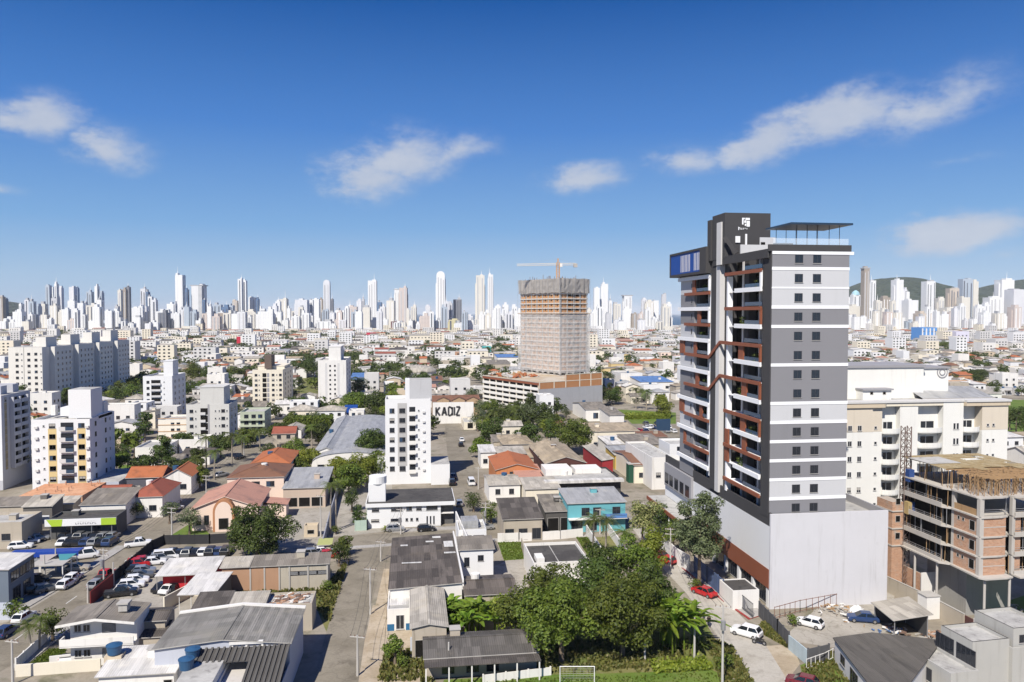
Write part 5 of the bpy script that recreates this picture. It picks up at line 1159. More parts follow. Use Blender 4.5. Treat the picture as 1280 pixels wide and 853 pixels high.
for a in (('tan_roofed_house', 'weathered house with a tan hipped roof left of the large tree', 628, 668, 556, 545, 4.6, 'hip', 1.3, DIRTY, R_TAN), ('tan_lean_house', 'small house with an olive tan sheet roof between orange gable and maroon house', 661, 685, 572, 564, 4.4, 'sy', .8, DIRTY, R_TAN),
          ('white_flat_house', 'white flat roofed house left of the orange gable with open carport', 600, 621, 566, 558, 4.8, 'sy', .6, WHITE, R_WHITE), ('white_flat_house', 'white flat roofed house directly behind the orange gable', 622, 659, 568, 560, 4.8, 'sy', .6, WHITE, R_LIGHT),
          ('grey_roofed_house', 'small grey roofed house behind the tan hipped roof', 616, 640, 552, 546, 4.0, 'sy', .8, DIRTY, R_GREY),
          ('brown_roofed_house', 'house with a dark brown tile roof behind the green tank house', 792, 824, 582, 563, 5.0, 'gx', 1.2, CREAM, T_BROWN), ('plain_white_block', 'plain white windowless block touching the left edge of the tall grey tower', 815, 842, 572, 552, 8.5, 'flat', 0, WHITE, None),
          ('grey_shop', 'shop with a purplish grey sheet roof on the side street', 768, 800, 569, 560, 4.4, 'sy', .8, plaster('yellow_wall', (.5, .36, .10), .08, .3), R_STEEL), ('white_awning_shop', 'white awning roofed shop on the side street beyond the red store', 759, 786, 556, 547, 4.4, 'sy', .6, WHITE, R_WHITE),
          ('grey_market', 'long grey roofed market hall by the tower', 786, 832, 556, 546, 5.0, 'sy', 1.0, DIRTY, R_GREY), ('tan_market', 'long tan roofed hall beyond the side street', 735, 800, 540, 531, 5.0, 'sy', .8, CREAM, R_TAN),
          ('brown_canopy', 'brown roofed low hall at the left foot of the tower', 803, 836, 547, 541, 4.6, 'sy', .6, DIRTY, T_BROWN)):
 nm, lb, x0, x1, yf, yb, z, kd, rise, wl, rf = a
 roof_house(nm, lb, 'shop' if 'shop' in nm or 'market' in nm or 'canopy' in nm else 'house', x0, x1, yf, yb, z, kd, rise, wl, rf, wins=[('f', [.3, .7], [z * .45], 1.3, 1.3, 'dark')])
t = roof_house('red_store', 'store with a bright red wall along the side street', 'shop', 752, 768, 576, 557, 5.4, 'sx', .5, plaster('red_store_wall', (.30, .03, .035), .05, .2), R_LIGHT)
p, w, h = base_box(786, 800, 604, 581)
t = thing('green_tank_tower', 'dark green boxy tank house standing beside the depot', 'tank house', (p.x, p.y, 0)); b = MB(); b.box(0, 0, 0, w, 2.6, h, plaster('dark_green_boards', (.02, .085, .05), .15, .3)); b.build('wall', t); b = MB(); b.box(-.15, -.15, h + .002, w + .15, 2.75, h + .2, CONCRETE); b.build('roof', t)
k = MB()
for i in range(1, 5): k.box(w * i / 5 - .04, -.05, .2, w * i / 5 + .04, -.002, h - .1, FRAME_DARK)
k.build('battens', t); occupy(p.x, p.y, p.x + w, p.y + 3)
p, w, h = base_box(732, 760, 527, 512)
house('white_gable_hall', 'white gabled hall with one dark window at the foot of the parking podium', 'hall', p, w, 26, h, 0, 'gx', 1.6, WHITE, R_GREY, wins=[('f', [w * .45], [2.4], 2.2, 2.4, 'dark')])
p, w, h = base_box(762, 780, 534, 519)
house('blue_white_shop', 'white and blue walled shop with grey roof beside the car park', 'shop', p, w, 18, h, 0, 'sy', 1.2, WHITE, R_GREY); p2 = p
t = thing('green_billboard', 'square dark green billboard on a post near the tower', 'billboard', tuple(G(829, 552))); hb = len_y(G(829, 552), ZA, 524)
b = MB(); b.box(-2.6, -.15, hb - 4.2, 2.6, .15, hb, plain('billboard_navy', (.02, .05, .10), .5)); b.build('panel', t); b = MB(); b.tube((0, 0, -.1), (0, 0, hb - 4.2), .2, .2, STEEL, 8); b.build('post', t)
# ---------------- white eight storey block with the grey lift tower and the low office in front
def white_block():
 p = G(482, 606); w = len_x(p, XA, 538.7); zt = lambda py: len_y(p, ZA, py); h = zt(503.5); d = 9.5
 t = thing('white_apartment_block', 'slender white eight storey block with a grey lift tower by the side street', 'apartment block', (p.x, p.y, 0)); occupy(p.x - 4, p.y - 4, p.x + w + 3, p.y + d + 4)
 X = lambda px: len_x(p, XA, px); st = (zt(514) - zt(586.5)) / 6.0; zs = [zt(514) - st * i for i in range(8)]
 b = MB(); b.box(0, 0, -.2, w, d, h, WHITE_CLEAN, top=FLAT_GREY)
 for (a, c, e, f) in ((0, 0, w, .2), (0, d - .2, w, d), (0, .2, .2, d - .2), (w - .2, .2, w, d - .2)): b.box(a, c, h + .002, e, f, h + .9, WHITE_CLEAN)
 b.build('wall', t)
 b = MB(); b.box(X(497.5), -.06, 5, X(509), -.003, h - .2, plaster('grey_strip', (.44, .43, .42), .04, .2)); b.build('grey_strip', t)
 for z in zs[:7]:
  q = MB(); q.box(X(528.5), -.4, z - .7, X(531.5), -.01, z - .2, PALE_GREY); q.build('air_conditioner', t)
  windows(t, w, d, 'f', [X(490.5)], [z], 1.3, 1.3, 'dark'); windows(t, w, d, 'f', [X(503.3)], [z], 1.6, 1.3, 'dark', off=.06); windows(t, w, d, 'f', [X(523.8)], [z], .45, .45, 'small')
  q = MB(); q.box(X(512), -.03, z - 1.15, X(519.5), -.004, z + 1.0, GLASS); q.build('balcony_door', t)
  q = MB(); q.box(X(511.3), -.8, z - 1.3, X(520.2), -.004, z - 1.18, WHITE); q.box(X(511.3), -.82, z - 1.178, X(520.2), -.74, z - .25, WHITE); q.build('balcony', t)
  windows(t, w, d, 'r', [2.5, 6.5], [z], 1.1, 1.2, 'dark')
 for q in ((-2.2, 1, -.01, d - 1, h * .33), (w + .01, -2, w + 5, d, 5.5)): b = MB(); b.box(q[0], q[1], -.2, q[2], q[3], q[4], WHITE_CLEAN, top=FLAT_GREY); b.build('side_wing', t)
 q = p + YA * 2; hz = len_y(q, ZA, 475.5); xa = len_x(q + ZA * h, XA, 506.5); xb = len_x(q + ZA * h, XA, 539.8)
 b = MB(); b.box(xa, 2, h + .01, xa + 1.2, 8.5, hz, WHITE_CLEAN); b.box(xa + 1.21, 2.05, h + .01, xb, 8.5, hz, plaster('lift_grey', (.47, .47, .48), .05, .25), top=FLAT_GREY); b.build('lift_tower', t)
 # low white office
 q = G(459, 661); w2 = len_x(q, XA, 551); w3 = len_x(q, XA, 569); z2 = lambda py: len_y(q, ZA, py); h2 = z2(629)
 t = thing('white_office', 'low white two storey office with ribbon windows and a round white turret', 'office', (q.x, q.y, 0)); pb, wb, db = roof_rect(459, 569, 629, 611, h2); d2 = db
 occupy(q.x, q.y, q.x + w3, q.y + d2); b = MB(); b.box(0, .0, -.2, w2, d2, h2 - .9, WHITE_CLEAN); b.build('wall', t)
 b = MB(); b.box(-.3, -.5, h2 - .898, w3, d2 + .1, h2 - .12, WHITE_CLEAN); b.box(-.1, -.3, h2 - .118, w3 - .2, d2 - .1, h2, FLAT_DARK); b.build('roof', t)
 b = MB(); b.box(w2 + .01, 1.5, -.2, w3 - .3, d2, h2 - .9, plaster('office_recess', (.10, .10, .10), .1, .2)); b.box(w2 + .01, .2, 2.6, w3 - .3, 1.49, 2.75, WHITE); b.build('side_porch', t)
 X2 = lambda px: len_x(q, XA, px)
 for (a, c) in ((465, 474), (489, 503), (508, 515), (520.5, 527), (533, 547)): windows(t, w2, d2, 'f', [(X2(a) + X2(c)) / 2], [z2(637.5)], X2(c) - X2(a), 1.0, 'dark')
 for (a, c) in ((464, 474), (488.5, 502), (507, 510), (513, 516), (520, 523)): windows(t, w2, d2, 'f', [(X2(a) + X2(c)) / 2], [z2(651.5)], X2(c) - X2(a), .6, 'dark')
 for px in (534, 538.2, 542.4): windows(t, w2, d2, 'f', [X2(px)], [z2(653)], .3, 1.7, 'dark')
 b = MB(); b.box(X2(460.5), .8, h2 + .002, X2(482), 4.0, z2(607), WHITE_CLEAN); b.build('turret_base', t)
 cx = (X2(462) + X2(482)) / 2; b = MB(); b.tube((cx, 2.4, z2(607) + .01), (cx, 2.4, z2(598)), 1.9, 1.9, WHITE_CLEAN, 20); b.build('round_tank', t)
white_block()
slab_wall('garden_fence', 'green and white garden fence left of the low white office', [(444, 664), (459, 663), (459, 640)], 2.2, plaster('pale_green_fence', (.40, .50, .42), .2, .5), .1, 1.5, 'fence')
# KADIZ wall: a white gable wall with big dark letters, brick house behind
p, w, h = base_box(541, 592, 530, 503.5)
t = thing('sign_wall', 'white wall with big dark letters reading KADIZ at the end of the side street', 'sign wall', (p.x, p.y, 0)); b = MB(); b.box(0, 0, -.2, w, .4, h, WHITE); b.build('wall', t); occupy(p.x, p.y, p.x + w, p.y + 3)
def letters(parent, text, x, z, size, mat, y=-.03, name='lettering', squeeze=1.0, thick=.04):
 """block capitals built as strokes on a front wall"""
 S = {'K': [((0, 0), (0, 1)), ((0, .45), (.6, 1)), ((.12, .52), (.62, 0))], 'A': [((0, 0), (.35, 1)), ((.35, 1), (.7, 0)), ((.14, .34), (.56, .34))], 'D': [((0, 0), (0, 1)), ((0, 1), (.35, 1)), ((.35, 1), (.6, .75)), ((.6, .75), (.6, .25)), ((.6, .25), (.35, 0)), ((.35, 0), (0, 0))], 'I': [((0, 0), (0, 1))], 'Z': [((0, 1), (.6, 1)), ((.6, 1), (0, 0)), ((0, 0), (.6, 0))]}
 wd = {'K': .86, 'A': .92, 'D': .84, 'I': .26, 'Z': .8}; b = MB()
 for ch in text:
  for (a, c) in S[ch]: b.bar((x + a[0] * size * squeeze, y, z + a[1] * size), (x + c[0] * size * squeeze, y, z + c[1] * size), thick, size * .23, mat) if abs(a[0] - c[0]) > .01 else b.box(x + a[0] * size * squeeze - size * .105, y - thick / 2, z, x + a[0] * size * squeeze + size * .105, y + thick / 2, z + size, mat)
  x += wd[ch] * size * squeeze * 1.12
 return b.build(name, parent)
sz = len_y(p, ZA, 509.5) - len_y(p, ZA, 520.0); letters(t, 'KADIZ', len_x(p, XA, 545.2), len_y(p, ZA, 520.0), sz, plain('sign_charcoal', (.05, .05, .055), .5), -.035, 'lettering', .74)
p, w, h = base_box(541, 600, 522, 503)
t = house('brick_gable_house', 'raw brick house with two gables and dark tile roof behind the sign wall', 'house', p + YA * 1.5, w, 16, h, 0, 'gx', 2.0, plaster('tan_brick', (.42, .29, .18), .12, .5), T_BROWN, wins=[('f', [w * .3, w * .6, w * .9], [h - 1.5], 1.8, 2.2, 'dark')])
for u in (.22, .55, .85):
 b = MB(); xw = w * .13; b.prism([(w * u - xw, -1.4), (w * u + xw, -1.4), (w * u + xw, -.02), (w * u - xw, -.02)], h - .8, h + .9, plaster('tan_brick', (.42, .29, .18), .12, .5)); b.poly([(w * u - xw, -1.41, h + .9), (w * u + xw, -1.41, h + .9), (w * u, -1.41, h + 2.0)], plaster('tan_brick', (.42, .29, .18), .12, .5)); b.poly([(w * u - xw - .3, -1.7, h + .75), (w * u, -1.7, h + 2.1), (w * u, 4, h + 2.1), (w * u - xw - .3, 4, h + .75)], T_BROWN); b.poly([(w * u, -1.7, h + 2.1), (w * u + xw + .3, -1.7, h + .75), (w * u + xw + .3, 4, h + .75), (w * u, 4, h + 2.1)], T_BROWN); b.build('gable', t)
roof_house('flat_garage', 'low flat garage right of the sign wall with pale front', 'garage', 580, 606, 528, 521, 3, 'flat', 0, CREAM, wins=[('f', [.3, .7], [1.6], 2.2, 2.2, 'hole', 'bay')])
# ---------------- netted construction tower, its podium and the crane
def netted_tower():
 c = G(673.7, 517); a = R(34) - PSI; ax, ay = axes(a); zt = lambda py: len_y(c, ZA, py)
 w = len_x(c, ax, 753); d = len_x(c, ay, 603.5); t = thing('parking_podium', 'unfinished parking podium with open white decks and orange block walls under the netted tower', 'parking building', (c.x, c.y, 0), a)
 P = [c, c + ax * w, c + ay * d, c + ax * w + ay * d]; occupy(min(q.x for q in P), min(q.y for q in P), max(q.x for q in P), max(q.y for q in P), 2)
 h = zt(487); h2 = zt(469.5) - 1.0; GR = plaster('podium_grey_render', (.40, .40, .41), .06, .4)
 b = MB(); b.box(0, 0, -.2, w, .4, h, GR); b.box(w - .4, .4, -.2, w, d, h, GR); b.build('rendered_wall', t)
 ORB = plaster('orange_block', (.46, .22, .10), .10, .4); b = MB(); b.box(0, .0, h + .003, w, .35, h + 3.2, ORB); b.box(w * .40, .01, h + 3.25, w, .36, h + 6.0, ORB); b.build('block_wall', t)
 b = MB()
 for x in (0, w * .22, w * .4, w * .62, w * .8, w - .5): b.box(x, -.08, h + .002, x + .5, -.002, h + (6.1 if x >= w * .4 - .1 else 3.3), CREAM)
 for z in (h + 3.0, h + 6.0): b.box(0 if z < h + 4 else w * .4, -.07, z, w, -.003, z + .3, CREAM)
 b.build('concrete_frame', t)
 b = MB(); nlev = 5; st = h / 4.5
 b.box(.8, .45, -.1, w - .5, d, h + 2.9, BLACKHOLE); b.build('deck_interior', t)
 for i in range(6):
  q = MB(); z = i * st + .6; q.box(-.1, .41, z, .3, d, z + 1.3, WHITE if i < 5 else WOOD); q.box(.31, .5, z - .15, .79, d, z, CONCRETE); q.build('deck_edge', t)
 b = MB()
 for k in range(9): y = .6 + (d - 1) * k / 8; b.box(.1, y, -.1, .6, y + .5, h + 2.8, CREAM)
 b.build('deck_columns', t); b = MB(); b.box(-.2, .42, h + 2.95, w - .02, d + .2, h + 3.2, CONCRETE, top=ground_mat('podium_top', [(.42, .33, .22), (.48, .42, .34), (.32, .20, .12)], .08, 1.0)); b.build('podium_top', t)
 pile = MB(); r = random.Random(4)
 for i in range(60): x, y = r.uniform(2, w * .5), r.uniform(d * .5, d - 2); s = r.uniform(.5, 2.2); pile.bar((x, y, h + 3.4), (x + r.uniform(-3, 3), y + r.uniform(-2, 2), h + 3.3 + s * .6), s, s * .4, r.choice([TIMBER, T_ORANGE, CONCRETE]))
 tag(pile.build('site_materials', loc=(c.x, c.y, 0), rz=a), 'boards and materials heaped on the podium deck behind the netted tower', 'building materials', kind='stuff')
 # the tower
 zb = h + 3.22; base = G(700, 470 + 0, zb); tw = len_x(base, ax, 734); td = len_x(base, ay, 650.5)
 tt = thing('netted_tower', 'tall unfinished concrete tower wrapped in grey safety netting with a bare orange top', 'building under construction', (base.x, base.y, zb), a); zz = lambda py: len_y(base, ZA, py)
 H0 = zz(349); fl = 20; st = H0 / fl; BL = plaster('orange_infill', (.50, .27, .13), .08, .3)
 SLABP = plaster('pale_slab', (.62, .57, .51), .06, .3); b = MB(); b.box(1.2, 1.2, 0, tw - 1.2, td - 1.2, H0 - 1, BLACKHOLE); b.build('dark_interior', tt)
 cols = lambda n, L: [L * i / n for i in range(n + 1)]
 for i in range(fl + 1):
  z = i * st; q = MB(); q.box(-.15, -.15, z - .3, tw + .15, td + .15, z + .3, SLABP); q.build('floor_slab', tt)
 b = MB()
 for x in cols(4, tw - .8):
  b.box(x, .1, 0, x + .8, .9, H0 - .3, CONCRETE)
 for y in cols(7, td - .8): b.box(.1, y, 0, .9, y + .8, H0 - .3, CONCRETE); b.box(tw - .9, y, 0, tw - .1, y + .8, H0 - .3, CONCRETE)
 b.build('concrete_columns', tt)
 for i in range(1, fl - 2):
  z = i * st + .302; q = MB(); rr = random.Random(i)
  for k in range(7):
   y0, y1 = td * k / 7 + .9, td * (k + 1) / 7 - .1; m = (y0 + y1) / 2; q.box(.25, y0, z, .45, m - .55, z + st - .62, BL); q.box(.25, m + .55, z, .45, y1, z + st - .62, BL); q.box(.25, m - .55, z, .45, m + .55, z + .9, BL)
  for k in range(4):
   x0, x1 = tw * k / 4 + .8, tw * (k + 1) / 4; q.box(x0, .25, z, x1, .45, z + (st - .52 if k in (0, 3) else .9), BL)
  q.build('block_infill', tt)
 # netting: a thin woven sheet, partly see-through
 NET, nt, bs = new_mat('safety_netting'); pz = _pos(nt); bs.inputs['Base Color'].default_value = (.74, .71, .68, 1); bs.inputs['Roughness'].default_value = .9
 n1 = _noise(nt, pz, .5, 5, .6); mr = nt.nodes.new('ShaderNodeMapRange'); nt.links.new(n1, mr.inputs[0]); mr.inputs[1].default_value = .3; mr.inputs[2].default_value = .7; mr.inputs[3].default_value = .30; mr.inputs[4].default_value = .60; nt.links.new(mr.outputs[0], bs.inputs['Alpha'])
 NET2, nt, bs = new_mat('torn_dark_netting'); pz = _pos(nt); c2 = _mix(nt, _noise(nt, pz, .35, 5, .65), (.20, .18, .16), (.50, .47, .44)); nt.links.new(c2, bs.inputs['Base Color']); bs.inputs['Alpha'].default_value = .93; bs.inputs['Roughness'].default_value = .9
 def net(nm, z0, z1, mat, o, wob=.07):
  b = MB(); r = random.Random(9); pts = []
  for s, (A, Bq) in enumerate((((-o, td + o), (-o, -o)), ((-o, -o), (tw + o, -o)), ((tw + o, -o), (tw + o, td + o)))):
   n = 22 if s != 1 else 14
   for k in range(n): u = k / n; pts.append((A[0] + (Bq[0] - A[0]) * u + r.uniform(-wob, wob), A[1] + (Bq[1] - A[1]) * u + r.uniform(-wob, wob)))
  pts.append((tw + o, td + o)); rows = max(4, int((z1 - z0) / 2.5))
  off = [[(p[0] + r.uniform(-wob, wob), p[1] + r.uniform(-wob, wob), z0 + (z1 - z0) * j / rows + (r.uniform(-.25, .25) if j in (0, rows) else 0)) for p in pts] for j in range(rows + 1)]
  for j in range(rows):
   for k in range(len(pts) - 1): b.poly([off[j][k], off[j][k + 1], off[j + 1][k + 1], off[j + 1][k]], mat)
  b.build(nm, tt)
 net('netting', 1.2, zz(391), NET, 1.0); net('top_netting', zz(366), zz(348), NET2, .8, .16)
 b = MB()
 for k in range(16): y = -1 + (td + 2) * k / 15; b.tube((-1.1, y, zz(392)), (-1.1, y, H0 + 1.0), .05, .05, STEEL, 5)
 for k in range(9): x = -1 + (tw + 2) * k / 8; b.tube((x, -1.1, zz(392)), (x, -1.1, H0 + 1.0), .05, .05, STEEL, 5)
 b.build('scaffold_poles', tt)
 b = MB(); b.box(-1.3, -1.3, zz(392) - .15, tw + 1.3, -.4, zz(392) + .05, TIMBER); b.box(-1.3, -.39, zz(392) - .15, -.4, td + 1, zz(392) + .05, TIMBER); b.build('catch_platform', tt)
 b = MB(); b.box(0, 0, H0 + .31, tw, td, H0 + .4, TIMBER); rr = random.Random(5)
 for i in range(26): x, y = rr.uniform(1, tw - 1), rr.uniform(1, td - 1); b.box(x, y, H0 + .41, x + .15, y + .15, H0 + rr.uniform(1, 3), PLAIN_BROWN)
 b.build('roof_formwork', tt)
 # crane
 q = base + ax * (tw * .45) + ay * (td * .35); cr = thing('tower_crane', 'tower crane with orange mast and long white jib above the netted tower', 'tower crane', (q.x, q.y, zb + H0 + .3)); cz = len_y(q, ZA, 331) - zb - H0 if False else 0
 qq = Vector((q.x, q.y, zb + H0 + .3)); zj = len_y(Vector((q.x, q.y, 0)), ZA, 330.5) - qq.z
 OR = plain('crane_orange', (.62, .30, .05), .5); JW = plain('crane_white', (.62, .58, .52), .5)
 def lattice(p0, p1, wd, mat, n, nm):
  p0, p1 = Vector(p0), Vector(p1); b = MB(); dv = (p1 - p0).normalized(); s = dv.cross(ZA); s = Vector((1, 0, 0)) if s.length < .1 else s.normalized(); u = s.cross(dv)
  off = [s * wd / 2 + u * wd / 2, s * -wd / 2 + u * wd / 2, s * -wd / 2 - u * wd / 2, s * wd / 2 - u * wd / 2]
  for o in off: b.bar(p0 + o, p1 + o, .16, .16, mat)
  for i in range(n):
   A, Bq = p0.lerp(p1, i / n), p0.lerp(p1, (i + 1) / n)
   for k in range(4): b.bar(A + off[k], Bq + off[(k + 1) % 4], .09, .09, mat); b.bar(A + off[k], A + off[(k + 1) % 4], .09, .09, mat)
  b.build(nm, cr)
 lattice((0, 0, -2), (0, 0, zj + 1.0), 1.5, OR, 9, 'mast')
 jl = len_x(qq + ZA * zj, -RV, 646); jr = len_x(qq + ZA * zj, RV, 720)
 lattice(Vector((0, 0, zj)) , -RV * jl + ZA * (zj - .4), 1.0, JW, 22, 'jib'); lattice(Vector((0, 0, zj)), RV * jr + ZA * zj, 1.0, JW, 6, 'counter_jib')
 b = MB(); b.bar((0, 0, zj + .9), (0, 0, zj + 3.0), .5, .5, OR); b.build('apex', cr); b = MB(); e = RV * jr; b.box(e.x - 1.2, e.y - .8, zj - 1.6, e.x + .6, e.y + .8, zj + .3, CONCRETE); b.build('counterweight', cr)
 b = MB(); b.box(.8, -1.0, zj - 1.4, 2.2, .4, zj + .3, WHITE); b.build('cab', cr); b = MB(); b.bar((0, 0, zj + 3), -RV * jl * .65 + ZA * (zj + .5), .06, .06, STEEL); b.bar((0, 0, zj + 3), RV * jr * .9 + ZA * (zj + .5), .06, .06, STEEL); b.build('tie_rods', cr)
netted_tower()
# ------------------------------------------------------------------ left side: tower blocks
YELLOW = plaster('yellow_panel', (.62, .48, .24), .05, .2)
def block(name, label, pxl, pxr, pxback, pyb, pyt, wall, side=None, roofbox=(), fwin=(), rwin=(), rows=7, rowz=(.08, .93), cat='apartment block', par=.7):
 """slab block: front seen between pxl and pxr, its right flank running back to pxback"""
 p = G(pxl, pyb); w = len_x(p, XA, pxr); h = len_y(p, ZA, pyt); d = len_y(p, YA, pyb) if False else len_x(p + XA * w, YA, pxback) if pxback else 14.0
 t = thing(name, label, cat, (p.x, p.y, 0)); occupy(p.x - 2, p.y - 4, p.x + w + 2, p.y + d + 2)
 parapet_mb(w, d, h - par, wall, FLAT_GREY, .2, par).build('wall', t)
 zs = [h * (rowz[0] + (rowz[1] - rowz[0]) * (i + .5) / rows) for i in range(rows)]
 for (us, ww, wh, st) in fwin: windows(t, w, d, 'f', [u * w for u in us], zs, ww, wh, st)
 for (us, ww, wh, st) in rwin: windows(t, w, d, 'r', [u * d for u in us], zs, ww, wh, st)
 for (a, c, y0, y1, up) in roofbox:
  b = MB(); b.box(a * w, y0 * d, h - par + .003, c * w, y1 * d, h + up, wall, top=FLAT_GREY); b.box(a * w - .15, y0 * d - .15, h + up + .002, c * w + .15, y1 * d + .15, h + up + .25, wall); b.build('roof_tank_house', t)
 return t, p, w, d, h, zs
# white block with yellow stripes
t, p, w, d, h, zs = block('white_yellow_block', 'white apartment block with yellow stripes between its windows, near left', 41, 114, 144.5, 622, 525, WHITE_CLEAN, fwin=[([.21], .5, .5, 'small'), ([.355, .855], 1.5, 1.2, 'dark')], rwin=[([.22, .62], 1.0, 1.2, 'dark'), ([.8], .7, .8, 'small')], rows=7, rowz=(.02, .985), roofbox=[(.60, 1.0, .35, .9, 0)])
b = MB(); b.box(w * .59, d * .1, h + .01, w * .98, d * .55, len_y(p + YA * (d * .1), ZA, 488), WHITE_CLEAN, top=FLAT_GREY); b.build('lift_tower', t)
b = MB(); b.box(w * .30, d * .4, h + .01, w * .58, d * .7, h + 2.2, WHITE_CLEAN); b.build('roof_room', t); b = MB(); b.box(w * .08, d * .5, h + .01, w * .16, d * .6, h + 2.6, WHITE); b.build('chimney', t); b = MB(); b.box(w * 1.0 - .9, d * .6, h + .01, w - .1, d * .75, h + 3.2, WHITE); b.build('vent_stack', t)
b = MB()
for u in (.355, .855): b.box(w * u - 1.0, -.012, 1.0, w * u + 1.0, -.003, zs[-1] - .7, YELLOW)
b.build('yellow_stripe', t)
for z in zs: q = MB(); q.box(w * .5, -.03, z - 1.1, w * .72, -.004, z + .8, GLASS); q.box(w * .49, -.75, z - 1.3, w * .73, -.031, z - 1.15, WHITE); q.box(w * .49, -.78, z - 1.149, w * .60, -.70, z - .2, PALE_GREY); q.box(w * .60, -.77, z - 1.149, w * .73, -.71, z - .25, GLASS_BLUE); q.build('balcony', t)
for z in zs:
 for u in (.06, .93): b = MB(); b.box(w * u, -.45, z - .6, w * u + .8, -.02, z - .05, PALE_GREY); b.build('air_conditioner', t)
b = MB(); b.box(w + .02, -1, -.2, w + 7, d, 3.6, plaster('bluish_wall', (.46, .48, .54), .06, .4), top=FLAT_GREY); b.build('garage_wing', t)
# grey tower at the frame edge
p = G(4, 613); hh = len_y(p, ZA, 495); d = len_x(p, YA, 40); t = thing('grey_balcony_tower', 'grey apartment tower with recessed balconies cut off by the left edge', 'apartment block', (p.x - 16, p.y, 0)); occupy(p.x - 18, p.y - 2, p.x + 1, p.y + d + 2)
LGW = plaster('flank_grey', (.46, .46, .49), .05, .2); b = MB(); b.box(0, 0, -.2, 16, d, hh, LGW, top=FLAT_GREY); b.box(-.02, -.03, 2.5, 16.02, -.002, hh + .3, WHITE_CLEAN); b.build('wall', t)
b = MB(); b.box(16.002, d * .30, 5, 16.02, d * .78, hh - 1.0, BLACKHOLE); b.build('balcony_recess', t)
n = 9; st = (hh - 5.5) / n
for i in range(n):
 z = 5 + st * i
 for (a, c) in ((.30, .53), (.55, .78)): q = MB(); q.box(16.02, d * a, z, 17.0, d * c, z + .15, LGW); q.box(16.9, d * a, z + .15, 17.0, d * c, z + 1.0, LGW); q.build('balcony', t)
 windows(t, 16, d, 'r', [d * .14], [z + 1.4], 1.0, 1.2, 'dark'); windows(t, 16, d, 'r', [d * .88], [z + 1.4], .9, 1.0, 'dark')
b = MB(); b.box(16.002, d * .10, 5, 16.03, d * .18, hh - 2, plaster('ochre_stripe', (.34, .28, .18), .06, .2)); b.build('ochre_stripe', t)
b = MB(); b.box(16.03, d * .52, 5, 16.9, d * .56, hh - 1, LGW); b.box(16.02, d * .27, 5, 17.05, d * .30, hh - .8, LGW); b.box(16.02, d * .78, 5, 17.05, d * .81, hh - .8, LGW); b.build('balcony_fin', t)
for y in (.2, .6): b = MB(); b.box(9, d * y, hh + .01, 14.5, d * (y + .2), hh + 2.2, LGW); b.build('roof_room', t)
# four cream slab blocks in a row
p0 = G(12, 514); w0 = len_x(p0, XA, 61); h0 = len_y(p0, ZA, 434.5); dt = len_x(p0 + XA * w0, YA, 163); seg = dt / 4
words4 = ['nearest and lightest', 'second', 'third', 'farthest']
for i in range(4):
 t = thing('cream_slab_block', 'tall cream slab block, %s of four behind the yellow striped block' % words4[i], 'apartment block', (p0.x, p0.y + seg * i, 0), 0, 'row of four cream apartment blocks')
 CW = plaster('cream_render', (.70, .675, .625), .04, .3); b = MB(); b.box(0, 0, -.2, w0 - 2.4, seg - .05, h0, CW, top=FLAT_GREY); b.box(w0 - 2.39, seg * .28, -.2, w0, seg * .98, h0 - .01, CW, top=FLAT_GREY); b.build('wall', t)
 b = MB(); b.box(w0 - 7.5, seg * .20, h0 + .01, w0 - 3.0, seg * .62, h0 + 4.6 + .5 * i, CW, top=FLAT_GREY); b.build('lift_tower', t); b = MB(); b.box(w0 * .42, seg * .3, h0 + .01, w0 * .56, seg * .6, h0 + 2.3, CW); b.build('roof_room', t)
 zs = [1.6 + (h0 - 2) / 10 * k for k in range(10)]
 windows(t, w0, seg, 'r', [seg * .40, seg * .58, seg * .74, seg * .90], zs, 1.2, 1.2, 'dark')
 if i == 0:
  windows(t, w0, seg, 'f', [w0 * u for u in (.22, .52, .70)], zs, 1.3, 1.2, 'dark'); windows(t, w0, seg, 'f', [w0 * .34, w0 * .83], zs, .6, .6, 'small')
  b = MB(); b.box(w0 * .385, -.03, 1, w0 * .40, -.002, h0, plaster('joint_grey', (.3, .29, .27), .05, .1)); b.build('wall_joint', t)
occupy(p0.x - 3, p0.y - 5, p0.x + w0 + 3, p0.y + dt + 4)
BF = lambda us, ww=1.2, wh=1.2, st='dark': (us, ww, wh, st)
t, p, w, d, h, zs = block('white_flank_block', 'six storey white block with dark balconies behind the low cream walk-up', 179.5, 216, 232.5, 524, 470.5, WHITE_CLEAN, roofbox=[(.66, 1.16 - .18, .1, .5, 6.4)], fwin=[BF([.17]), BF([.72], .5, .5, 'small')], rwin=[BF([.2, .5, .8])], rows=6)
for z in zs: q = MB(); q.box(w * .28, -.03, z - 1.2, w * .60, -.004, z + .9, BLACKHOLE); q.box(w * .27, -.6, z - 1.3, w * .61, -.031, z - .5, PALE_GREY); q.build('balcony', t)
t, p, w, d, h, zs = block('grey_cream_block', 'five storey pale grey block with a dark balcony slot and a big white tank house', 233.5, 287, 297.5, 561, 506, plaster('warm_grey', (.56, .55, .52), .05, .3), roofbox=[(.30, .86, .1, .8, 5.6)], fwin=[BF([.12, .86], 1.2, 1.1), BF([.22, .68, .77, .95], .5, .6, 'small')], rwin=[BF([.3, .7])], rows=5)
for z in zs: q = MB(); q.box(w * .33, -.03, z - 1.2, w * .52, -.004, z + 1.0, BLACKHOLE); q.box(w * .32, -.5, z - 1.25, w * .45, -.031, z - .4, PALE_GREY); q.build('balcony', t)
b = MB(); b.box(w * .50, -.05, 1, w * .54, -.031, h, MID_GREY); b.build('grey_strip', t)
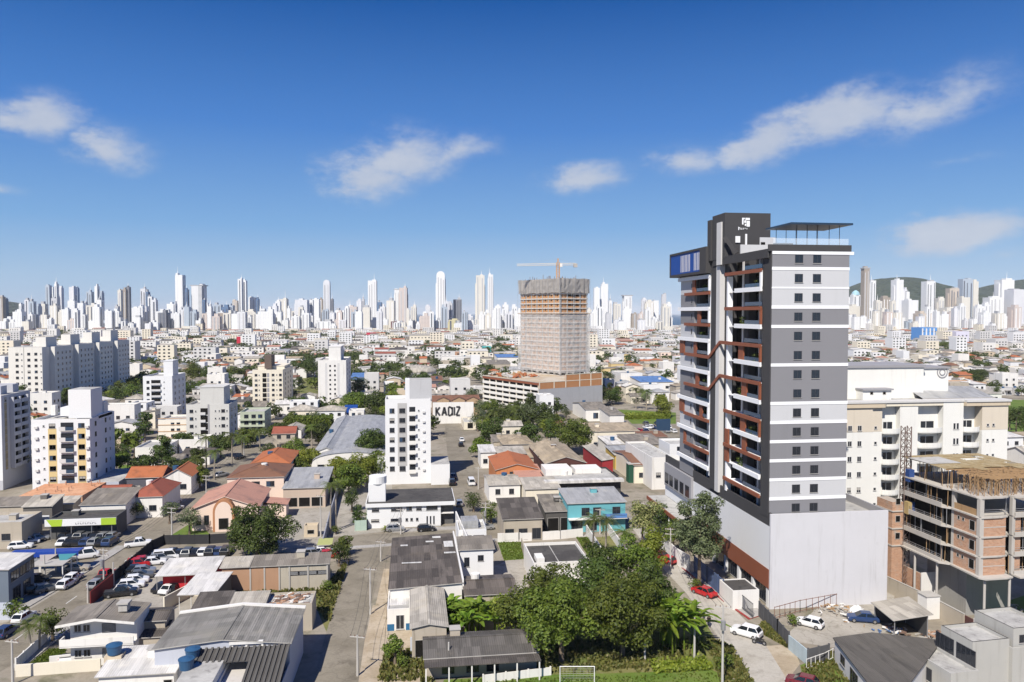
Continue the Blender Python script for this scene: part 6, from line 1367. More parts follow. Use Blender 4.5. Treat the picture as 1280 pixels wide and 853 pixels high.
t, p, w, d, h, zs = block('cream_apartments', 'cream eight storey block with a tall brown chimney tower on its roof', 316, 354, 366.5, 514, 462.5, CREAM, fwin=[BF([.12, .68, .92], 1.2, 1.1), BF([.22, .80], .5, .6, 'small')], rwin=[BF([.25, .5, .75])], rows=7, roofbox=[(.05, .95, .3, .9, 1.0)])
b = MB(); b.box(w * .32, d * .2, h + .01, w * .55, d * .5, h + 6.5, plaster('brown_tower', (.13, .10, .08), .1, .3)); b.build('lift_tower', t)
for z in zs: q = MB(); q.box(w * .33, -.03, z - 1.0, w * .46, -.004, z + .9, BLACKHOLE); q.box(w * .48, -.03, z - 1, w * .55, -.004, z + .9, MID_GREY); q.build('loggia', t)
t, p, w, d, h, zs = block('white_tall_block', 'white eight storey block with grey window strips in front of the trees', 398, 433, 438.8, 512, 450.5, WHITE, fwin=[BF([.43, .60], .8, .8)], rwin=[BF([.3, .7])], rows=9, roofbox=[(.36, .79, .1, .7, 6.2)])
b = MB()
for u in (.25, .69): b.box(w * u, -.03, 2, w * u + 1.0, -.004, h - 1.5, PALE_GREY)
b.build('grey_strip', t)
t, p, w, d, h, zs = block('green_trim_block', 'three storey pale green building with dark balconies behind the palms', 300.5, 331, 339, 543, 515, plaster('pale_green_render', (.42, .46, .36), .05, .3), fwin=[BF([.25, .55, .82], 1.6, 1.4)], rwin=[BF([.5])], rows=3)
b = MB()
for z in zs: b.box(-.3, -.9, z - 1.5, w + .2, -.01, z - 1.0, plaster('pale_green_render', (.42, .46, .36), .05, .3))
b.build('balcony_band', t)
t, p, w, d, h, zs = block('cream_walkup', 'low cream three storey walk-up with orange bands', 198, 234, 0, 551, 525, plaster('walkup_cream', (.74, .70, .62), .04, .3), fwin=[BF([.5, .7], 1.2, 1.0)], rows=3)
b = MB()
for k in range(4): b.box(-.1, -.12, h * k / 3.2 + .8, w + .1, -.004, h * k / 3.2 + 1.05, plaster('orange_band', (.50, .33, .20), .05, .3))
b.build('orange_band', t)
for nm, lb, x0, x1, yb, yt, d, rf, kd in (('white_flat_house', 'plain white flat roofed house below the cream walk-up', 169, 207, 580, 562, 14, None, 'flat'), ('white_annexe', 'white annexe wall below the pale grey block', 224, 260, 570, 552, 10, None, 'flat'),
  ('white_bungalow', 'white bungalow with a grey roof between the lawn and the fir trees', 188, 226, 588, 577, 9, R_GREY, 'gx'), ('cream_terrace_house', 'cream house with a pale roof next to the white annexe', 200, 224, 566, 556, 9, R_LIGHT, 'gx'), ('grey_long_house', 'long grey roofed house beside the street of palms', 226, 262, 582, 570, 12, R_DARK, 'gx')):
 p, w, h = base_box(x0, x1, yb, yt); house(nm, lb, 'house', p, w, d, h, 0, kd, 1.2, WHITE if 'cream' not in nm else CREAM, rf, wins=[('f', [w * .3, w * .7], [h * .5], 1.3, 1.1, 'dark')])
# blue sign box and vaulted warehouse
p, w, h = base_box(431, 447, 527, 507.5)
t = thing('blue_sign_box', 'big plain blue sign box with a white dot beside the vaulted warehouse', 'sign', (p.x, p.y, 0)); b = MB(); b.box(0, 0, 1.5, w, 3.5, h, plain('sign_blue', (.008, .07, .33), .4)); b.build('panel', t); b = MB(); b.tube((w * .72, -.02, h * .62), (w * .72, -.1, h * .62), .45, .45, WHITE_CLEAN, 14); b.build('white_dot', t); b = MB(); b.box(.2, .3, -.1, w - .2, 3.2, 1.49, CONCRETE); b.build('base', t); occupy(p.x, p.y, p.x + w, p.y + 4)
def vault():
 z = 3.6; p = G(389, 580, z); w = len_x(p, XA, 487); d = len_y(p + XA * w * .5, YA, 528); t = thing('vaulted_warehouse', 'long warehouse with a grey barrel vault roof left of the white tower block', 'warehouse', (p.x, p.y, 0)); occupy(p.x, p.y, p.x + w, p.y + d); rise = 3.0
 b = MB(); n = 14; P = [(w / 2 - w / 2 * math.cos(math.pi * i / n), z + rise * math.sin(math.pi * i / n) ** .85) for i in range(n + 1)]
 for a, c in zip(P, P[1:]): b.poly([(a[0], -.2, a[1]), (c[0], -.2, c[1]), (c[0], d, c[1]), (a[0], d, a[1])], R_STEEL)
 b.build('roof', t); b = MB(); b.box(.1, 0, -.2, w - .1, d, z, WHITE); b.poly([(.1, 0, z)] + [(q[0], 0, q[1] - .05) for q in P[1:-1]] + [(w - .1, 0, z)], WHITE); b.build('wall', t)
 windows(t, w, d, 'f', [w * .12, w * .3], [2.6], 1.8, 1.4, 'dark')
vault()
roof_house('long_sheet_hall', 'long zinc roofed hall running back beside the vaulted warehouse', 'hall', 391, 424, 566, 523, 5.5, 'gy', 1.4, WHITE, R_STEEL, wins=[('f', [.3], [2.8], 2.4, 1.2, 'hole')])
# church and neighbours
def church():
 z = 4.6; p = G(240, 664); w = len_x(p, XA, 322); d = 17.0; t = thing('church_hall', 'salmon pink church hall with an arched brown porch front and pink roof', 'church', (p.x, p.y, 0), R(2)); occupy(p.x, p.y, p.x + w, p.y + d); rise = 2.6
 walls_mb('gy', w, d, z, rise, SALMON, .4).build('wall', t); roof_mb('gy', w, d, z, rise, T_PINK, .4, SALMON).build('roof', t)
 x0, x1 = w * .34, w * .66; xm = (x0 + x1) / 2; zt_ = len_y(p, ZA, 624)
 b = MB(); AR = plaster('arch_brown', (.42, .20, .10), .06, .3); n = 12
 pts = [(xm + (x1 - x0) / 2 * math.cos(math.pi - math.pi * i / n), 4.2 + (zt_ - 4.2) * math.sin(math.pi * i / n)) for i in range(n + 1)]
 poly = [(x0, -.1)] + pts + [(x1, -.1)]; o = len(b.v); fr = [(q[0], -1.6, q[1]) for q in poly]; bk = [(q[0], 1.2, q[1]) for q in poly]
 b.poly(fr[::-1], AR);
 for i in range(len(poly) - 1): b.poly([fr[i], fr[i + 1], bk[i + 1], bk[i]], AR)
 b.build('porch', t); b = MB(); k = .8; inn = [(xm + (q[0] - xm) * k, q[1] * .93) for q in poly]; b.poly([(q[0], -1.63, q[1]) for q in inn][::-1], SALMON); b.build('arch_panel', t)
 windows(t, w, d, 'f', [xm], [1.7], 2.0, 2.4, 'hole', 'doorway', off=1.65)
 for u in (.10, .22): windows(t, w, d, 'f', [w * u], [2.2], 1.0, 2.0, 'dark')
 b = MB(); b.box(w + .02, 7, -.2, w + 5, 12, 3.2, SALMON); b.build('side_porch', t); b = MB(); b.poly([(w - .3, 6.6, 3.9), (w + 5.4, 6.6, 3.2), (w + 5.4, 12.4, 3.2), (w - .3, 12.4, 3.9)], T_PINK); b.build('porch_roof', t)
church()
t = roof_house('brown_roofed_house', 'large two storey white house with a brown hip roof behind the church', 'house', 282, 356, 598, 581, 6.6, 'hip', 2.0, SALMON, T_BROWN, wins=[('f', [.24, .5, .76], [4.9], 1.9, 1.3, 'dark')])
roof_house('orange_roofed_house', 'house with a bright orange hip roof behind the brown hip roof', 'house', 311, 363, 581, 564, 6.0, 'hip', 2.0, WHITE, T_ORANGE)
t = roof_house('grey_roofed_hall', 'beige hall with a pale grey metal roof beside the church courtyard', 'hall', 352, 408, 611, 590, 4.8, 'sy', 1.3, plaster('beige_hall', (.50, .40, .32), .06, .4), R_STEEL, wins=[('f', [.2, .5, .8], [1.4], 2.6, 2.2, 'hole', 'bay')])
slab_wall('courtyard_wall', 'white and dark wall dividing the church courtyard from the paved lane', [(404, 688), (412, 655), (424, 612)], 2.4, plaster('lane_wall', (.30, .31, .36), .15, .5), .2, 0, 'wall')
p, w, h = base_box(380, 397, 672, 661); t = house('stone_kiosk', 'small stone kiosk at the courtyard gate', 'kiosk', p, w, 2.2, h, 0, 'flat', 0, BEIGE, wins=[('f', [w * .5], [1.1], 1.4, .9, 'hole')])
p, w, h = base_box(399, 413, 693, 681); house('green_kiosk', 'small shed with a faded yellow green roof at the street corner', 'kiosk', p, w, 2.4, h, 0, 'sy', .4, DIRTY, plaster('faded_green_roof', (.36, .38, .15), .15, .4))
# houses left of the street
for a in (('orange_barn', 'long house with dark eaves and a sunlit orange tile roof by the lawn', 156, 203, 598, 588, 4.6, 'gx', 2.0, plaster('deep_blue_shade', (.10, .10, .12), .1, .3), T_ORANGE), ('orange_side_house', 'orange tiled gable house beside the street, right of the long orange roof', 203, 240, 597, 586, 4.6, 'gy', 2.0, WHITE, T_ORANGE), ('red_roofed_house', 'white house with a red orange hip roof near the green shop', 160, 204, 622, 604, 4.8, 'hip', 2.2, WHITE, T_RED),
          ('low_red_house', 'low house with dull red tiles in front of the bluish garage wing', 122, 160, 617, 609, 3.6, 'gx', 1.2, DIRTY, T_RED), ('grey_workshop', 'white workshop with a broad weathered grey roof above the green shop', 98, 158, 632, 617, 4.8, 'sy', 1.4, WHITE, R_GREY),
          ('green_sign_shop', 'car shop with a dark roof and a white and lime sign band', 62, 146, 648, 638, 4.4, 'flat', 0, plaster('shop_dark', (.10, .10, .10), .1, .3), FLAT_DARK), ('grey_flat_shop', 'long flat roofed grey shop at the left edge with a dark deep eave', -40, 27, 655, 640, 5.2, 'flat', 0, DIRTY, FLAT_GREY),
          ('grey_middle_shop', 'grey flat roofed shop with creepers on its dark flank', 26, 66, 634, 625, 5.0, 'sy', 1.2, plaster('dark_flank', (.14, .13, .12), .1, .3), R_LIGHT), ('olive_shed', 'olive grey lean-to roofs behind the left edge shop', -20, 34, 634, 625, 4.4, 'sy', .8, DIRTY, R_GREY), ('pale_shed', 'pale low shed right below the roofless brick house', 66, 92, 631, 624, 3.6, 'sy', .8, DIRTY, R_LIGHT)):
 nm, lb, x0, x1, yf, yb, z, kd, rise, wl, rf = a
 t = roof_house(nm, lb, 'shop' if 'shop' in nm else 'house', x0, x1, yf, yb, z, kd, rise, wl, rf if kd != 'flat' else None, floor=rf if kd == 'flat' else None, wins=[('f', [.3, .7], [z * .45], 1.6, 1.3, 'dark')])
 if nm == 'green_sign_shop':
  w, d, h = t['dims']; LIME = plain('lime_sign', (.36, .52, .04), .4); b = MB(); b.box(-.4, -1.3, h - .9, w + .3, -1.1, h + .5, WHITE_CLEAN); b.build('sign_board', t)
  b = MB(); b.poly([(-.1, -1.32, h + .5), (.9, -1.32, h - .9), (2.8, -1.32, h - .9), (3.0, -1.32, h + .5)], LIME); b.box(w * .80, -1.33, h - .9, w + .3, -1.301, h + .5, LIME); b.build('lime_panel', t)
  b = MB(); x = w * .42
  for k in range(9): b.box(x, -1.33, h - .62, x + .12, -1.303, h - .28, MID_GREY); b.box(x + .12, -1.33, h - (.40 if k % 2 else .62), x + .32, -1.303, h - (.30 if k % 2 else .52), MID_GREY); x += .46
  for k in range(7): b.box(w * .45 + k * .5, -1.33, h - .06, w * .45 + k * .5 + .3, -1.303, h + .03, PALE_GREY)
  b.build('sign_lettering', t)
  b = MB(); b.box(-.2, -1.05, h - .35, w + .1, .2, h - .25, R_DARK); b.build('awning', t)
  for u in (.05, .35, .65, .95): q = MB(); q.tube((w * u, -1.0, -.1), (w * u, -1.0, h - .9), .07, .07, STEEL, 6); q.build('post', t)
t = thing('lime_sign_board', 'second small white and lime sign board left of the long green sign', 'sign', tuple(G(52, 668))); b = MB(); b.box(-1.6, -.1, 2.2, 1.6, .1, 3.9, WHITE_CLEAN); b.build('board', t); b = MB(); b.poly([(-1.6, -.12, 3.9), (-1.6, -.12, 2.2), (-.7, -.12, 2.2), (.1, -.12, 3.9)], LIME); b.build('lime_panel', t); b = MB(); b.tube((-1.2, 0, -.1), (-1.2, 0, 2.2), .07, .07, STEEL, 6); b.build('post', t)
# roofless orange brick house
z = 4.0; p, w, d = roof_rect(20, 103, 622, 604, z)
t = thing('roofless_brick_house', 'orange hollow brick house still without a roof below the white and yellow block', 'house', (p.x, p.y, 0)); b = MB(); OC = ground_mat('orange_slab', [(.50, .24, .13), (.58, .32, .19), (.38, .17, .09)], .2, 1.5); b.box(0, 0, -.2, w, d, z, BRICK, top=OC); b.build('wall', t); b = MB(); r = random.Random(2)
for i in range(14): x, y = r.uniform(1, w - 1), r.uniform(1, d - 1); b.box(x, y, z + .005, x + .2, y + .2, z + r.uniform(.5, 1.3), BRICK)
b.build('column_stub', t); occupy(p.x, p.y, p.x + w, p.y + d)
# blue canopy car wash, dark office at the left edge
z = 3.6; p, w, d = roof_rect(10, 98, 693, 686, z); t = thing('blue_canopy', 'carport with a bright blue fascia and teal awnings over parked cars', 'carport', (p.x, p.y, 0)); BLU = plain('fascia_blue', (.012, .05, .30), .4)
b = MB(); b.box(0, 0, z - .2, w, d, z, BLU); b.box(0, -.06, z - .75, w, -.002, z + .1, BLU); b.build('roof', t)
for u in (.1, .45, .75, .97): q = MB(); q.tube((w * u, .2, -.1), (w * u, .2, z - .2), .09, .09, WHITE, 8); q.build('post', t)
for u0, mt in ((.45, plain('beige_awning', (.35, .31, .30), .8)), (.72, plain('teal_awning', (.05, .22, .25), .7))): b = MB(); b.poly([(w * u0, -.1, z - .3), (w * (u0 + .13), -3.2, z - 1.2), (w * (u0 + .26), -.1, z - .3)], mt); b.build('awning', t)
occupy(p.x, p.y, p.x + w, p.y + d)
z = 6.6; p, w, d = roof_rect(-70, 10, 712, 690, z); DB = plaster('blue_grey_office', (.15, .18, .22), .06, .2)
t = house('dark_office', 'blue grey glass office with a pale metal roof cut off by the left edge', 'office', p, w, d, z - .4, 0, 'sx-', .5, DB, R_WHITE, over=.2); windows(t, w, d, 'r', [d * .25, d * .6, d * .85], [4.6], 2.6, 1.6, 'dark'); windows(t, w, d, 'r', [d * .3, d * .7], [1.5], 2.4, 2.4, 'dark', 'door')
slab_wall('forecourt_wall', 'tall pale blue grey forecourt wall at the left edge', [(-40, 775), (19, 775)], 2.6, plaster('pale_blue_wall', (.46, .49, .55), .1, .5), .2, 0, 'wall')
b = MB(); p = G(36, 728); b.box(0, 0, 2.6, 5.5, 3.6, 2.75, CONCRETE)
for x, y in ((.1, .1), (5.3, .1), (.1, 3.4), (5.3, 3.4)): b.box(x, y, -.1, x + .15, y + .15, 2.6, WHITE)
t = thing('carport', 'low carport of thin white posts beside the blue canopy', 'carport', tuple(p)); b.build('shelter', t)
# car dealer yard: dark wall, red kiosk, white roofs
slab_wall('black_wall', 'long black fence wall around the used car yard along the street and church', [(113, 753), (150, 722), (190, 688), (205, 681), (262, 680), (292, 678)], 1.9, plaster('black_wall_paint', (.035, .035, .038), .2, .3), .12, 2.5, 'fence')
slab_wall('red_wall', 'dark red end of the yard fence beside the red pickup', [(113, 757), (142, 733)], 2.2, plaster('dark_red_paint', (.20, .03, .03), .1, .3), .12, 0, 'fence')
z = 3.4; p, w, d = roof_rect(194, 267, 719, 698, z); t = thing('red_kiosk', 'red walled sales kiosk under a big flat white sheet roof in the car yard', 'kiosk', (p.x, p.y, 0), R(1)); KR = plaster('kiosk_red', (.48, .025, .035), .04, .2); b = roof_mb('sy', w, d, z - .2, .4, R_WHITE, .1); b.build('roof', t); b = MB(); b.box(.8, 1.2, -.1, w - .3, d - .3, z - .25, KR); b.build('wall', t)
for u in (.02, .5, .98): q = MB(); q.tube((w * u, .2, -.1), (w * u, .2, z - .25), .06, .06, STEEL, 6); q.build('post', t)
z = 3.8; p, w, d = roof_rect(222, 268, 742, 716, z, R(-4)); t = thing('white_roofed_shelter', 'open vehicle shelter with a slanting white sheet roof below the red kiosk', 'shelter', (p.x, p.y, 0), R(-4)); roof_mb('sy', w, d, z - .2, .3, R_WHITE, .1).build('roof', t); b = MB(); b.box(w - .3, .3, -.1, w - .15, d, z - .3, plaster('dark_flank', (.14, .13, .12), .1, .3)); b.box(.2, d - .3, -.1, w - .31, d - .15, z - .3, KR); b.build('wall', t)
for u in (.03, .35, .65, .95): q = MB(); q.tube((w * u, .2, -.1), (w * u, .2, z - .25), .06, .06, WHITE, 6); q.build('post', t)
# long block-wall warehouse
t = roof_house('block_wall_shed', 'long shed with a pale block wall of four vents, brick at its left end', 'shed', 310, 412, 709, 697, 4.4, 'sy', .7, plaster('block_wall', (.42, .38, .31), .10, .7), R_GREY); w, d, h = t['dims']
b = MB(); b.box(-4.5, -.04, -.1, w * .36, -.003, h - .05, plaster('thin_brick', (.40, .24, .15), .12, .6)); b.box(-4.5, .0, -.1, -.01, d, h - .3, plaster('block_wall', (.42, .38, .31), .10, .7)); b.build('brick_end', t); b = MB(); b.poly([(-4.8, -.4, h + .1), (0, -.4, h + .1), (0, d, h + .7), (-4.8, d, h + .7)], R_LIGHT); b.box(-4.8, -.4, h - .05, 0, d, h + .08, CONCRETE); b.build('end_roof', t)
windows(t, w, d, 'f', [w * u for u in (.56, .68, .80, .92)], [2.9], 1.8, .7, 'louvre', 'vent'); b = MB()
for u in (.0, .18, .37, .5, .74, .99): b.box(w * u - .12, -.12, -.1, w * u + .12, -.045, h - .05, CONCRETE)
b.build('pier', t)
# big warehouse at the bottom: sheet roof in two slopes, ribbed lean roof below
z = 6.0; p, w, d = roof_rect(193, 362, 811, 765, z, R(-1)); BIGR = sheet_roof('warehouse_sheet', (.225, .215, .195), .22, (2.2, 1.4))
t = thing('big_warehouse', 'big warehouse with a weathered two slope grey sheet roof and ribbed dark lower roof', 'warehouse', (p.x, p.y, 0), R(-1)); walls_mb('gy', w, d, z, .8, plaster('bluish_wall', (.46, .48, .54), .06, .4), .3).build('wall', t); roof_mb('gy', w, d, z, .8, BIGR, .3).build('roof', t)
SHEET2 = sheet_roof('worn_light_sheet', (.285, .27, .245), .12)
for k in range(1, 6):
 u = k / 6; b = MB(); x = w / 2 + w / 2 * u; zz = z + .8 * (1 - u) + .06; b.poly([(x - .28, -.2, zz + .02), (x + .28, -.2, zz - .06), (x + .28, d + .2, zz - .06), (x - .28, d + .2, zz + .02)], SHEET2); b.build('roof_light_sheet', t)
b = MB(); b.bar((-.3, d + .35, z + .15), (w / 2, d + .35, z + .95), .5, .25, WHITE); b.bar((w / 2, d + .35, z + .95), (w + .3, d + .35, z + .15), .5, .25, WHITE); b.build('white_verge', t)
b = MB(); RD = plaster('ribbed_dark', (.075, .07, .065), .2, .5); RD2 = plaster('ribbed_dark2', (.10, .095, .088), .2, .4)
for (u0, u1, L_, n) in ((.30, .74, 3.0, 10), (.745, 1.0, 8.0, 7)):
 zl = z - .2 - 1.6 * L_ / 8; b.poly([(w * u0, -L_, zl), (w * u1, -L_, zl), (w * u1, -.3, z - .2), (w * u0, -.3, z - .2)], RD)
 for k in range(n + 1): x = w * u0 + w * (u1 - u0) * k / n; b.bar((x, -L_, zl + .06), (x, -.3, z - .12), .26, .20, RD2)
b.build('ribbed_roof', t); b = MB(); b.box(w - .1, -8, -.1, w, -.01, z - 2.5, plaster('bluish_wall', (.46, .48, .54), .06, .4)); b.box(w * .75, -8, -.1, w - .11, -7.9, z - 2.5, GATE_GREY); b.build('side_wall', t); occupy(p.x, p.y - 8, p.x + w, p.y + d)
# roof terrace with pergola and blue tanks
z = 5.3; p = G(214, 862, z); w = len_x(p, XA, 262); t = thing('tank_terrace', 'narrow white service block carrying blue water tanks beside the big warehouse', 'outbuilding', (p.x, p.y, 0)); d = 5.4; b = MB(); b.box(0, 0, -.1, w, d + 3.5, z, WHITE, top=FLAT_GREY); b.build('wall', t)
TANKB = plain('blue_tank_plastic', (.025, .085, .18), .5)
def tank(loc, label, r=.85, hh=1.1):
 t = thing('water_tank', label, 'water tank', loc, 0, 'blue plastic roof water tanks'); b = MB(); b.tube((0, 0, 0), (0, 0, hh), r * .85, r, TANKB, 20); b.build('tank_body', t); b = MB(); b.tube((0, 0, hh + .002), (0, 0, hh + .08), r * 1.05, r * 1.05, TANKB, 20); b.tube((0, 0, hh + .08), (0, 0, hh + .28), r * .9, r * .3, TANKB, 20); b.build('lid', t)
q = G(241, 823, z); tank((q.x, q.y, z), 'blue water tank, the farther of two on the white service block'); q = G(233, 836, z); tank((q.x, q.y, z), 'blue water tank, the nearer of two on the white service block')
z2 = 3.8; p = G(264, 872, z2); w = len_x(p, XA, 330); d = len_y(p, YA, 828); t = thing('roof_terrace', 'pale roof terrace with a white pergola frame at the bottom edge', 'roof terrace', (p.x, p.y, 0)); parapet_mb(w, d, z2, WHITE, plaster('terrace_floor', (.55, .52, .48), .06, .5), .2, .5).build('wall', t)
b = MB()
for x in (.3, w * .35, w * .68): b.box(x, d - .4, z2, x + .25, d - .15, z2 + 2.3, WHITE)
b.box(.1, d - .5, z2 + 2.3, w * .72, d - .1, z2 + 2.6, WHITE); b.bar((w * .70, d - .3, z2 + 2.0), (w * .95, d - 1.2, z2 + .6), .2, .2, WHITE); b.build('pergola', t)
t = thing('garden_chair', 'small orange and yellow garden chair on the roof terrace', 'chair', tuple(G(272, 842, z2 + .02))); b = MB(); b.box(-.3, -.3, .35, .3, .3, .42, plain('yellow_plastic', (.6, .38, .04), .5)); b.build('seat', t); b = MB(); b.box(-.3, .25, .42, .3, .31, .95, T_ORANGE); b.build('backrest', t)
for x in (-.26, .26):
 for y in (-.26, .26): b = MB(); b.box(x - .03, y - .03, 0, x + .03, y + .03, .35, FRAME_DARK); b.build('leg', t)
# low white roof bottom left
z = 4.0; p, w, d = roof_rect(123, 217, 843, 811, z); t = house('white_sheet_house', 'low white house with a pale sheet roof and one dark window at the bottom left', 'house', p, w, d, z - .2, R(0), 'sy', .6, WHITE, R_WHITE, wins=[('f', [w * .28], [2.2], 1.6, 1.3, 'dark'), ('f', [w * .92], [1.6], 1.0, 2.6, 'hole', 'doorway')])
q = G(143, 817, 4.6); b = MB(); tank((q.x, q.y, 4.62), 'single blue water tank behind the low white sheet roof', .9, 1.0); slab_wall('tank_plinth', 'narrow yellowish plinth wall under the single blue tank', [Vector((q.x - 1, q.y + .2, 0)), Vector((q.x + 1, q.y + .2, 0))], 4.5, BEIGE, 1.6, 0, 'plinth')
# white two storey house with balcony
z = 6.4; p, w, d = roof_rect(72, 166, 779, 754, z); t = thing('balcony_house', 'white two storey house with a long balcony, louvred windows and grey roof', 'house', (p.x, p.y, 0)); occupy(p.x, p.y, p.x + w + 6, p.y + d)
b = MB(); b.box(.9, 1.4, -.1, w, d, z - .3, WHITE); b.build('wall', t); roof_mb('gy', w, d, z - .28, .7, R_GREY, .25, WHITE, .35).build('roof', t)
b = MB(); b.box(.1, .1, 3.0, w, 1.38, 3.2, WHITE); b.box(.1, .05, 3.2, w, .2, 4.1, WHITE); b.box(.1, .21, 3.2, .25, 1.38, 4.1, WHITE); b.build('balcony', t)
for zz in (4.9, 1.6): windows(t, w, d, 'f', [w * .62], [zz], 1.7, 1.2, 'louvre', off=-1.39); windows(t, w, d, 'f', [w * .2, w * .32], [zz + .1], .9, 1.0, 'plain', off=-1.39)
b = MB(); b.box(w * .72, d * .35, z + .25, w * .84, d * .55, z + 1.2, CONCRETE); b.box(w * .70, d * .32, z + 1.202, w * .86, d * .58, z + 1.4, CONCRETE); b.build('chimney', t)
z = 3.3; p, w, d = roof_rect(131, 202, 797, 780, z); t = house('grey_lean_annexe', 'grey annexe with a low dark lean roof beside the balcony house', 'annexe', p + XA * 3.2, w - 3.2, d, z - .2, 0, 'sy', .5, DIRTY, R_DARK, over=.25); b = MB(); b.box(-3.4, .1, z - .35, -.2, d, z - .2, R_DARK); b.build('porch_roof', t); b = MB(); b.box(-3.2, .2, -.1, -3.05, .35, z - .36, WHITE); b.build('porch_post', t)
z = 5.0; p, w, d = roof_rect(166, 206, 772, 756, z); house('dark_roofed_house', 'house with a dark brown sheet roof right of the balcony house', 'house', p, w, d, z - .5, 0, 'gx', .5, DIRTY, R_DARK)
slab_wall('garden_wall', 'pale slatted garden wall along the street below the palms', [(20, 838), (58, 803)], 1.5, WHITE, .15, 2.0, 'wall')
slab_wall('retaining_wall', 'long cream retaining wall above the brown bank at bottom left', [(20, 846), (126, 838)], 1.5, CREAM, .3, 0, 'wall')
slab_wall('yard_front_wall', 'white front yard wall below the balcony house', [(62, 833), (124, 826)], 1.3, WHITE, .2, 0, 'wall')
# patch of small roofs between the yard and the warehouse
roof_house('dark_sheet_shed', 'shed with dark grey ribbed sheets left of the pale sheets behind the warehouse', 'shed', 238, 284, 762, 744, 4.2, 'sy', .6, DIRTY, R_DARK); roof_house('pale_sheet_shed', 'shed with mixed pale sheets right behind the big warehouse roof', 'shed', 283, 332, 758, 743, 4.2, 'sy', .5, DIRTY, R_LIGHT)
t = roof_house('rubble_roof_shed', 'low concrete shed with rubble strewn over its flat roof', 'shed', 330, 390, 757, 740, 4.0, 'flat', 0, DIRTY, floor=FLAT_GREY, up=.3); w, d, h = t['dims']; b = MB(); r = random.Random(8)
for i in range(70): x, y = r.uniform(.5, w - .5), r.uniform(.4, d - .4); s = r.uniform(.1, .5); b.bar((x - s, y, h + .1), (x + s, y + r.uniform(-.4, .4), h + .15 + r.random() * .2), s * .6, s * .5, r.choice([BRICK, CONCRETE, PLAIN_BROWN, WHITE]))
b.build('roof_rubble', t)
slab_wall('yard_wall', 'cream yard wall between the white shelter and the dark sheds', [(205, 764), (240, 745), (276, 744)], 2.2, CREAM, .2, 0, 'wall')
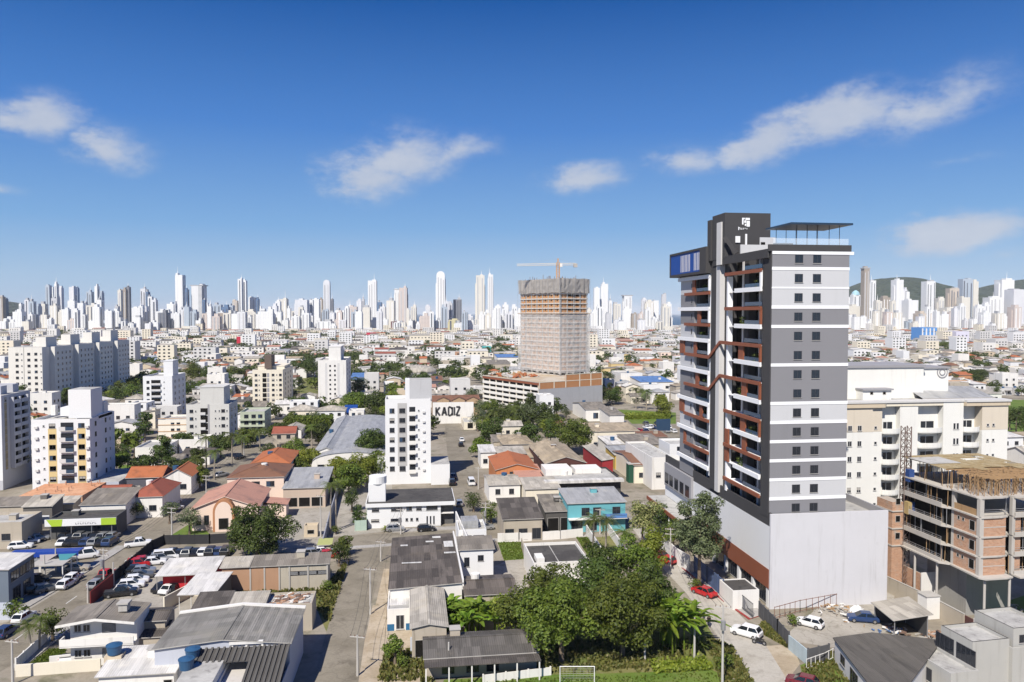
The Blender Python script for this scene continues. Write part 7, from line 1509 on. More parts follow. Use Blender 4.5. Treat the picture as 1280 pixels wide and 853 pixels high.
# ------------------------------------------------------------------ the middle distance: streets of houses
for nm, lb, x0, x1, yb, yt, d, kd, wl, rf, cat in (
  ('red_billboard', 'bright red box sign on a dark low building far off in the middle', 458, 470, 424, 416.5, 8, 'flat', plaster('far_red', (.50, .03, .06), .05, .1), None, 'sign'),
  ('dark_green_hall', 'low building with a dark green front beside the red box sign', 448, 458, 425, 422.5, 10, 'flat', plaster('far_green', (.03, .12, .09), .05, .1), None, 'building'),
  ('blue_office', 'square office block with bright blue glass stripes, far right', 1152, 1171, 428, 410, 26, 'flat', plaster('far_blue', (.10, .28, .62), .05, .1), None, 'office'),
  ('lilac_block', 'pale lilac five storey block far right of the blue striped office', 1195, 1211, 434, 415, 24, 'flat', plaster('lilac', (.62, .60, .70), .05, .1), None, 'building'),
  ('orange_brick_row', 'wide raw orange brick building behind the cream block', 1196, 1232, 492, 480, 16, 'flat', plaster('far_orange', (.50, .30, .18), .08, .3), None, 'building'),
  ('orange_house', 'house with an orange wall left of the far dark trees', 1199, 1216, 479, 469, 14, 'gx', plaster('far_orange2', (.46, .23, .12), .08, .3), T_ORANGE, 'house'),
  ('long_white_hall', 'very long white sheet roofed hall right of the cream block', 1196, 1252, 503, 493, 24, 'sy', WHITE, R_LIGHT, 'hall'),
  ('blue_roof_store', 'white store with a bright blue metal roof near the grey tower', 802, 842, 489, 478, 24, 'sy', WHITE, R_BLUE, 'store'),
  ('white_depot', 'white depot with a long plain front left of the blue roofed store', 776, 803, 484, 468, 22, 'flat', WHITE, None, 'depot'),
  ('blue_white_store', 'low store with a blue and white fascia left of the netted tower', 622, 648, 457, 447, 26, 'sy', WHITE, R_BLUE, 'store'),
  ('grey_roofed_depot', 'grey roofed depot in front of the blue and white fascia store', 612, 638, 466, 455, 26, 'sy', DIRTY, R_GREY, 'depot'),
  ('long_white_store', 'long white two storey store with a dark window band beyond the white lift tower', 552, 596, 456, 447, 22, 'flat', WHITE, None, 'store'),
  ('open_white_house', 'white framed houses in front of the long white store', 549, 565, 468, 458, 14, 'flat', WHITE, None, 'house'),
  ('framed_house', 'white framed house with open ground floor beside the trees', 578, 598, 471, 460, 14, 'flat', CREAM, None, 'house'),
  ('teal_shop', 'small teal fronted shop far behind the netted tower', 604, 614, 440, 434, 16, 'flat', plaster('teal', (.08, .38, .38), .05, .1), None, 'shop'),
  ('wide_cream_hall', 'wide cream hall with a pale roof far off in the middle', 512, 552, 431, 419.5, 40, 'sy', CREAM, R_LIGHT, 'hall'), ('arched_sheds', 'twin pale arched roofed sheds far off in the middle', 515, 534, 448, 441, 30, 'gy', WHITE, R_LIGHT, 'shed'),
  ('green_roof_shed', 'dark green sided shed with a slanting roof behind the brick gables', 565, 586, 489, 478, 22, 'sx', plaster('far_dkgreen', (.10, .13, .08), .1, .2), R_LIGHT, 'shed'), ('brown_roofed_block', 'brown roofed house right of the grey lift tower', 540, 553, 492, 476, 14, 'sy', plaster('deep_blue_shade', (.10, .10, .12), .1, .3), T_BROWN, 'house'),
  ('blue_depot', 'dark blue walled depot right of the white tall block', 439, 465, 486, 472, 16, 'sy', plaster('depot_blue', (.10, .17, .30), .06, .2), R_BLUE, 'depot'), ('striped_store', 'blue and white striped store left of the far trees', 176, 202, 456, 447, 20, 'flat', plaster('stripe_blue', (.30, .36, .50), .1, .2), None, 'store'),
  ('red_roof_tank', 'small house with a red roof left of the white flank block', 203, 218, 452, 446, 14, 'hip', WHITE, T_RED, 'house'), ('white_cube_block', 'tall plain white cube building beyond the far left trees', 257, 270, 459, 444, 18, 'flat', WHITE, None, 'building'),
  ('red_white_block', 'white building with a red corner strip, far left of centre', 296, 312, 436, 421, 24, 'flat', WHITE, None, 'building')):
 p, w, h = base_box(x0, x1, yb, yt); n = max(2, int(w / 5))
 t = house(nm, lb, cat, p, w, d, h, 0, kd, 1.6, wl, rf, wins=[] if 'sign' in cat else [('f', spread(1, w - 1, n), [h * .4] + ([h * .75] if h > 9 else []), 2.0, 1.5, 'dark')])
 if nm == 'blue_office':
  b = MB()
  for k in range(4): b.box(w * k / 4 + .3, -.06, .5, w * k / 4 + w * .10, -.003, h - 1, WHITE)
  b.build('white_stripe', t)
 if nm == 'red_white_block': b = MB(); b.box(0, -.06, 0, w * .3, -.003, h, plaster('far_red', (.50, .03, .06), .05, .1)); b.build('red_strip', t)
p = G(522, 473); t = thing('domed_hall', 'round hall with a pale domed roof among trees in the middle distance', 'hall', (p.x, p.y, 0)); b = MB(); rr = len_x(p, XA, 546)
for k in range(8):
 a0, a1 = k / 8 * math.pi / 2, (k + 1) / 8 * math.pi / 2
 for i in range(24):
  u, v = 6.283 * i / 24, 6.283 * (i + 1) / 24; f_ = lambda a, th: (rr * math.cos(a) * math.cos(th), rr * math.cos(a) * math.sin(th), 5 + 4.5 * math.sin(a)); b.poly([f_(a0, u), f_(a0, v), f_(a1, v), f_(a1, u)], R_LIGHT)
b.build('roof', t); b = MB(); b.tube((0, 0, -.1), (0, 0, 5), rr * .97, rr * .97, WHITE, 24); b.build('wall', t); occupy(p.x - rr, p.y - rr, p.x + rr, p.y + rr)
# occupied road corridors
def corridor(pts, wd):
 P = [G(*q) for q in pts]
 for u, v in zip(P, P[1:]):
  n = max(1, int((v - u).length / 6))
  for i in range(n + 1): q = u.lerp(v, i / n); OCC.append((q.x - wd, q.y - wd, q.x + wd, q.y + wd))
corridor([((a[0] + c[0]) / 2, (a[1] + c[1]) / 2) for a, c in zip(R1L, R1R)], 6.5); corridor([(594, 656), (583, 610), (575, 575), (568, 545), (563, 524)], 6.5); corridor([(415, 678), (640, 665), (815, 658)], 6)
corridor([(804, 664), (838, 705), (880, 752), (920, 790), (960, 853)], 7); corridor([(410, 880), (435, 760), (466, 673)], 7); corridor([(750, 560), (790, 604)], 5); corridor([(424, 672), (450, 600)], 6)
for q in ((150, 580, 186, 596), (158, 483, 190, 497), (366, 470, 402, 494), (1238, 497, 1330, 565), (735, 525, 845, 560), (770, 510, 845, 530)):
 A, Bq = G(q[0], q[3]), G(q[2], q[1]); OCC.append((A.x, A.y, max(Bq.x, A.x + 3), Bq.y))
q0 = G(1330, 600); OCC.append((95, 60, 160, 150)); OCC.append((-90, 60, 110, 150))        # the near zone is built by hand
q1 = G(250, 560)
for (x0, y0, x1, y1) in ((60, 690, 420, 853),):
 pass
CELL = {}
for bx in OCC:
 for i in range(int(bx[0] // 20), int(bx[2] // 20) + 1):
  for j in range(int(bx[1] // 20), int(bx[3] // 20) + 1): CELL.setdefault((i, j), []).append(bx)
def free(x0, y0, x1, y1):
 for i in range(int(x0 // 20), int(x1 // 20) + 1):
  for j in range(int(y0 // 20), int(y1 // 20) + 1):
   for bx in CELL.get((i, j), ()):
    if x0 < bx[2] and x1 > bx[0] and y0 < bx[3] and y1 > bx[1]: return False
 return True
def claim(x0, y0, x1, y1):
 bx = (x0, y0, x1, y1)
 for i in range(int(x0 // 20), int(x1 // 20) + 1):
  for j in range(int(y0 // 20), int(y1 // 20) + 1): CELL.setdefault((i, j), []).append(bx)
# ---- trees of the middle distance, set before the houses fill the gaps
tr = random.Random(5); nt_ = 0; FT = {'far': [], 'far2': []}
def zone(px, dep):
 return 'left of the middle road' if px < 300 else 'beyond the white tower block' if px < 560 else 'near the netted tower' if px < 770 else 'behind the tall grey tower' if px < 1055 else 'behind the cream block'
cands = []
for k in range(9000):
 dz = 205 + (tr.random() ** 1.15) * 1600; px = tr.uniform(-20, 1300); p = G(px, D2Y(dz))
 clump = math.sin(p.x * .031 + p.y * .013 + 1) + math.sin(p.x * .017 - p.y * .024 + 2) + (1.1 if 400 < px < 660 and 290 < dz < 1000 else 0) + (.5 if px < 400 and dz > 380 else 0) - (.55 if px > 720 else 0)
 if clump > 1.32 or tr.random() < .17: cands.append((dz, p, px, tr.uniform(.75, 1.45)))
cands.sort(key=lambda q: q[0])
for dz, p, px, s in cands:
 r_ = 1.9 * s
 if not free(p.x - r_, p.y - r_, p.x + r_, p.y + r_): continue
 claim(p.x - r_, p.y - r_, p.x + r_, p.y + r_)
 if nt_ < 290:
  key = tr.choice(['round', 'round2', 'light', 'round2', 'tall', 'grey', 'far', 'far2']) if dz < 420 else tr.choice(['far', 'far2', 'round2'])
  kn = {'round': 'round crowned green', 'round2': 'dense dark green', 'light': 'light green', 'tall': 'tall dark', 'grey': 'grey green', 'far': 'spreading dark', 'far2': 'spreading mid green'}[key]
  q = tree(p, key, '%s %stree among the houses, %s' % (kn, 'big ' if s > 1.15 else 'small ' if s < .9 else '', zone(px, dz)), s * 1.08, 'trees between the houses'); nt_ += 1; ALL_AUTO.append((q, px, dz))
 else: FT[tr.choice(['far', 'far2'])].append((p, s * 1.25))
hr = random.Random(21)
WALLS = [('white', WHITE, 9), ('cream', CREAM, 4), ('grey', PALE_GREY, 3), ('weathered', DIRTY, 3), ('beige', BEIGE, 2), ('pink', SALMON, 1), ('yellow', YELLOW, .5), ('clean white', WHITE_CLEAN, 4), ('brick', BRICK, .5)]
ROOFS = [('grey sheet', R_GREY, 5), ('dark sheet', R_DARK, 2), ('pale sheet', R_LIGHT, 8), ('white metal', R_WHITE, 7), ('orange tile', T_ORANGE, 3), ('brown tile', T_BROWN, 2), ('red tile', T_RED, 1.2), ('pink tile', T_PINK, 1.4), ('tan sheet', R_TAN, 2.2), ('zinc', R_STEEL, 2.5)]
def pick(L):
 t = hr.random() * sum(q[2] for q in L)
 for q in L:
  t -= q[2]
  if t <= 0: return q
 return L[-1]
cand = []
y = 205.0
while y < 660:
 if int((y - 200) / 58) != int((y + 12 - 200) / 58): y += 9      # a cross street now and then
 x = -y * .53 - 12
 while x < y * .92 + 12:
  w = hr.uniform(5.5, 12); d = hr.uniform(6.5, 11)
  if int(x / 46) != int((x + w) / 46): x += 7
  px, py, dz = PX((x + w / 2, y, 0))
  if -30 < px < 1310 and hr.random() < .90: cand.append((dz, x, y + hr.uniform(-1.5, 1.5), w, d, px))
  x += w + hr.uniform(.5, 2.6)
 y += 11.8
cand.sort(); nh = 0; STUFF = {}
def stuff_house(S, x, y, w, d, h, kind, rise, wl, rf):
 for nm, m in (('wall', walls_mb(kind, w, d, h, rise, wl, .3) if kind != 'flat' else parapet_mb(w, d, h, wl, FLAT_GREY, .2, .5)), ('roof', roof_mb(kind, w, d, h, rise, rf, .3, None, .12) if kind != 'flat' else None)):
  if m is None: continue
  o = len(S.v); S.v += [(a + x, b_ + y, c) for a, b_, c in m.v]
  for f_, mi in zip(m.f, m.m): S.f.append(tuple(o + i for i in f_)); S.m.append(S.mi(m.mats[mi]))
FAR = MB(); near_houses = []
for dz, x, y, w, d, px in cand:
 if not free(x - .5, y - .5, x + w + .5, y + d + .5): continue
 claim(x, y, x + w, y + d)
 wn, wl, _ = pick(WALLS); rn, rf, _ = pick(ROOFS); kind = hr.choice(['gx', 'gy', 'gx', 'gy', 'sy', 'sy', 'sx', 'hip', 'flat', 'flat']); h = hr.choice([3.2, 3.6, 4.0, 5.8, 6.4, 6.6]) * hr.uniform(.92, 1.08)
 big = hr.random() < .06
 if big: h = hr.uniform(8, 12); kind = 'flat'; wn, wl = hr.choice([('white', WHITE), ('clean white', WHITE_CLEAN), ('grey', PALE_GREY)])
 rise = {'sy': .8, 'sx': .8}.get(kind, hr.uniform(1.0, 1.9))
 if nh < 298:
  shape = {'gx': 'gabled', 'gy': 'front gabled', 'sy': 'lean-to', 'sx': 'lean-to', 'hip': 'hip', 'flat': 'flat'}[kind]
  size = 'tall' if h > 7.5 else 'two storey' if h > 5 else 'single storey'
  lb = '%s %s house with %s roof, %s' % (size, wn, (shape + ' ' + rn) if kind != 'flat' else 'flat', zone(px, dz))
  zs = [1.6] if h < 5 else [1.6, 4.6] if h < 7.5 else [1.6, 4.6, 7.6]; nw = max(2, int(w / 3.6))
  t = house('house', lb, 'house', Vector((x, y, 0)), w, d, h, 0, kind, rise, wl, rf, None, [('f', spread(.6, w - .6, nw), zs, 1.3, 1.2, 'dark')] + ([('r', spread(.6, d - .6, 2), zs, 1.2, 1.2, 'dark')] if dz < 330 and px < 560 else []), 'houses of the town behind', occ=False)
  ALL_AUTO.append((t, px, dz)); nh += 1
 else: stuff_house(FAR, x, y, w, d, h, kind, rise, wl, rf)
# ---- farther still: the carpet of roofs as far as the towers
y = 672.0
while y < 2250:
 stp = 15 + (y - 660) * .018; x = -y * .53 - 12
 while x < y * .92 + 12:
  w = hr.uniform(9, 19) * (1 + (y - 660) / 2600); d = hr.uniform(9, 15); h = hr.choice([3.6, 4, 6.2, 6.6, 7, 9.5]) * hr.uniform(.9, 1.15)
  if hr.random() < .07: h = hr.uniform(12, 22); w = hr.uniform(12, 20)
  if hr.random() < .80 and free(x - 1, y - 1, x + w + 1, y + d + 1):
   wn, wl, _ = pick(WALLS); rn, rf, _ = pick(ROOFS); wl = hr.choice([WHITE, WHITE_CLEAN, PALE_GREY, CREAM]) if h > 9 else wl; kind = 'flat' if h > 11 else hr.choice(['gx', 'gy', 'sy', 'flat', 'flat', 'hip'])
   yy = y + hr.uniform(-3, 3)
   if kind == 'flat': FAR.box(x, yy, -.2, x + w, yy + d, h, wl, top=hr.choice([FLAT_GREY, R_LIGHT, R_WHITE]))
   else: stuff_house(FAR, x, yy, w, d, h, kind, 1.4, wl, rf)
   if h > 5:
    for k in range(max(2, int(w / 4))):
     for zz in [2.0 + 3 * q for q in range(int(h / 3))]: FAR.poly([(x + 1 + k * 4, yy - .03, zz - .6), (x + 2.8 + k * 4, yy - .03, zz - .6), (x + 2.8 + k * 4, yy - .03, zz + .7), (x + 1 + k * 4, yy - .03, zz + .7)], GLASS) if 2.8 + k * 4 < w else None
  x += w + hr.uniform(.5, 6) * (1 + (y - 660) / 1500)
 y += stp
tag(FAR.build('distant_houses'), 'dense carpet of small pale houses reaching to the skyline towers', 'houses', kind='stuff')
# far trees: one stuff object per leaf kind would be two; keep ONE
v = []; f = []; cm = [tree_proto('far')[0], tree_proto('far2')[0]]; rr = random.Random(3)
for i, key in enumerate(('far', 'far2')):
 co = [tuple(q.co) for q in cm[i].vertices]
 for p, s in FT[key]:
  n = rr.randint(10, 40) * 4; st = rr.randrange(0, len(co) // 4 - n // 4 - 1) * 4; n = len(co) // 2 // 4 * 4; st = rr.choice([0, n])
  o = len(v); sx = s * rr.uniform(.8, 1.3)
  v += [(c[0] * sx + p.x, c[1] * sx + p.y, c[2] * s + 3.0 * s) for c in co[st:st + n]]; f += [(o + 4 * k, o + 4 * k + 1, o + 4 * k + 2, o + 4 * k + 3) for k in range(n // 4)]
me = bpy.data.meshes.new('distant_trees'); me.from_pydata(v, [], f); me.materials.append(LEAF_DARK); me.update(); tag(put('distant_trees', me), 'dark tree crowns scattered among the far houses', 'trees', kind='stuff')
# ------------------------------------------------------------------ the skyline of towers along the beach
def tower_wall(name, col, dark=.45, storey=3.1, bay=3.4):
 if name in MATS: return MATS[name]
 m, nt, b = new_mat(name); p = _pos(nt); s = nt.nodes.new('ShaderNodeSeparateXYZ'); nt.links.new(p, s.inputs[0])
 def mth(op, a, c=None):
  n = nt.nodes.new('ShaderNodeMath'); n.operation = op
  for i, v in enumerate((a, c)):
   if v is None: continue
   if isinstance(v, (int, float)): n.inputs[i].default_value = v
   else: nt.links.new(v, n.inputs[i])
  return n.outputs[0]
 zf = mth('FRACT', mth('DIVIDE', s.outputs[2], storey)); xf = mth('FRACT', mth('DIVIDE', mth('ADD', s.outputs[0], s.outputs[1]), bay))
 win = mth('MULTIPLY', mth('GREATER_THAN', zf, .52), mth('GREATER_THAN', xf, .42))
 c = _mix(nt, _noise(nt, _pos(nt, (.05, .05, .02)), 1.0, 3), sc(col, .88), sc(col, 1.08)); c = _mix(nt, win, c, sc((col[0] * .9, col[1] * .95, col[2]), dark)); nt.links.new(c, b.inputs['Base Color']); b.inputs['Roughness'].default_value = .7
 MATS[name] = m; return m
TW = {'w': tower_wall('tower_white', (.82, .82, .81), .75), 'c': tower_wall('tower_cream', (.74, .70, .62), .75), 'l': tower_wall('tower_pale', (.72, .72, .74), .72), 'g': tower_wall('tower_grey', (.60, .60, .62), .65), 'b': tower_wall('tower_bluegrey', (.45, .51, .58), .7), 'd': tower_wall('tower_dark', (.21, .215, .24), .6),
      'n': tower_wall('tower_brown', (.40, .34, .28), .6), 't': tower_wall('tower_tan', (.62, .53, .44), .6), 'p': tower_wall('tower_pinkish', (.66, .57, .52), .6), 'm': tower_wall('tower_maroon', (.17, .07, .07), .6), 'u': tower_wall('tower_blue', (.12, .20, .34), .6), 'y': tower_wall('tower_yellow', (.62, .56, .34), .6), 's': tower_wall('tower_stripe', (.72, .72, .72), .35, 3.4, 40)}
NAMES = {'w': 'white', 'c': 'cream', 'l': 'pale grey', 'g': 'grey', 'b': 'blue grey', 'd': 'dark', 'n': 'brown', 't': 'tan', 'p': 'pinkish', 'm': 'maroon', 'u': 'blue', 'y': 'yellowish', 's': 'white striped'}
STRIP = {'dark': plain('tower_glass_strip', (.13, .14, .17), .3, 0, .5), 'pale': plaster('tower_pale_strip', (.78, .78, .78), .03, .0), 'grey': plaster('tower_grey_strip', (.42, .43, .45), .05, .0), 'mid': plaster('tower_mid_strip', (.50, .50, .51), .05, .0)}
kr = random.Random(33)
def skytower(px, wpx, top, code, dep=None, crown=None, base=None, lab=None, group='towers of the skyline'):
 dep = dep or kr.uniform(1980, 2380) - (400 - top) * -1.2; q = CAM + FV * dep + RV * ((px - wpx / 2 - CX) / F * dep); p = Vector((q.x, q.y, 0)); w = wpx / F * dep; h = (392 - top) / F * dep + H; d = max(14, w * kr.uniform(.8, 1.3))
 hgt = 'very tall' if top < 362 else 'tall' if top < 382 else 'mid-height' if top < 394 else 'low'
 slim = 'slim' if wpx < 5 else 'broad' if wpx > 11 else ''
 zone_ = 'at the far left' if px < 160 else 'left of centre' if px < 400 else 'in the centre' if px < 640 else 'between netted tower and grey tower' if px < 850 else 'in front of the right hand hill'
 t = thing('skyline_tower', lab or ' '.join(('%s %s %s skyline tower %s' % (hgt, slim, NAMES[code], zone_)).split()), 'tower block', (p.x, p.y, 0), -PSI * kr.uniform(.2, 1.0), group); m = TW[code]
 if not lab: ALL_AUTO.append((t, px, dep))
 b = MB(); b.box(0, 0, -.2, w, d, h, m, top=FLAT_GREY)
 st = kr.random()
 if w > 11 and st < .75:      # set back shoulders
  b.box(-w * .10, d * .25, -.2, -.01, d * .8, h * kr.uniform(.82, .96), m); b.box(w + .01, d * .25, -.2, w * 1.08, d * .8, h * kr.uniform(.82, .96), m)
 b.build('tower_body', t)
 n = 1 if w < 13 else 2 if w < 24 else 3
 k = 'dark' if code in 'gbdu' else kr.choice(['grey', 'pale', 'dark', 'pale', 'mid'])
 if code != 's' and kr.random() < .85:
  for i in range(n):
   u = (i + .5) / n + kr.uniform(-.06, .06); sw = w * kr.uniform(.08, .16) / n * 1.2; s = MB(); s.box(w * u - sw, -.35, 3, w * u + sw, -.02, h * kr.uniform(.90, .97), STRIP[k]); s.build('window_strip', t)
  s = MB(); s.box(w + .02 if not (w > 11 and st < .75) else w * 1.08 + .02, d * .4, 3, (w if not (w > 11 and st < .75) else w * 1.08) + .3, d * .6, h * .93 if not (w > 11 and st < .75) else h * .8, STRIP['dark']); s.build('window_strip', t)
 c = MB(); cw = kr.uniform(.25, .6); x0 = w * kr.uniform(0, 1 - cw); ch = kr.uniform(2.5, 7); c.box(x0, d * .2, h + .01, x0 + w * cw, d * .8, h + ch, m if kr.random() < .7 else STRIP['grey'])
 if crown == 'spire' or (crown is None and top < 385 and kr.random() < .35): c.tube((x0 + w * cw / 2, d / 2, h + ch), (x0 + w * cw / 2, d / 2, h + ch + kr.uniform(8, 16) * (1.6 if crown == 'spire' else 1)), .9, .15, STRIP['pale'], 6)
 if crown == 'slab': c.box(-w * .15, -.5, h + .02, w * 1.15, d + .5, h + 2.5, STRIP['grey'])
 if crown == 'arch': c.tube((w / 2, d * .1, h), (w / 2, d * .9, h), w * .5, w * .5, m, 20)
 if crown == 'dome': c.tube((w / 2, d / 2, h), (w / 2, d / 2, h + w * .35), w * .5, w * .42, plain('dome_blue', (.35, .55, .62), .3), 16); c.tube((w / 2, d / 2, h + w * .35), (w / 2, d / 2, h + w * .6), w * .42, w * .1, plain('dome_blue', (.35, .55, .62), .3), 16)
 c.build('crown', t)
 if base or (top < 388 and kr.random() < .5): q = MB(); q.box(-w * .35, -6, -.2, w * 1.35, -.4, kr.uniform(9, 16), kr.choice([TW['w'], TW['c'], TW['l']]), top=FLAT_GREY); q.build('podium', t)
 return t
SK = '''2 5 371 n;7 2.5 374 d;26 3 380 w;34 5 375 l;39.5 6 377 b;19 5 390 w;44 8 383 b;54 6 380 c;60.5 5 357 b;65.5 4 360 w;68.5 7 373 g;70.5 3 355 w;75.5 5 360 l;90.5 6 359 l;96 4 360 b;89.5 8.5 376 w;101 7 379 w;107 3 380 g;112 6 365 b;113 10 382 c;121 3.5 358 w;125 6 366 b;125 5 375 w;
146 4 383 g;150 4 363 c;155 6 362 n;160.5 4 359 d;147.5 7 397 w;169.5 9 385 w;179.5 6 361 l;184.5 3 365 u;188 5 371 w;193 5 375 l;179.5 8 383 l;172 14 402 c;203 10 391 d;213 8 380 w;218.5 3 380 g;224.5 9 344 w spire;233.5 3 362 u;219.5 11 392 l;228 6 385 w;235.5 8 387 c;246.5 13 357.5 s slab;255 3 375 u;259 4 381 w;241 26 408 w;
262 4 385 g;271.5 10 381 b;281.5 8 384 u;288.5 6 382 b;294 6 376 t;300.5 5 349 w;306 4.5 351 w;315.5 8.5 372 w;322 3 374 u;312 11 389 c;297 12 394 l;276 14 393 n;328 6.5 386 w;338.5 9 393 w;342 6 397 y;347.5 6 377 w;354 9 374 c spire;361 4 385.6 w;367 5 389 c;376.5 15 375 l;389 5 375 w;
395 8.5 374 w;401.5 4 374 n;408.5 8 354 l arch;415 3 374 d;405 17 402 w;416 8 407 w;425 11 388 w;435.5 7 383 w;441.7 9 383.5 p;428 9 400 l;449 6 376 l;454 3 374 g;447 6 389 w;465.5 10.5 351 w spire;474.5 5 378 u;478.5 6.5 383.5 l;488 9.5 376 c;496.5 6.5 362.5 w slab;504 9.5 360 p;493 8.5 402 m;510 4 387 c;517 6.5 383.5 c;
535 6 382.5 l;531.5 13 395 p;538.5 7 396 c;551 10.5 344.5 w arch;558.5 5 377 l;563 5 379 g;572 10.5 374.6 d spire;567 12 400 y;587.5 7.5 395 l;582 6 400 w;600.5 10.5 344.5 c;613.5 6 343.5 w spire;608 6.5 390 w;620 9.5 388 w;626 4 396 d;632 7.5 381 w;643 6.5 383.5 w;636 9.5 392 l;
736 7 387 c;743 7 390 w;746 7 360 w;756 8 355 w spire;750 6.5 374 w;763 3.5 376 w;761 6 392 g;771.7 8.5 380 c;785 10 370 w slab;793 6 392 n;801 6 392 p;805.5 5.5 374 l;812 9.5 377 c;820 6.5 376 w;830 5 368 g;836 6.5 380 w;826.6 4 394 g;
1062.5 10 373 w;1071 10 369 w dome;1069 19 383 c;1090.6 6.5 351 w;1087 11.5 387 w;1098.5 7.5 376.5 c;1108 10.5 372 n;1116.5 5.5 376.5 c;1124 9.5 350 w;1130 6.5 362 l;1134 4 365 w;1141.3 12.7 375.4 w;1123.4 8.5 391 c;1163 11.6 352 w spire;1161 20 392 t;1176 7.5 373 c;1192 11.6 360.6 t;1190.6 16 385 c;1208.5 12.7 349 b;1218.6 6.5 352 c;1206.5 10.5 372 c;1225.5 9.5 383 w;1234 8.5 381 w;1243.5 15 372 w;1258.7 16 350 w spire;1273 14 362 l'''
for e in SK.replace('\n', '').split(';'):
 q = e.split(); top = float(q[2]); skytower(float(q[0]), float(q[1]), top, q[3], kr.uniform(2150, 2450) if top < 375 else kr.uniform(1960, 2150) if top < 390 else kr.uniform(1850, 1950), q[4] if len(q) > 4 else None)
# the dark banded tower with a wide top
t = skytower(1082.5, 7, 336, 'n', 2050, 'slab', lab='very tall brown banded tower with a flared top beside the right hand hill', group=None)
px = 3.0
while px < 1280:
 if not (650 < px < 734 or 842 < px < 1056): skytower(px, kr.uniform(4.5, 10), kr.uniform(389, 405) if kr.random() < .8 else kr.uniform(382, 390), kr.choice('wwwwwwcclwwpwwcl' + 'b'), kr.uniform(1800, 2000))
 px += kr.uniform(4.5, 10)
# ------------------------------------------------------------------ near trees, palms, hedges, weeds
big_tree(702, 826, 'large dense green tree by the goal, left one of the front pair', 6.2, 4.9, 6.0, 14000, .40, LEAF_MID, 101, 64, .35)
big_tree(778, 822, 'large dense green tree right of the front pair, beside the banana plants', 6.4, 5.0, 6.2, 14000, .40, LEAF_MID, 102, 64, .35)
big_tree(738, 790, 'dark tree rising behind the front pair of large trees', 4.8, 4.4, 6.6, 7500, .40, LEAF_DARK, 103, 50, .3)
big_tree(690, 786, 'round green tree behind the left front tree, touching the flat black roof', 4.6, 3.6, 5.6, 7000, .40, LEAF_MID, 104, 50, .3)
big_tree(812, 788, 'dark green tree between the banana plants and the pale street', 4.2, 4.0, 5.6, 6000, .40, LEAF_DARK, 105, 44, .25)
big_tree(796, 752, 'tall tree with hanging creepers left of the street', 3.6, 4.6, 6.6, 4500, .40, LEAF_MID, 106, 24, .25)
big_tree(757, 742, 'mid green tree below the pair of palms', 3.6, 3.2, 4.6, 3600, .40, LEAF_DARK, 107, 22, .22)
big_tree(815, 724, 'bright green creeper covered tree near the red parked cars', 2.6, 4.4, 5.4, 3600, .36, LEAF_LIGHT, 108, 22, .2)
big_tree(655, 806, 'smaller green tree at the left edge of the large trees', 3.4, 3.2, 4.4, 3600, .40, LEAF_MID, 109, 20, .2)
big_tree(640, 794, 'light green tree beside the banana clump', 3.0, 2.8, 3.8, 2800, .38, LEAF_LIGHT, 110, 18, .2)
big_tree(803, 690, 'tree with pale yellow blossom by the turquoise house', 3.6, 3.4, 7.4, 3200, .42, LEAF_YELLOW, 111, 22, .22)
big_tree(824, 672, 'dark tree under the brown canopy of the podium', 3.2, 3.0, 4.0, 2600, .36, LEAF_DARK, 120, 26, .2); big_tree(842, 694, 'green tree behind the pale boundary wall', 2.6, 2.6, 4.4, 2000, .36, LEAF_MID, 121, 22, .2)
big_tree(833, 790, 'low dark tree at the edge of the pale street', 2.4, 2.2, 3.0, 1800, .36, LEAF_DARK, 112, 14, .15)
big_tree(874, 738, 'tall grey green street tree in front of the podium', 4.9, 6.2, 10.4, 12000, .38, LEAF_GREYISH, 113, 80, .32, 'street_tree', limbs=9)
big_tree(322, 696, 'large round dark tree standing alone by the used car yard', 6.8, 5.0, 5.2, 14000, .42, LEAF_DARK, 114, 70, .35)
big_tree(457, 584, 'big dark round tree in front of the vaulted warehouse', 6.2, 5.4, 6.8, 6000, .60, LEAF_DARK, 115, 30, .3)
big_tree(447, 608, 'bright green tree left of the white tower block', 5.2, 3.8, 4.8, 4200, .55, LEAF_LIGHT, 116, 24, .25); big_tree(470, 603, 'green tree touching the foot of the white tower block', 4.2, 4.0, 4.4, 3600, .5, LEAF_MID, 117, 22, .25)
big_tree(711, 567, 'very wide green tree left of the maroon gable house', 8.6, 5.2, 6.8, 8000, .60, LEAF_MID, 118, 38, .4)
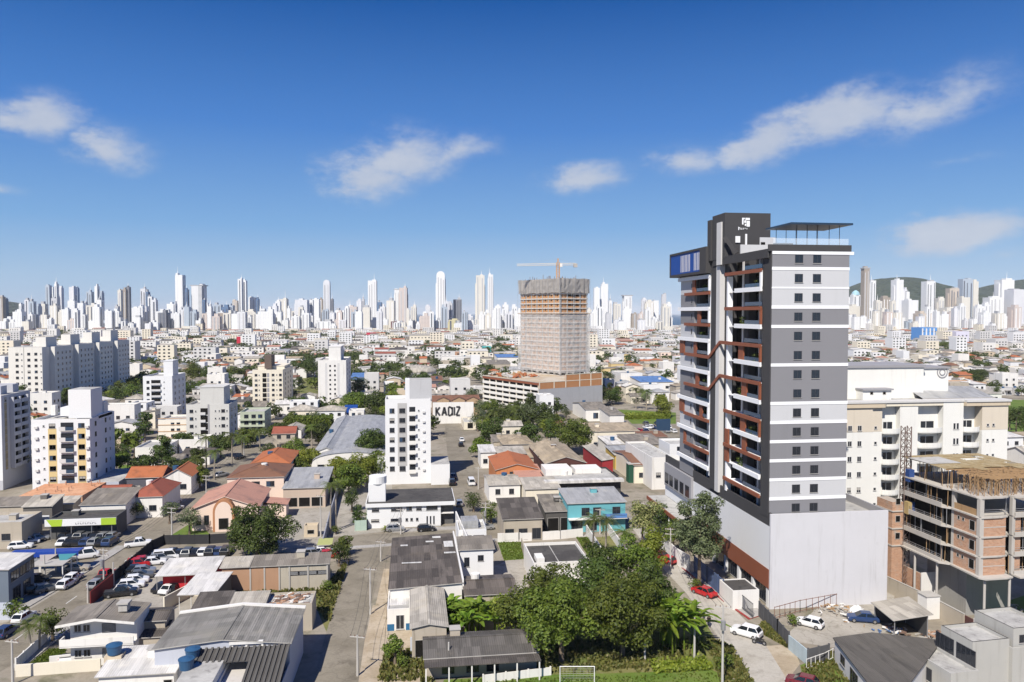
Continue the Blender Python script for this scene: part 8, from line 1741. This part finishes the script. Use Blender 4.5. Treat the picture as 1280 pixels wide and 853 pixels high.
for px, py, rx, rz, h, mat, lb in ((660, 560, 4.5, 3.6, 4.6, LEAF_DARK, 'dark tree left of the very wide green tree'), (640, 552, 4.5, 4, 5, LEAF_MID, 'green tree behind the tan hipped roof'), (612, 556, 5, 4, 5, LEAF_DARK, 'dark tree right of the side street behind the white carport house'), (600, 572, 3.2, 2.8, 3.6, LEAF_MID, 'small tree at the edge of the side street'), (625, 536, 5.5, 4.4, 5.4, LEAF_DARK, 'dark tree below the parking podium'), (655, 535, 6, 4.5, 5.5, LEAF_GREYISH, 'grey green tree below the corner of the parking podium'), (680, 540, 5, 5, 6, LEAF_DARK, 'dark tree before the grey podium wall'),
  (442, 522, 7, 5, 6, LEAF_MID, 'green grove tree behind the blue sign box'), (466, 520, 7, 5.5, 6.5, LEAF_DARK, 'dark grove tree left of the grey lift tower'), (485, 516, 6, 5, 6, LEAF_LIGHT, 'light green grove tree left of the grey lift tower'), (452, 500, 7, 5, 6, LEAF_DARK, 'dark tree in the grove behind the white tall block'), (385, 592, 3.6, 3.0, 3.8, LEAF_LIGHT, 'bright green bushy tree right of the orange hip roof'), (372, 600, 3, 2.6, 3.2, LEAF_MID, 'green tree beside the brown hip roof'), (398, 558, 4, 4, 4.6, LEAF_DARK, 'dark tree below the trimmed hedge'), (345, 556, 4, 3.6, 4.4, LEAF_DARK, 'dark tree right of the pale green building'), (360, 540, 4, 3.2, 4, LEAF_MID, 'green tree in the yard behind the trimmed hedge'),
  (246, 478, 8, 6, 6.5, LEAF_MID, 'broad green tree in the far park, left end'), (268, 479, 9, 5.5, 6, LEAF_DARK, 'broad dark tree in the far park, middle'), (290, 478, 9, 5, 6, LEAF_MID, 'broad green tree in the far park, right end'), (178, 482, 8, 5, 5, LEAF_DARK, 'dark park tree right of the four cream blocks'), (195, 480, 7, 4, 4.6, LEAF_MID, 'green park tree left of the white flank block'), (376, 470, 9, 6, 7, LEAF_DARK, 'dark tree left of the white tall block'), (392, 472, 8, 6, 7, LEAF_DARK, 'dark tree touching the white tall block'), (362, 520, 5, 4.4, 5, LEAF_DARK, 'dark tree right of the cream block with brown chimney'), (378, 521, 5, 4, 5, LEAF_DARK, 'dark tree in the car park before the white tall block'),
  (829, 522, 5, 5, 5.5, LEAF_LIGHT, 'bright green tree touching the left edge of the grey tower'), (745, 508, 6, 5, 6, LEAF_DARK, 'dark tree in the shade right of the parking podium'), (765, 506, 6, 4, 5, LEAF_DARK, 'second dark tree right of the parking podium'), (1225, 478, 8, 4, 4.5, LEAF_DARK, 'dark tree behind the orange brick building'), (1120, 440, 9, 5, 6, LEAF_DARK, 'dark tree left of the blue striped office'), (1178, 440, 10, 6, 7, LEAF_MID, 'green tree right of the blue striped office'),
  (436, 618, 4.2, 3.4, 4.2, LEAF_MID, 'green tree on the lane above the courtyard'), (480, 596, 4, 3.6, 4.4, LEAF_DARK, 'dark tree at the left foot of the white tower block'), (420, 600, 3.4, 3, 3.6, LEAF_LIGHT, 'light green tree at the right end of the grey hall roof'), (228, 600, 2.6, 2.6, 3.2, LEAF_DARK, 'dark tree by the orange side house'), (250, 610, 2.4, 2.4, 3, LEAF_MID, 'green tree on the left verge of the palm street'), (244, 590, 3, 3, 3.6, LEAF_DARK, 'dark tree in the garden below the grey cream block'), (276, 572, 3.4, 3.4, 4.2, LEAF_DARK, 'dark tree among the street palms'), (310, 560, 3.6, 3, 3.8, LEAF_MID, 'green tree among the street palms, upper end'), (232, 566, 3.4, 3.6, 4.2, LEAF_DARK, 'dark tree before the white annexe'), (180, 612, 2.2, 2, 2.6, LEAF_DARK, 'dark garden tree before the red hip roof'), (164, 650, 2.4, 2.2, 2.8, LEAF_DARK, 'dark tree at the corner behind the lime shop'), (196, 630, 2, 2, 2.6, LEAF_MID, 'garden tree right of the red hip roof'), (150, 590, 3.0, 2.6, 3.4, LEAF_MID, 'green tree left of the small lawn'), (700, 590, 2.2, 2, 2.6, LEAF_MID, 'green tree right of the maroon gable house'), (592, 640, 2.2, 2, 2.6, LEAF_DARK, 'dark tree at the mouth of the side street'),
  (424, 708, 2.0, 2.4, 2.6, LEAF_DARK, 'dark narrow tree at the street corner by the pale block wall'), (431, 695, 1.6, 2.0, 2.2, LEAF_MID, 'slim green tree at the street corner'), (614, 654, 2.0, 2.2, 2.6, LEAF_MID, 'small green tree in front of the grey street house'), (237, 668, 2.4, 2.2, 3.4, LEAF_GREYISH, 'thin grey green tree beside the church'), (212, 655, 2.0, 2.0, 3.2, LEAF_GREYISH, 'thin street tree left of the church'), (440, 640, 2.0, 2.6, 3.0, LEAF_DARK, 'dark tree on the lane left of the white office'), (449, 658, 1.6, 2.2, 2.6, LEAF_DARK, 'narrow tree at the corner of the white office'), (66, 802, 1.9, 1.9, 2.6, LEAF_MID, 'round green tree left of the balcony house'), (494, 834, 1.5, 1.8, 2.6, LEAF_MID, 'small young tree on the verge of the middle road')):
 far = py < 620; big_tree(px, py, lb, rx, rz, h, int(1500 + 120 * rx * rz) if far else 1300, .62 if far else .32, mat, int(px * 3 + py), 20, .22)
# foreground crown at the bottom edge
big_tree(556, 920, 'dark tree crown cut off by the bottom edge below the veranda house', 3.8, 2.0, 3.2, 5200, .36, LEAF_DARK, 151, 26, .25); big_tree(590, 890, 'low green bush cut off by the bottom edge left of the goal', 2.6, 1.3, 1.4, 2600, .34, LEAF_MID, 152, 16, .2)
# palms
for px, py, top, s, lb in ((741, 700, 650, 1.25, 'tall palm left of the pair by the turquoise house'), (757, 702, 652, 1.2, 'tall palm right of the pair by the turquoise house'), (779, 715, 668, 1.1, 'palm between the strip lawns and the creeper tree'), (788, 742, 694, 1.0, 'palm half hidden behind the large trees'), (413, 668, 608, 1.0, 'tall slim palm left of the courtyard pair'), (420, 663, 606, 1.05, 'tall slim palm right of the courtyard pair'), (49, 812, 777, .85, 'slim garden palm right of the pair at the left road'), (38.5, 818, 783, .8, 'slim garden palm left of the pair at the left road'),
  (258, 588, 548, 1.5, 'street palm left of the pair before the grey cream block'), (290, 580, 545, 1.5, 'street palm right of the grey cream block'), (268, 600, 566, 1.3, 'bushy street palm nearest to the brown hip roof'), (325, 565, 540, 1.5, 'palm before the pale green building'), (303, 572, 548, 1.4, 'palm left of the orange hip roof'), (618, 546, 515, 1.7, 'palm left of the grove below the parking podium'), (645, 542, 512, 1.7, 'palm right of the grove below the parking podium'), (602, 550, 524, 1.5, 'palm by the side street beyond the white tower'), (795, 512, 488, 1.7, 'palm left of the blue roofed store'), (808, 513, 490, 1.6, 'palm before the blue roofed store'), (246, 602, 574, 1.2, 'small palm at the street by the orange side house'), (390, 560, 535, 1.2, 'palm beside the trimmed hedge')):
 p = G(px, py); palm(p, max(3.0, len_y(p, ZA, top)), lb, s, None, int(px) % 2)
# bananas and the big fan-leaved plant
def clump(name, label, px, py, n, length, width, h, seed, cat, spread=1.0, mat=None, stems=5):
 p = G(px, py); t = thing(name, label, cat, (p.x, p.y, 0)); r = random.Random(seed); mat = mat or LEAF_BANANA
 for k in range(stems):
  q = Vector((r.uniform(-1, 1) * spread, r.uniform(-1, 1) * spread, 0)); hh = h * r.uniform(.6, 1.1); b = MB(); b.tube(q - ZA * .2, q + Vector((r.uniform(-.2, .2), 0, hh)), .14, .09, LEAF_BANANA, 7); b.build('stem', t)
  put('leaves', blade_mesh(seed * 7 + k, n, length, width, mat, 'leaves'), t, q + ZA * hh)
 return t
clump('banana_clump', 'bright banana clump between the pale annexe and the leafy trees', 585, 796, 10, 3.0, .42, 2.6, 61, 'banana plant', 2.6, stems=10)
clump('banana_clump', 'banana plants against the right side of the pale annexe', 572, 786, 10, 2.8, .42, 2.4, 62, 'banana plant', 1.6, stems=7)
clump('banana_clump', 'banana plants just behind the veranda house roof', 606, 792, 10, 3.0, .42, 2.8, 63, 'banana plant', 2.0, stems=8)
clump('fan_leaf_plant', 'large fan shaped bright green plant beside the pale street', 850, 812, 16, 5.4, .42, 3.6, 64, 'plant', 2.2, stems=9)
clump('fan_leaf_plant', 'second bright fan leaved plant nearer to the dark tree', 838, 808, 14, 4.8, .40, 4.0, 65, 'plant', 1.8, stems=6)
clump('spiky_plant', 'dark spiky plant at the edge of the pale street', 872, 812, 22, 2.0, .10, .5, 66, 'plant', .7, LEAF_PALM, 4)
clump('spiky_plant', 'small green shrub at the corner of the white office', 484, 664, 16, 1.2, .14, .3, 67, 'plant', .4, LEAF_LIGHT, 3)
# hedges and bushes
def hedge(px0, px1, pyb, pyt, depth, label, seed, mat=LEAF_MID, leaf=.5):
 p, w, h = base_box(px0, px1, pyb, pyt); r = random.Random(seed); v = []; f = []
 for i in range(int(260 * w * h / 20 + 900)):
  s = r.random(); x, y, z = r.uniform(0, w), r.uniform(0, depth), r.uniform(0, h)
  if s < .45: y = r.uniform(-.2, .2)
  elif s < .8: z = h + r.uniform(-.25, .2)
  else: x = r.choice([0, w]) + r.uniform(-.2, .2)
  q = Vector((x, y, z)); nrm = Vector((r.gauss(0, 1), r.gauss(-.4, 1), r.gauss(.5, 1))).normalized(); a = nrm.orthogonal().normalized(); b = nrm.cross(a); o = len(v); k = leaf * r.uniform(.6, 1.3); v += [tuple(q - a * k * .5), tuple(q + b * k * .35), tuple(q + a * k * .5), tuple(q - b * k * .35)]; f.append((o, o + 1, o + 2, o + 3))
 me = bpy.data.meshes.new('hedge'); me.from_pydata(v, [], f); me.materials.append(mat); o = put('hedge', me, None, (p.x, p.y, 0)); tag(o, label, 'hedge'); b = MB(); b.box(.3, .3, 0, w - .3, depth - .3, h - .3, mat); b.build('hedge_core', o)
hedge(366, 414, 543, 523, 9, 'big trimmed block hedge in front of the white tall block', 71, LEAF_MID, .7)
hedge(700, 712, 672, 667, 1.2, 'short trimmed hedge between the white street wall panels', 72, LEAF_MID, .35); hedge(686, 696, 674, 668, 1.2, 'short hedge left of the other between wall panels', 73, LEAF_MID, .35)
hedge(772, 838, 525, 519, 8, 'long low green hedge strip beyond the car lot', 74, LEAF_LIGHT, .6); hedge(820, 890, 842, 836, 3, 'wild low shrubs along the back of the football lawn, right part', 75, LEAF_LIGHT, .4); hedge(742, 822, 838, 833, 3, 'wild low shrubs along the back of the football lawn, behind the goal', 76, WEED, .4)
for px, py, s, lb in ((643, 672, .8, 'small shrub at the white wall corner'), (672, 671, .8, 'shrub in the street wall left of the hedge'), (733, 686, .9, 'shrub at the top of the strip lawn'), (750, 708, 1.1, 'bush halfway down the strip lawn'), (870, 738, .9, 'bush at the foot of the street tree'), (992, 783, .8, 'bush growing by the dark metal fence'), (18, 776, 1.3, 'bushes beside the forecourt wall at the left edge'), (420, 668, .8, 'dark bush at the lane corner'), (905, 838, 1.0, 'weedy bush beside the power pole'), (404, 720, 1.0, 'bush by the end of the pale block wall'), (410, 740, .9, 'bush on the verge of the middle road'), (505, 836, .8, 'low bush beside the young verge tree')): tree(G(px, py), 'bush', lb, s, None, None, 'bush')
# umbrella pines at the right edge
for px, py, s, lb in ((1256, 552, .95, 'flat topped pine at the right edge, left of the three'), (1270, 545, 1.0, 'flat topped pine at the right edge, middle of the three'), (1285, 556, 1.1, 'flat topped pine cut by the right edge')): tree(G(px, py), 'pine', lb, s, None, None, 'pine_tree')
for px, py in ((1262, 538), (1275, 532), (1252, 530), (1280, 548)): tree(G(px, py), 'round2', 'dark understorey tree below the flat topped pines', 1.25, 'dark trees below the pines')
# weeds and grass blades
Q = lambda pts: in_quad([(G(*p).x, G(*p).y) for p in pts])
def multi(*fs): return lambda r: r.choice(fs)(r)
grass_tufts('weeds', 'yellowish weeds and grass tufts on verges and vacant lots', multi(Q([(281, 745), (284, 728), (414, 728), (414, 752)]), Q([(281, 745), (284, 728), (414, 728), (414, 752)]), Q([(900, 853), (885, 800), (915, 810), (950, 870)]), Q([(870, 842), (640, 842), (700, 800), (860, 800)]), Q([(472, 853), (482, 815), (525, 815), (542, 853)]), Q([(944, 788), (958, 778), (990, 806), (984, 810)]), Q([(395, 760), (415, 725), (436, 700), (412, 780)]), Q([(1003, 836), (1040, 816), (1075, 858), (1015, 888)])), 4200, .42, WEED, 5)
grass_tufts('grass', 'short green grass blades on the lawns', multi(Q([(560, 880), (575, 851), (890, 842), (945, 880)]), Q([(622, 678), (652, 678), (658, 699), (630, 701)]), Q([(720, 672), (735, 672), (765, 712), (748, 716)]), Q([(28, 836), (62, 812), (82, 812), (80, 832)]), Q([(560, 880), (575, 851), (890, 842), (945, 880)])), 5000, .16, LEAF_MID, 6, 'grass')
# ------------------------------------------------------------------ vehicles, poles, goal, people
g1 = 'cars in the used car yard'; g2 = 'cars at the green sign shop'; g3 = 'cars in the lot by the tower'
RD = 51.0     # heading of the left road
dR1 = math.degrees(math.atan2((G(163, 683) - G(60, 745)).y, (G(163, 683) - G(60, 745)).x))
for px, py, a, k, c, lb in ((83, 734, dR1, 'hatch', 'white', 'white hatchback parked on the left kerb of the left road, nearest'), (92, 726, dR1, 'hatch', 'white', 'white hatchback on the left kerb right behind another white one'), (95, 714, 8, 'sedan', 'beige', 'beige saloon parked by the blue carport'), (107, 698, 20, 'van', 'white', 'white van at the end of the blue carport'), (131, 724, dR1, 'pickup', 'red', 'red pickup beside the red wall end'), (121, 734, dR1, 'hatch', 'silver', 'silver hatchback behind the red pickup'), (173, 683, 15, 'pickup', 'white', 'white pickup turning at the street corner of the car yard'), (26, 686, 10, 'wagon', 'white', 'white estate car on the side road above the blue canopy'), (8, 794, dR1, 'hatch', 'blue', 'blue hatchback parked at the left edge of the picture'), (101, 828, 3, 'pickup', 'white', 'white pickup behind the front yard wall of the balcony house'), (30, 776, dR1, 'hatch', 'white', 'white hatchback half hidden by the garden palms'),
  (43, 742, 15, 'sedan', 'black', 'black saloon in the shade of the dark office'), (58, 740, 40, 'hatch', 'grey', 'grey hatchback in the shade of the dark office'), (47, 728, 10, 'hatch', 'black', 'black hatchback behind the black saloon in the shade'), (50, 703, 6, 'sedan', 'silver', 'silver car under the blue carport, left'), (66, 703, 6, 'hatch', 'black', 'black car under the blue carport, middle'), (80, 702, 6, 'sedan', 'grey', 'grey car under the blue carport, right'), (219, 638, 55, 'hatch', 'white', 'white hatchback parked along the street beside the church'), (215, 630, 55, 'van', 'white', 'white van on the street before the church'), (276, 596, 55, 'sedan', 'silver', 'silver saloon driving up the palm lined street'), (300, 574, 60, 'hatch', 'black', 'black car far up the palm lined street')):
 car(G(px, py), a, k, c, lb, None, 2)
yard = [(157, 742, 'white', 'hatch'), (164, 735, 'white', 'wagon'), (151, 745, 'black', 'pickup'), (171, 729, 'white', 'hatch'), (175, 723, 'grey', 'sedan'), (170, 716, 'black', 'sedan'), (180, 717, 'silver', 'hatch'), (172, 709, 'red', 'suv'), (180, 705, 'red', 'hatch'), (192, 706, 'white', 'sedan'), (201, 702, 'silver', 'suv'), (208, 700, 'white', 'van'), (204, 738, 'black', 'sedan'), (213, 740, 'white', 'sedan'), (222, 738, 'black', 'hatch')] + [(216 + 9.6 * i, 696 - .5 * i, ['black', 'black', 'grey', 'black', 'white', 'black', 'blue', 'black'][i], ['suv', 'hatch', 'suv', 'sedan', 'hatch', 'suv', 'hatch', 'suv'][i]) for i in range(8)]
for i, (px, py, c, k) in enumerate(yard):
 t = car(G(px, py), 12 if i < 12 else 70 if i < 15 else 88, k, c, '%s %s in the used car yard %s' % (c, {'hatch': 'hatchback', 'sedan': 'saloon', 'suv': 'off-roader', 'wagon': 'estate car', 'pickup': 'pickup', 'van': 'van'}[k], 'along the black fence' if i < 12 else 'before the red kiosk' if i < 15 else 'in the back row under the wall'), g1, 1); ALL_AUTO.append((t, px, 0))
r = random.Random(12); i = 0
for (px0, px1, py, n) in ((84, 146, 667, 7), (82, 140, 674, 7), (80, 138, 681, 7)):
 for k in range(n):
  px = px0 + (px1 - px0) * k / (n - 1); c = r.choice(['black', 'black', 'grey', 'silver', 'white', 'blue', 'grey']); kd = r.choice(['hatch', 'sedan', 'suv', 'hatch']); t = car(G(px, py), 84 + r.uniform(-6, 6), kd, c, '%s %s at the shop with the lime sign' % (c, {'hatch': 'hatchback', 'sedan': 'saloon', 'suv': 'off-roader'}[kd]), g2, 1); ALL_AUTO.append((t, px, py))
car(G(36, 680), 20, 'hatch', 'white', 'white hatchback left of the lime shop, nearer'); car(G(48, 676), 20, 'hatch', 'silver', 'silver hatchback left of the lime shop, farther')
for k in range(26):
 px, py = r.uniform(772, 842), r.choice([531, 536, 541]); c = r.choice(['black', 'white', 'silver', 'red', 'grey', 'blue']); kd = r.choice(['hatch', 'sedan', 'suv']); t = car(G(px, py), r.choice([85, 95, 88]), kd, c, '%s %s in the car lot left of the grey tower' % (c, {'hatch': 'hatchback', 'sedan': 'saloon', 'suv': 'off-roader'}[kd]), g3, 0); ALL_AUTO.append((t, px, py))
for px, py, a, k, c, lb in ((742, 551, 80, 'suv', 'black', 'black off-roader by the wide green tree, left'), (750, 549, 80, 'sedan', 'black', 'black saloon by the wide green tree, right'), (745, 558, 70, 'hatch', 'grey', 'grey hatchback on the side street by the red store'), (533, 664, 4, 'hatch', 'black', 'black car in front of the low white office'), (494, 664, 4, 'hatch', 'silver', 'silver car in front of the low white office'), (566, 598, 92, 'sedan', 'grey', 'grey car in the shade on the side street, upper'), (565, 606, 92, 'suv', 'black', 'black off-roader in the shade on the side street, lower'), (589, 606, 92, 'van', 'white', 'white van on the right kerb of the side street'), (574, 632, 92, 'hatch', 'silver', 'silver hatchback on the side street by the white office'), (576, 558, 92, 'hatch', 'black', 'black car at the top of the side street'), (577, 552, 92, 'sedan', 'white', 'white car at the top of the side street'), (606, 662, 5, 'hatch', 'silver', 'silver car on the cross street behind the terrace house'),
  (638, 658, 5, 'pickup', 'white', 'white pickup outside the grey street house'), (660, 656, 85, 'hatch', 'blue', 'blue hatchback outside the garage with open bays'), (671, 656, 85, 'hatch', 'white', 'white hatchback outside the garage with open bays'), (682, 656, 60, 'sedan', 'white', 'white saloon at the right of the garage yard'), (403, 693, 8, 'sedan', 'white', 'white saloon parked behind the pale block wall'), (392, 695, 8, 'hatch', 'silver', 'silver hatchback parked behind the pale block wall'), (412, 697, 8, 'hatch', 'red', 'red car parked behind the pale block wall'),
  (880, 744, 118, 'sedan', 'red', 'red saloon parked on the pale street below the street tree'), (833, 704, 122, 'hatch', 'red', 'red hatchback farther up the pale street'), (824, 698, 122, 'sedan', 'wine', 'dark red saloon behind the red hatchback up the street'), (933, 795, 133, 'suv', 'white', 'white off-roader parked at the grass verge of the pale street'), (1003, 858, 140, 'hatch', 'wine', 'dark red car cut off by the bottom edge')): car(G(px, py), a, k, c, lb, None, 2)
for k in range(14):
 px, py = r.uniform(368, 400), r.uniform(505, 520); c = r.choice(['black', 'white', 'silver', 'red', 'grey', 'white']); t = car(G(px, py), r.choice([0, 5, 90]), 'hatch', c, '%s car in the car park left of the white tall block' % c, 'cars in the far car park', 0); ALL_AUTO.append((t, px, py))
# motorcycles
def motorbike(p, ang, label, colour='black'):
 t = thing('motorcycle', label, 'motorcycle', (p.x, p.y, .02), R(ang))
 for x in (-.68, .68): b = MB(); b.tube((x, -.06, .31), (x, .06, .31), .31, .31, TYRE, 14); b.tube((x, -.07, .31), (x, .07, .31), .15, .15, RIM, 8); b.build('wheel', t)
 b = MB(); b.bar((-.5, 0, .45), (.45, 0, .55), .22, .28, PAINT[colour]); b.bar((.05, 0, .78), (.42, 0, .82), .26, .24, PAINT[colour]); b.bar((.68, 0, .31), (.48, 0, .95), .09, .09, STEEL); b.bar((-.68, 0, .31), (-.1, 0, .6), .12, .08, STEEL); b.build('frame', t)
 b = MB(); b.bar((-.68, 0, .76), (.05, 0, .78), .24, .10, BLACK); b.build('seat', t); b = MB(); b.bar((.45, -.36, 1.0), (.45, .36, 1.0), .05, .05, FRAME_DARK); b.build('handlebar', t); b = MB(); b.tube((.56, 0, .86), (.66, 0, .86), .10, .11, HEADL, 8); b.build('headlight', t)
motorbike(G(949, 806), 140, 'black motorcycle parked in front of the white off-roader'); motorbike(G(880, 773), 60, 'blue motorcycle on the pale street near the fan leaved plants', 'blue')
# people
SKIN = plain('skin', (.42, .25, .17), .6); HAIR = plain('dark_hair', (.03, .02, .015), .7)
def person(p, ang, label, top, legs, stride=.25):
 t = thing('person', label, 'person', (p.x, p.y, 0), R(ang)); s = stride
 V = [((0, 0, .95), .16), ((0, 0, 1.2), .15), ((0, 0, 1.42), .16), ((0, 0, 1.52), .06), ((0, 0, 1.60), .095), ((.01, 0, 1.70), .10), ((0, .10, .9), .10), ((s * .6, .11, .50), .07), ((s, .11, .08), .045), ((s + .14, .11, .04), .04), ((0, -.10, .9), .10), ((-s * .3, -.11, .50), .07), ((-s, -.11, .10), .045), ((-s + .13, -.11, .04), .04), ((0, .20, 1.40), .06), ((-.08, .25, 1.12), .045), ((.02, .25, .86), .035), ((.03, .25, .78), .03), ((0, -.20, 1.40), .06), ((.10, -.25, 1.12), .045), ((.16, -.25, .88), .035), ((.18, -.25, .80), .03)]
 E = [(0, 1), (1, 2), (2, 3), (3, 4), (4, 5), (0, 6), (6, 7), (7, 8), (8, 9), (0, 10), (10, 11), (11, 12), (12, 13), (2, 14), (14, 15), (15, 16), (16, 17), (2, 18), (18, 19), (19, 20), (20, 21)]
 bm = bmesh.new(); lay = bm.verts.layers.skin.verify(); vs = []
 for co, rad in V: v = bm.verts.new(co); v[lay].radius = (rad, rad); vs.append(v)
 vs[0][lay].use_root = True
 for a, c in E: bm.edges.new((vs[a], vs[c]))
 me = bpy.data.meshes.new('body'); bm.to_mesh(me); bm.free(); me.materials.append(SKIN); o = put('body', me, t); o.modifiers.new('skin', 'SKIN'); m = o.modifiers.new('sub', 'SUBSURF'); m.levels = 1; m.render_levels = 1
 b = MB(); b.tube((0, 0, .88), (0, 0, 1.18), .21, .19, top, 10); b.tube((0, 0, 1.18), (0, 0, 1.48), .19, .17, top, 10); b.tube((0, .17, 1.45), (-.06, .25, 1.18), .09, .075, top, 8); b.tube((0, -.17, 1.45), (.07, -.25, 1.18), .09, .075, top, 8); b.build('shirt', t)
 b = MB(); b.tube((0, 0, .86), (0, 0, 1.0), .20, .205, legs, 10); b.tube((0, .10, .95), (s * .6, .11, .50), .125, .10, legs, 8); b.tube((s * .6, .11, .50), (s, .11, .10), .10, .075, legs, 8); b.tube((0, -.10, .95), (-s * .3, -.11, .50), .125, .10, legs, 8); b.tube((-s * .3, -.11, .50), (-s, -.11, .12), .10, .075, legs, 8); b.build('trousers', t)
 b = MB(); b.tube((-.02, 0, 1.66), (-.02, 0, 1.80), .12, .06, HAIR, 10); b.build('hair', t)
person(G(886, 784), 250, 'person in black walking on the pale street near the fan leaved plants', PAINT['black'], plain('dark_jeans', (.03, .035, .06), .8)); person(G(434, 708), 80, 'person in a dark shirt walking along the left side of the middle road', plain('dark_shirt', (.05, .05, .06), .8), plain('dark_jeans', (.03, .035, .06), .8)); person(G(98, 728), 40, 'person in grey trousers standing by the parked cars on the left road', plain('navy_shirt', (.03, .04, .10), .8), plain('grey_trousers', (.12, .12, .12), .8), .1)
# poles
PL = [(903, 856, 757, 'beside the weedy verge of the pale street', 1, True), (130, 733, 686, 'on the left road before the car yard', 2, True), (16, 856, 800, 'at the left edge by the garden wall', 1, False), (258, 628, 594, 'on the street left of the brown hip roof', 2, False), (215, 675, 634, 'at the corner of the church lawn', 2, False), (401, 671, 619, 'at the stone kiosk of the courtyard', 1, False), (463, 768, 710, 'on the dirt verge beside the patched workshop', 1, False), (476, 702, 676, 'on the verge at the street corner', 1, False), (447, 845, 794, 'on the dirt verge at the bottom edge', 1, False), (501, 668, 636, 'in front of the low white office', 1, True), (607, 660, 628, 'at the corner of side street and cross street', 2, True), (700, 657, 624, 'on the cross street before the garage', 1, False), (598, 612, 584, 'on the right side of the side street', 1, False), (838, 712, 660, 'on the pale street by the red cars', 2, False), (800, 668, 628, 'at the top of the pale street', 1, False), (56, 725, 694, 'white post on the blue carport forecourt, left', 0, False), (70, 716, 686, 'white post on the blue carport forecourt, right', 0, False), (142, 733, 703, 'white post at the red wall end', 0, False), (110, 754, 731, 'white post at the yard fence corner', 0, False), (561, 842, 803, 'short pole at the veranda house', 0, False), (806, 826, 786, 'pole half hidden in the large trees', 0, False), (305, 572, 545, 'on the palm lined street', 1, False), (868, 822, 772, 'post beside the fan leaved plants', 0, False), (750, 668, 636, 'at the palms on the cross street', 1, False)]
PT = {}
for px, py, top, lb, arms, tf in PL:
 p = G(px, py); h = max(3.0, len_y(p, ZA, top)); pole(px, py, h, ('concrete power pole ' if arms else 'plain pole, ') + lb if not lb.startswith(('white', 'short', 'pole', 'post')) else lb, arms=arms, trafo=tf, rz=R(-20), p=p); PT[(px, py)] = p + ZA * (h + .02)
WIRE = plain('cable_black', (.03, .03, .03), .6)
def wires(keys, label):
 P = [PT[k] for k in keys]; o = P[0]; b = MB()
 for u, v in zip(P, P[1:]):
  for off in (-.8, 0, .8):
   sd = (v - u).cross(ZA).normalized() * off; n = 8; q = u + sd
   for k in range(1, n + 1): s = k / n; e = u.lerp(v, s) + sd - ZA * (1.0 * 4 * s * (1 - s)); b.tube(q - o, e - o, .022, .022, WIRE, 4, False); q = e
 tag(b.build('power_lines', loc=tuple(o)), label, 'power lines')
wires([(130, 733), (215, 675), (258, 628), (305, 572)], 'thin black power lines along the left road'); wires([(447, 845), (463, 768), (476, 702), (501, 668), (607, 660), (700, 657), (750, 668), (800, 668)], 'thin black power lines along the middle road and cross street'); wires([(903, 856), (838, 712), (800, 668)], 'thin black power lines along the pale street')
# goal
p = G(700, 856); w = len_x(p, RV, 743); h = len_y(p, ZA, 833.5); t = thing('football_goal', 'white football goal frame on the lawn at the bottom edge', 'goal', (p.x, p.y, .01), -PSI); GW = plain('goal_white', (.75, .75, .74), .5)
for x in (0, w): b = MB(); b.tube((x, 0, -.1), (x, 0, h), .055, .055, GW, 8); b.build('post', t)
b = MB(); b.tube((-.05, 0, h), (w + .05, 0, h), .055, .055, GW, 8); b.build('crossbar', t); b = MB()
for k in range(11): x = w * k / 10; b.tube((x, 0, h), (x, 1.1, 0), .008, .008, GW, 4)
for k in range(7): s = k / 6; b.tube((0, 1.1 * s, h * (1 - s)), (w, 1.1 * s, h * (1 - s)), .008, .008, GW, 4)
b.build('net', t)
# ------------------------------------------------------------------ the air
hm = bpy.data.materials.new('haze_air'); hm.use_nodes = True; nt = hm.node_tree; nt.nodes.remove(nt.nodes['Principled BSDF']); pv = nt.nodes.new('ShaderNodeVolumePrincipled')
pv.inputs['Color'].default_value = (.88, .93, 1.0, 1); pv.inputs['Density'].default_value = 4.2e-5; pv.inputs['Anisotropy'].default_value = -.25; nt.links.new(pv.outputs[0], nt.nodes['Material Output'].inputs['Volume'])
b = MB(); b.box(-33000, -160, -2, 41000, 39000, 300, hm); tag(b.build('haze'), 'thin blue air over the whole town', 'haze', kind='stuff')
# ------------------------------------------------------------------ tell look-alikes apart in words
ORD = ['first', 'second', 'third', 'fourth', 'fifth', 'sixth', 'seventh', 'eighth', 'ninth', 'tenth', 'eleventh', 'twelfth', 'thirteenth', 'fourteenth', 'fifteenth', 'sixteenth', 'seventeenth', 'eighteenth', 'nineteenth', 'twentieth']
by = {}
for t, px, dz in ALL_AUTO: by.setdefault(t['label'], []).append((px, t))
for lb, L in by.items():
 if len(L) == 1: continue
 L.sort(key=lambda q: q[0])
 for i, (px, t) in enumerate(L):
  w = lb.split(', ')[0] if len(lb.split()) > 10 else lb
  t['label'] = lb + (', %s from left' % (ORD[i] if i < 20 else 'number %d' % (i + 1)))
  if len(t['label'].split()) > 16: t['label'] = ' '.join(t['label'].split()[:16])
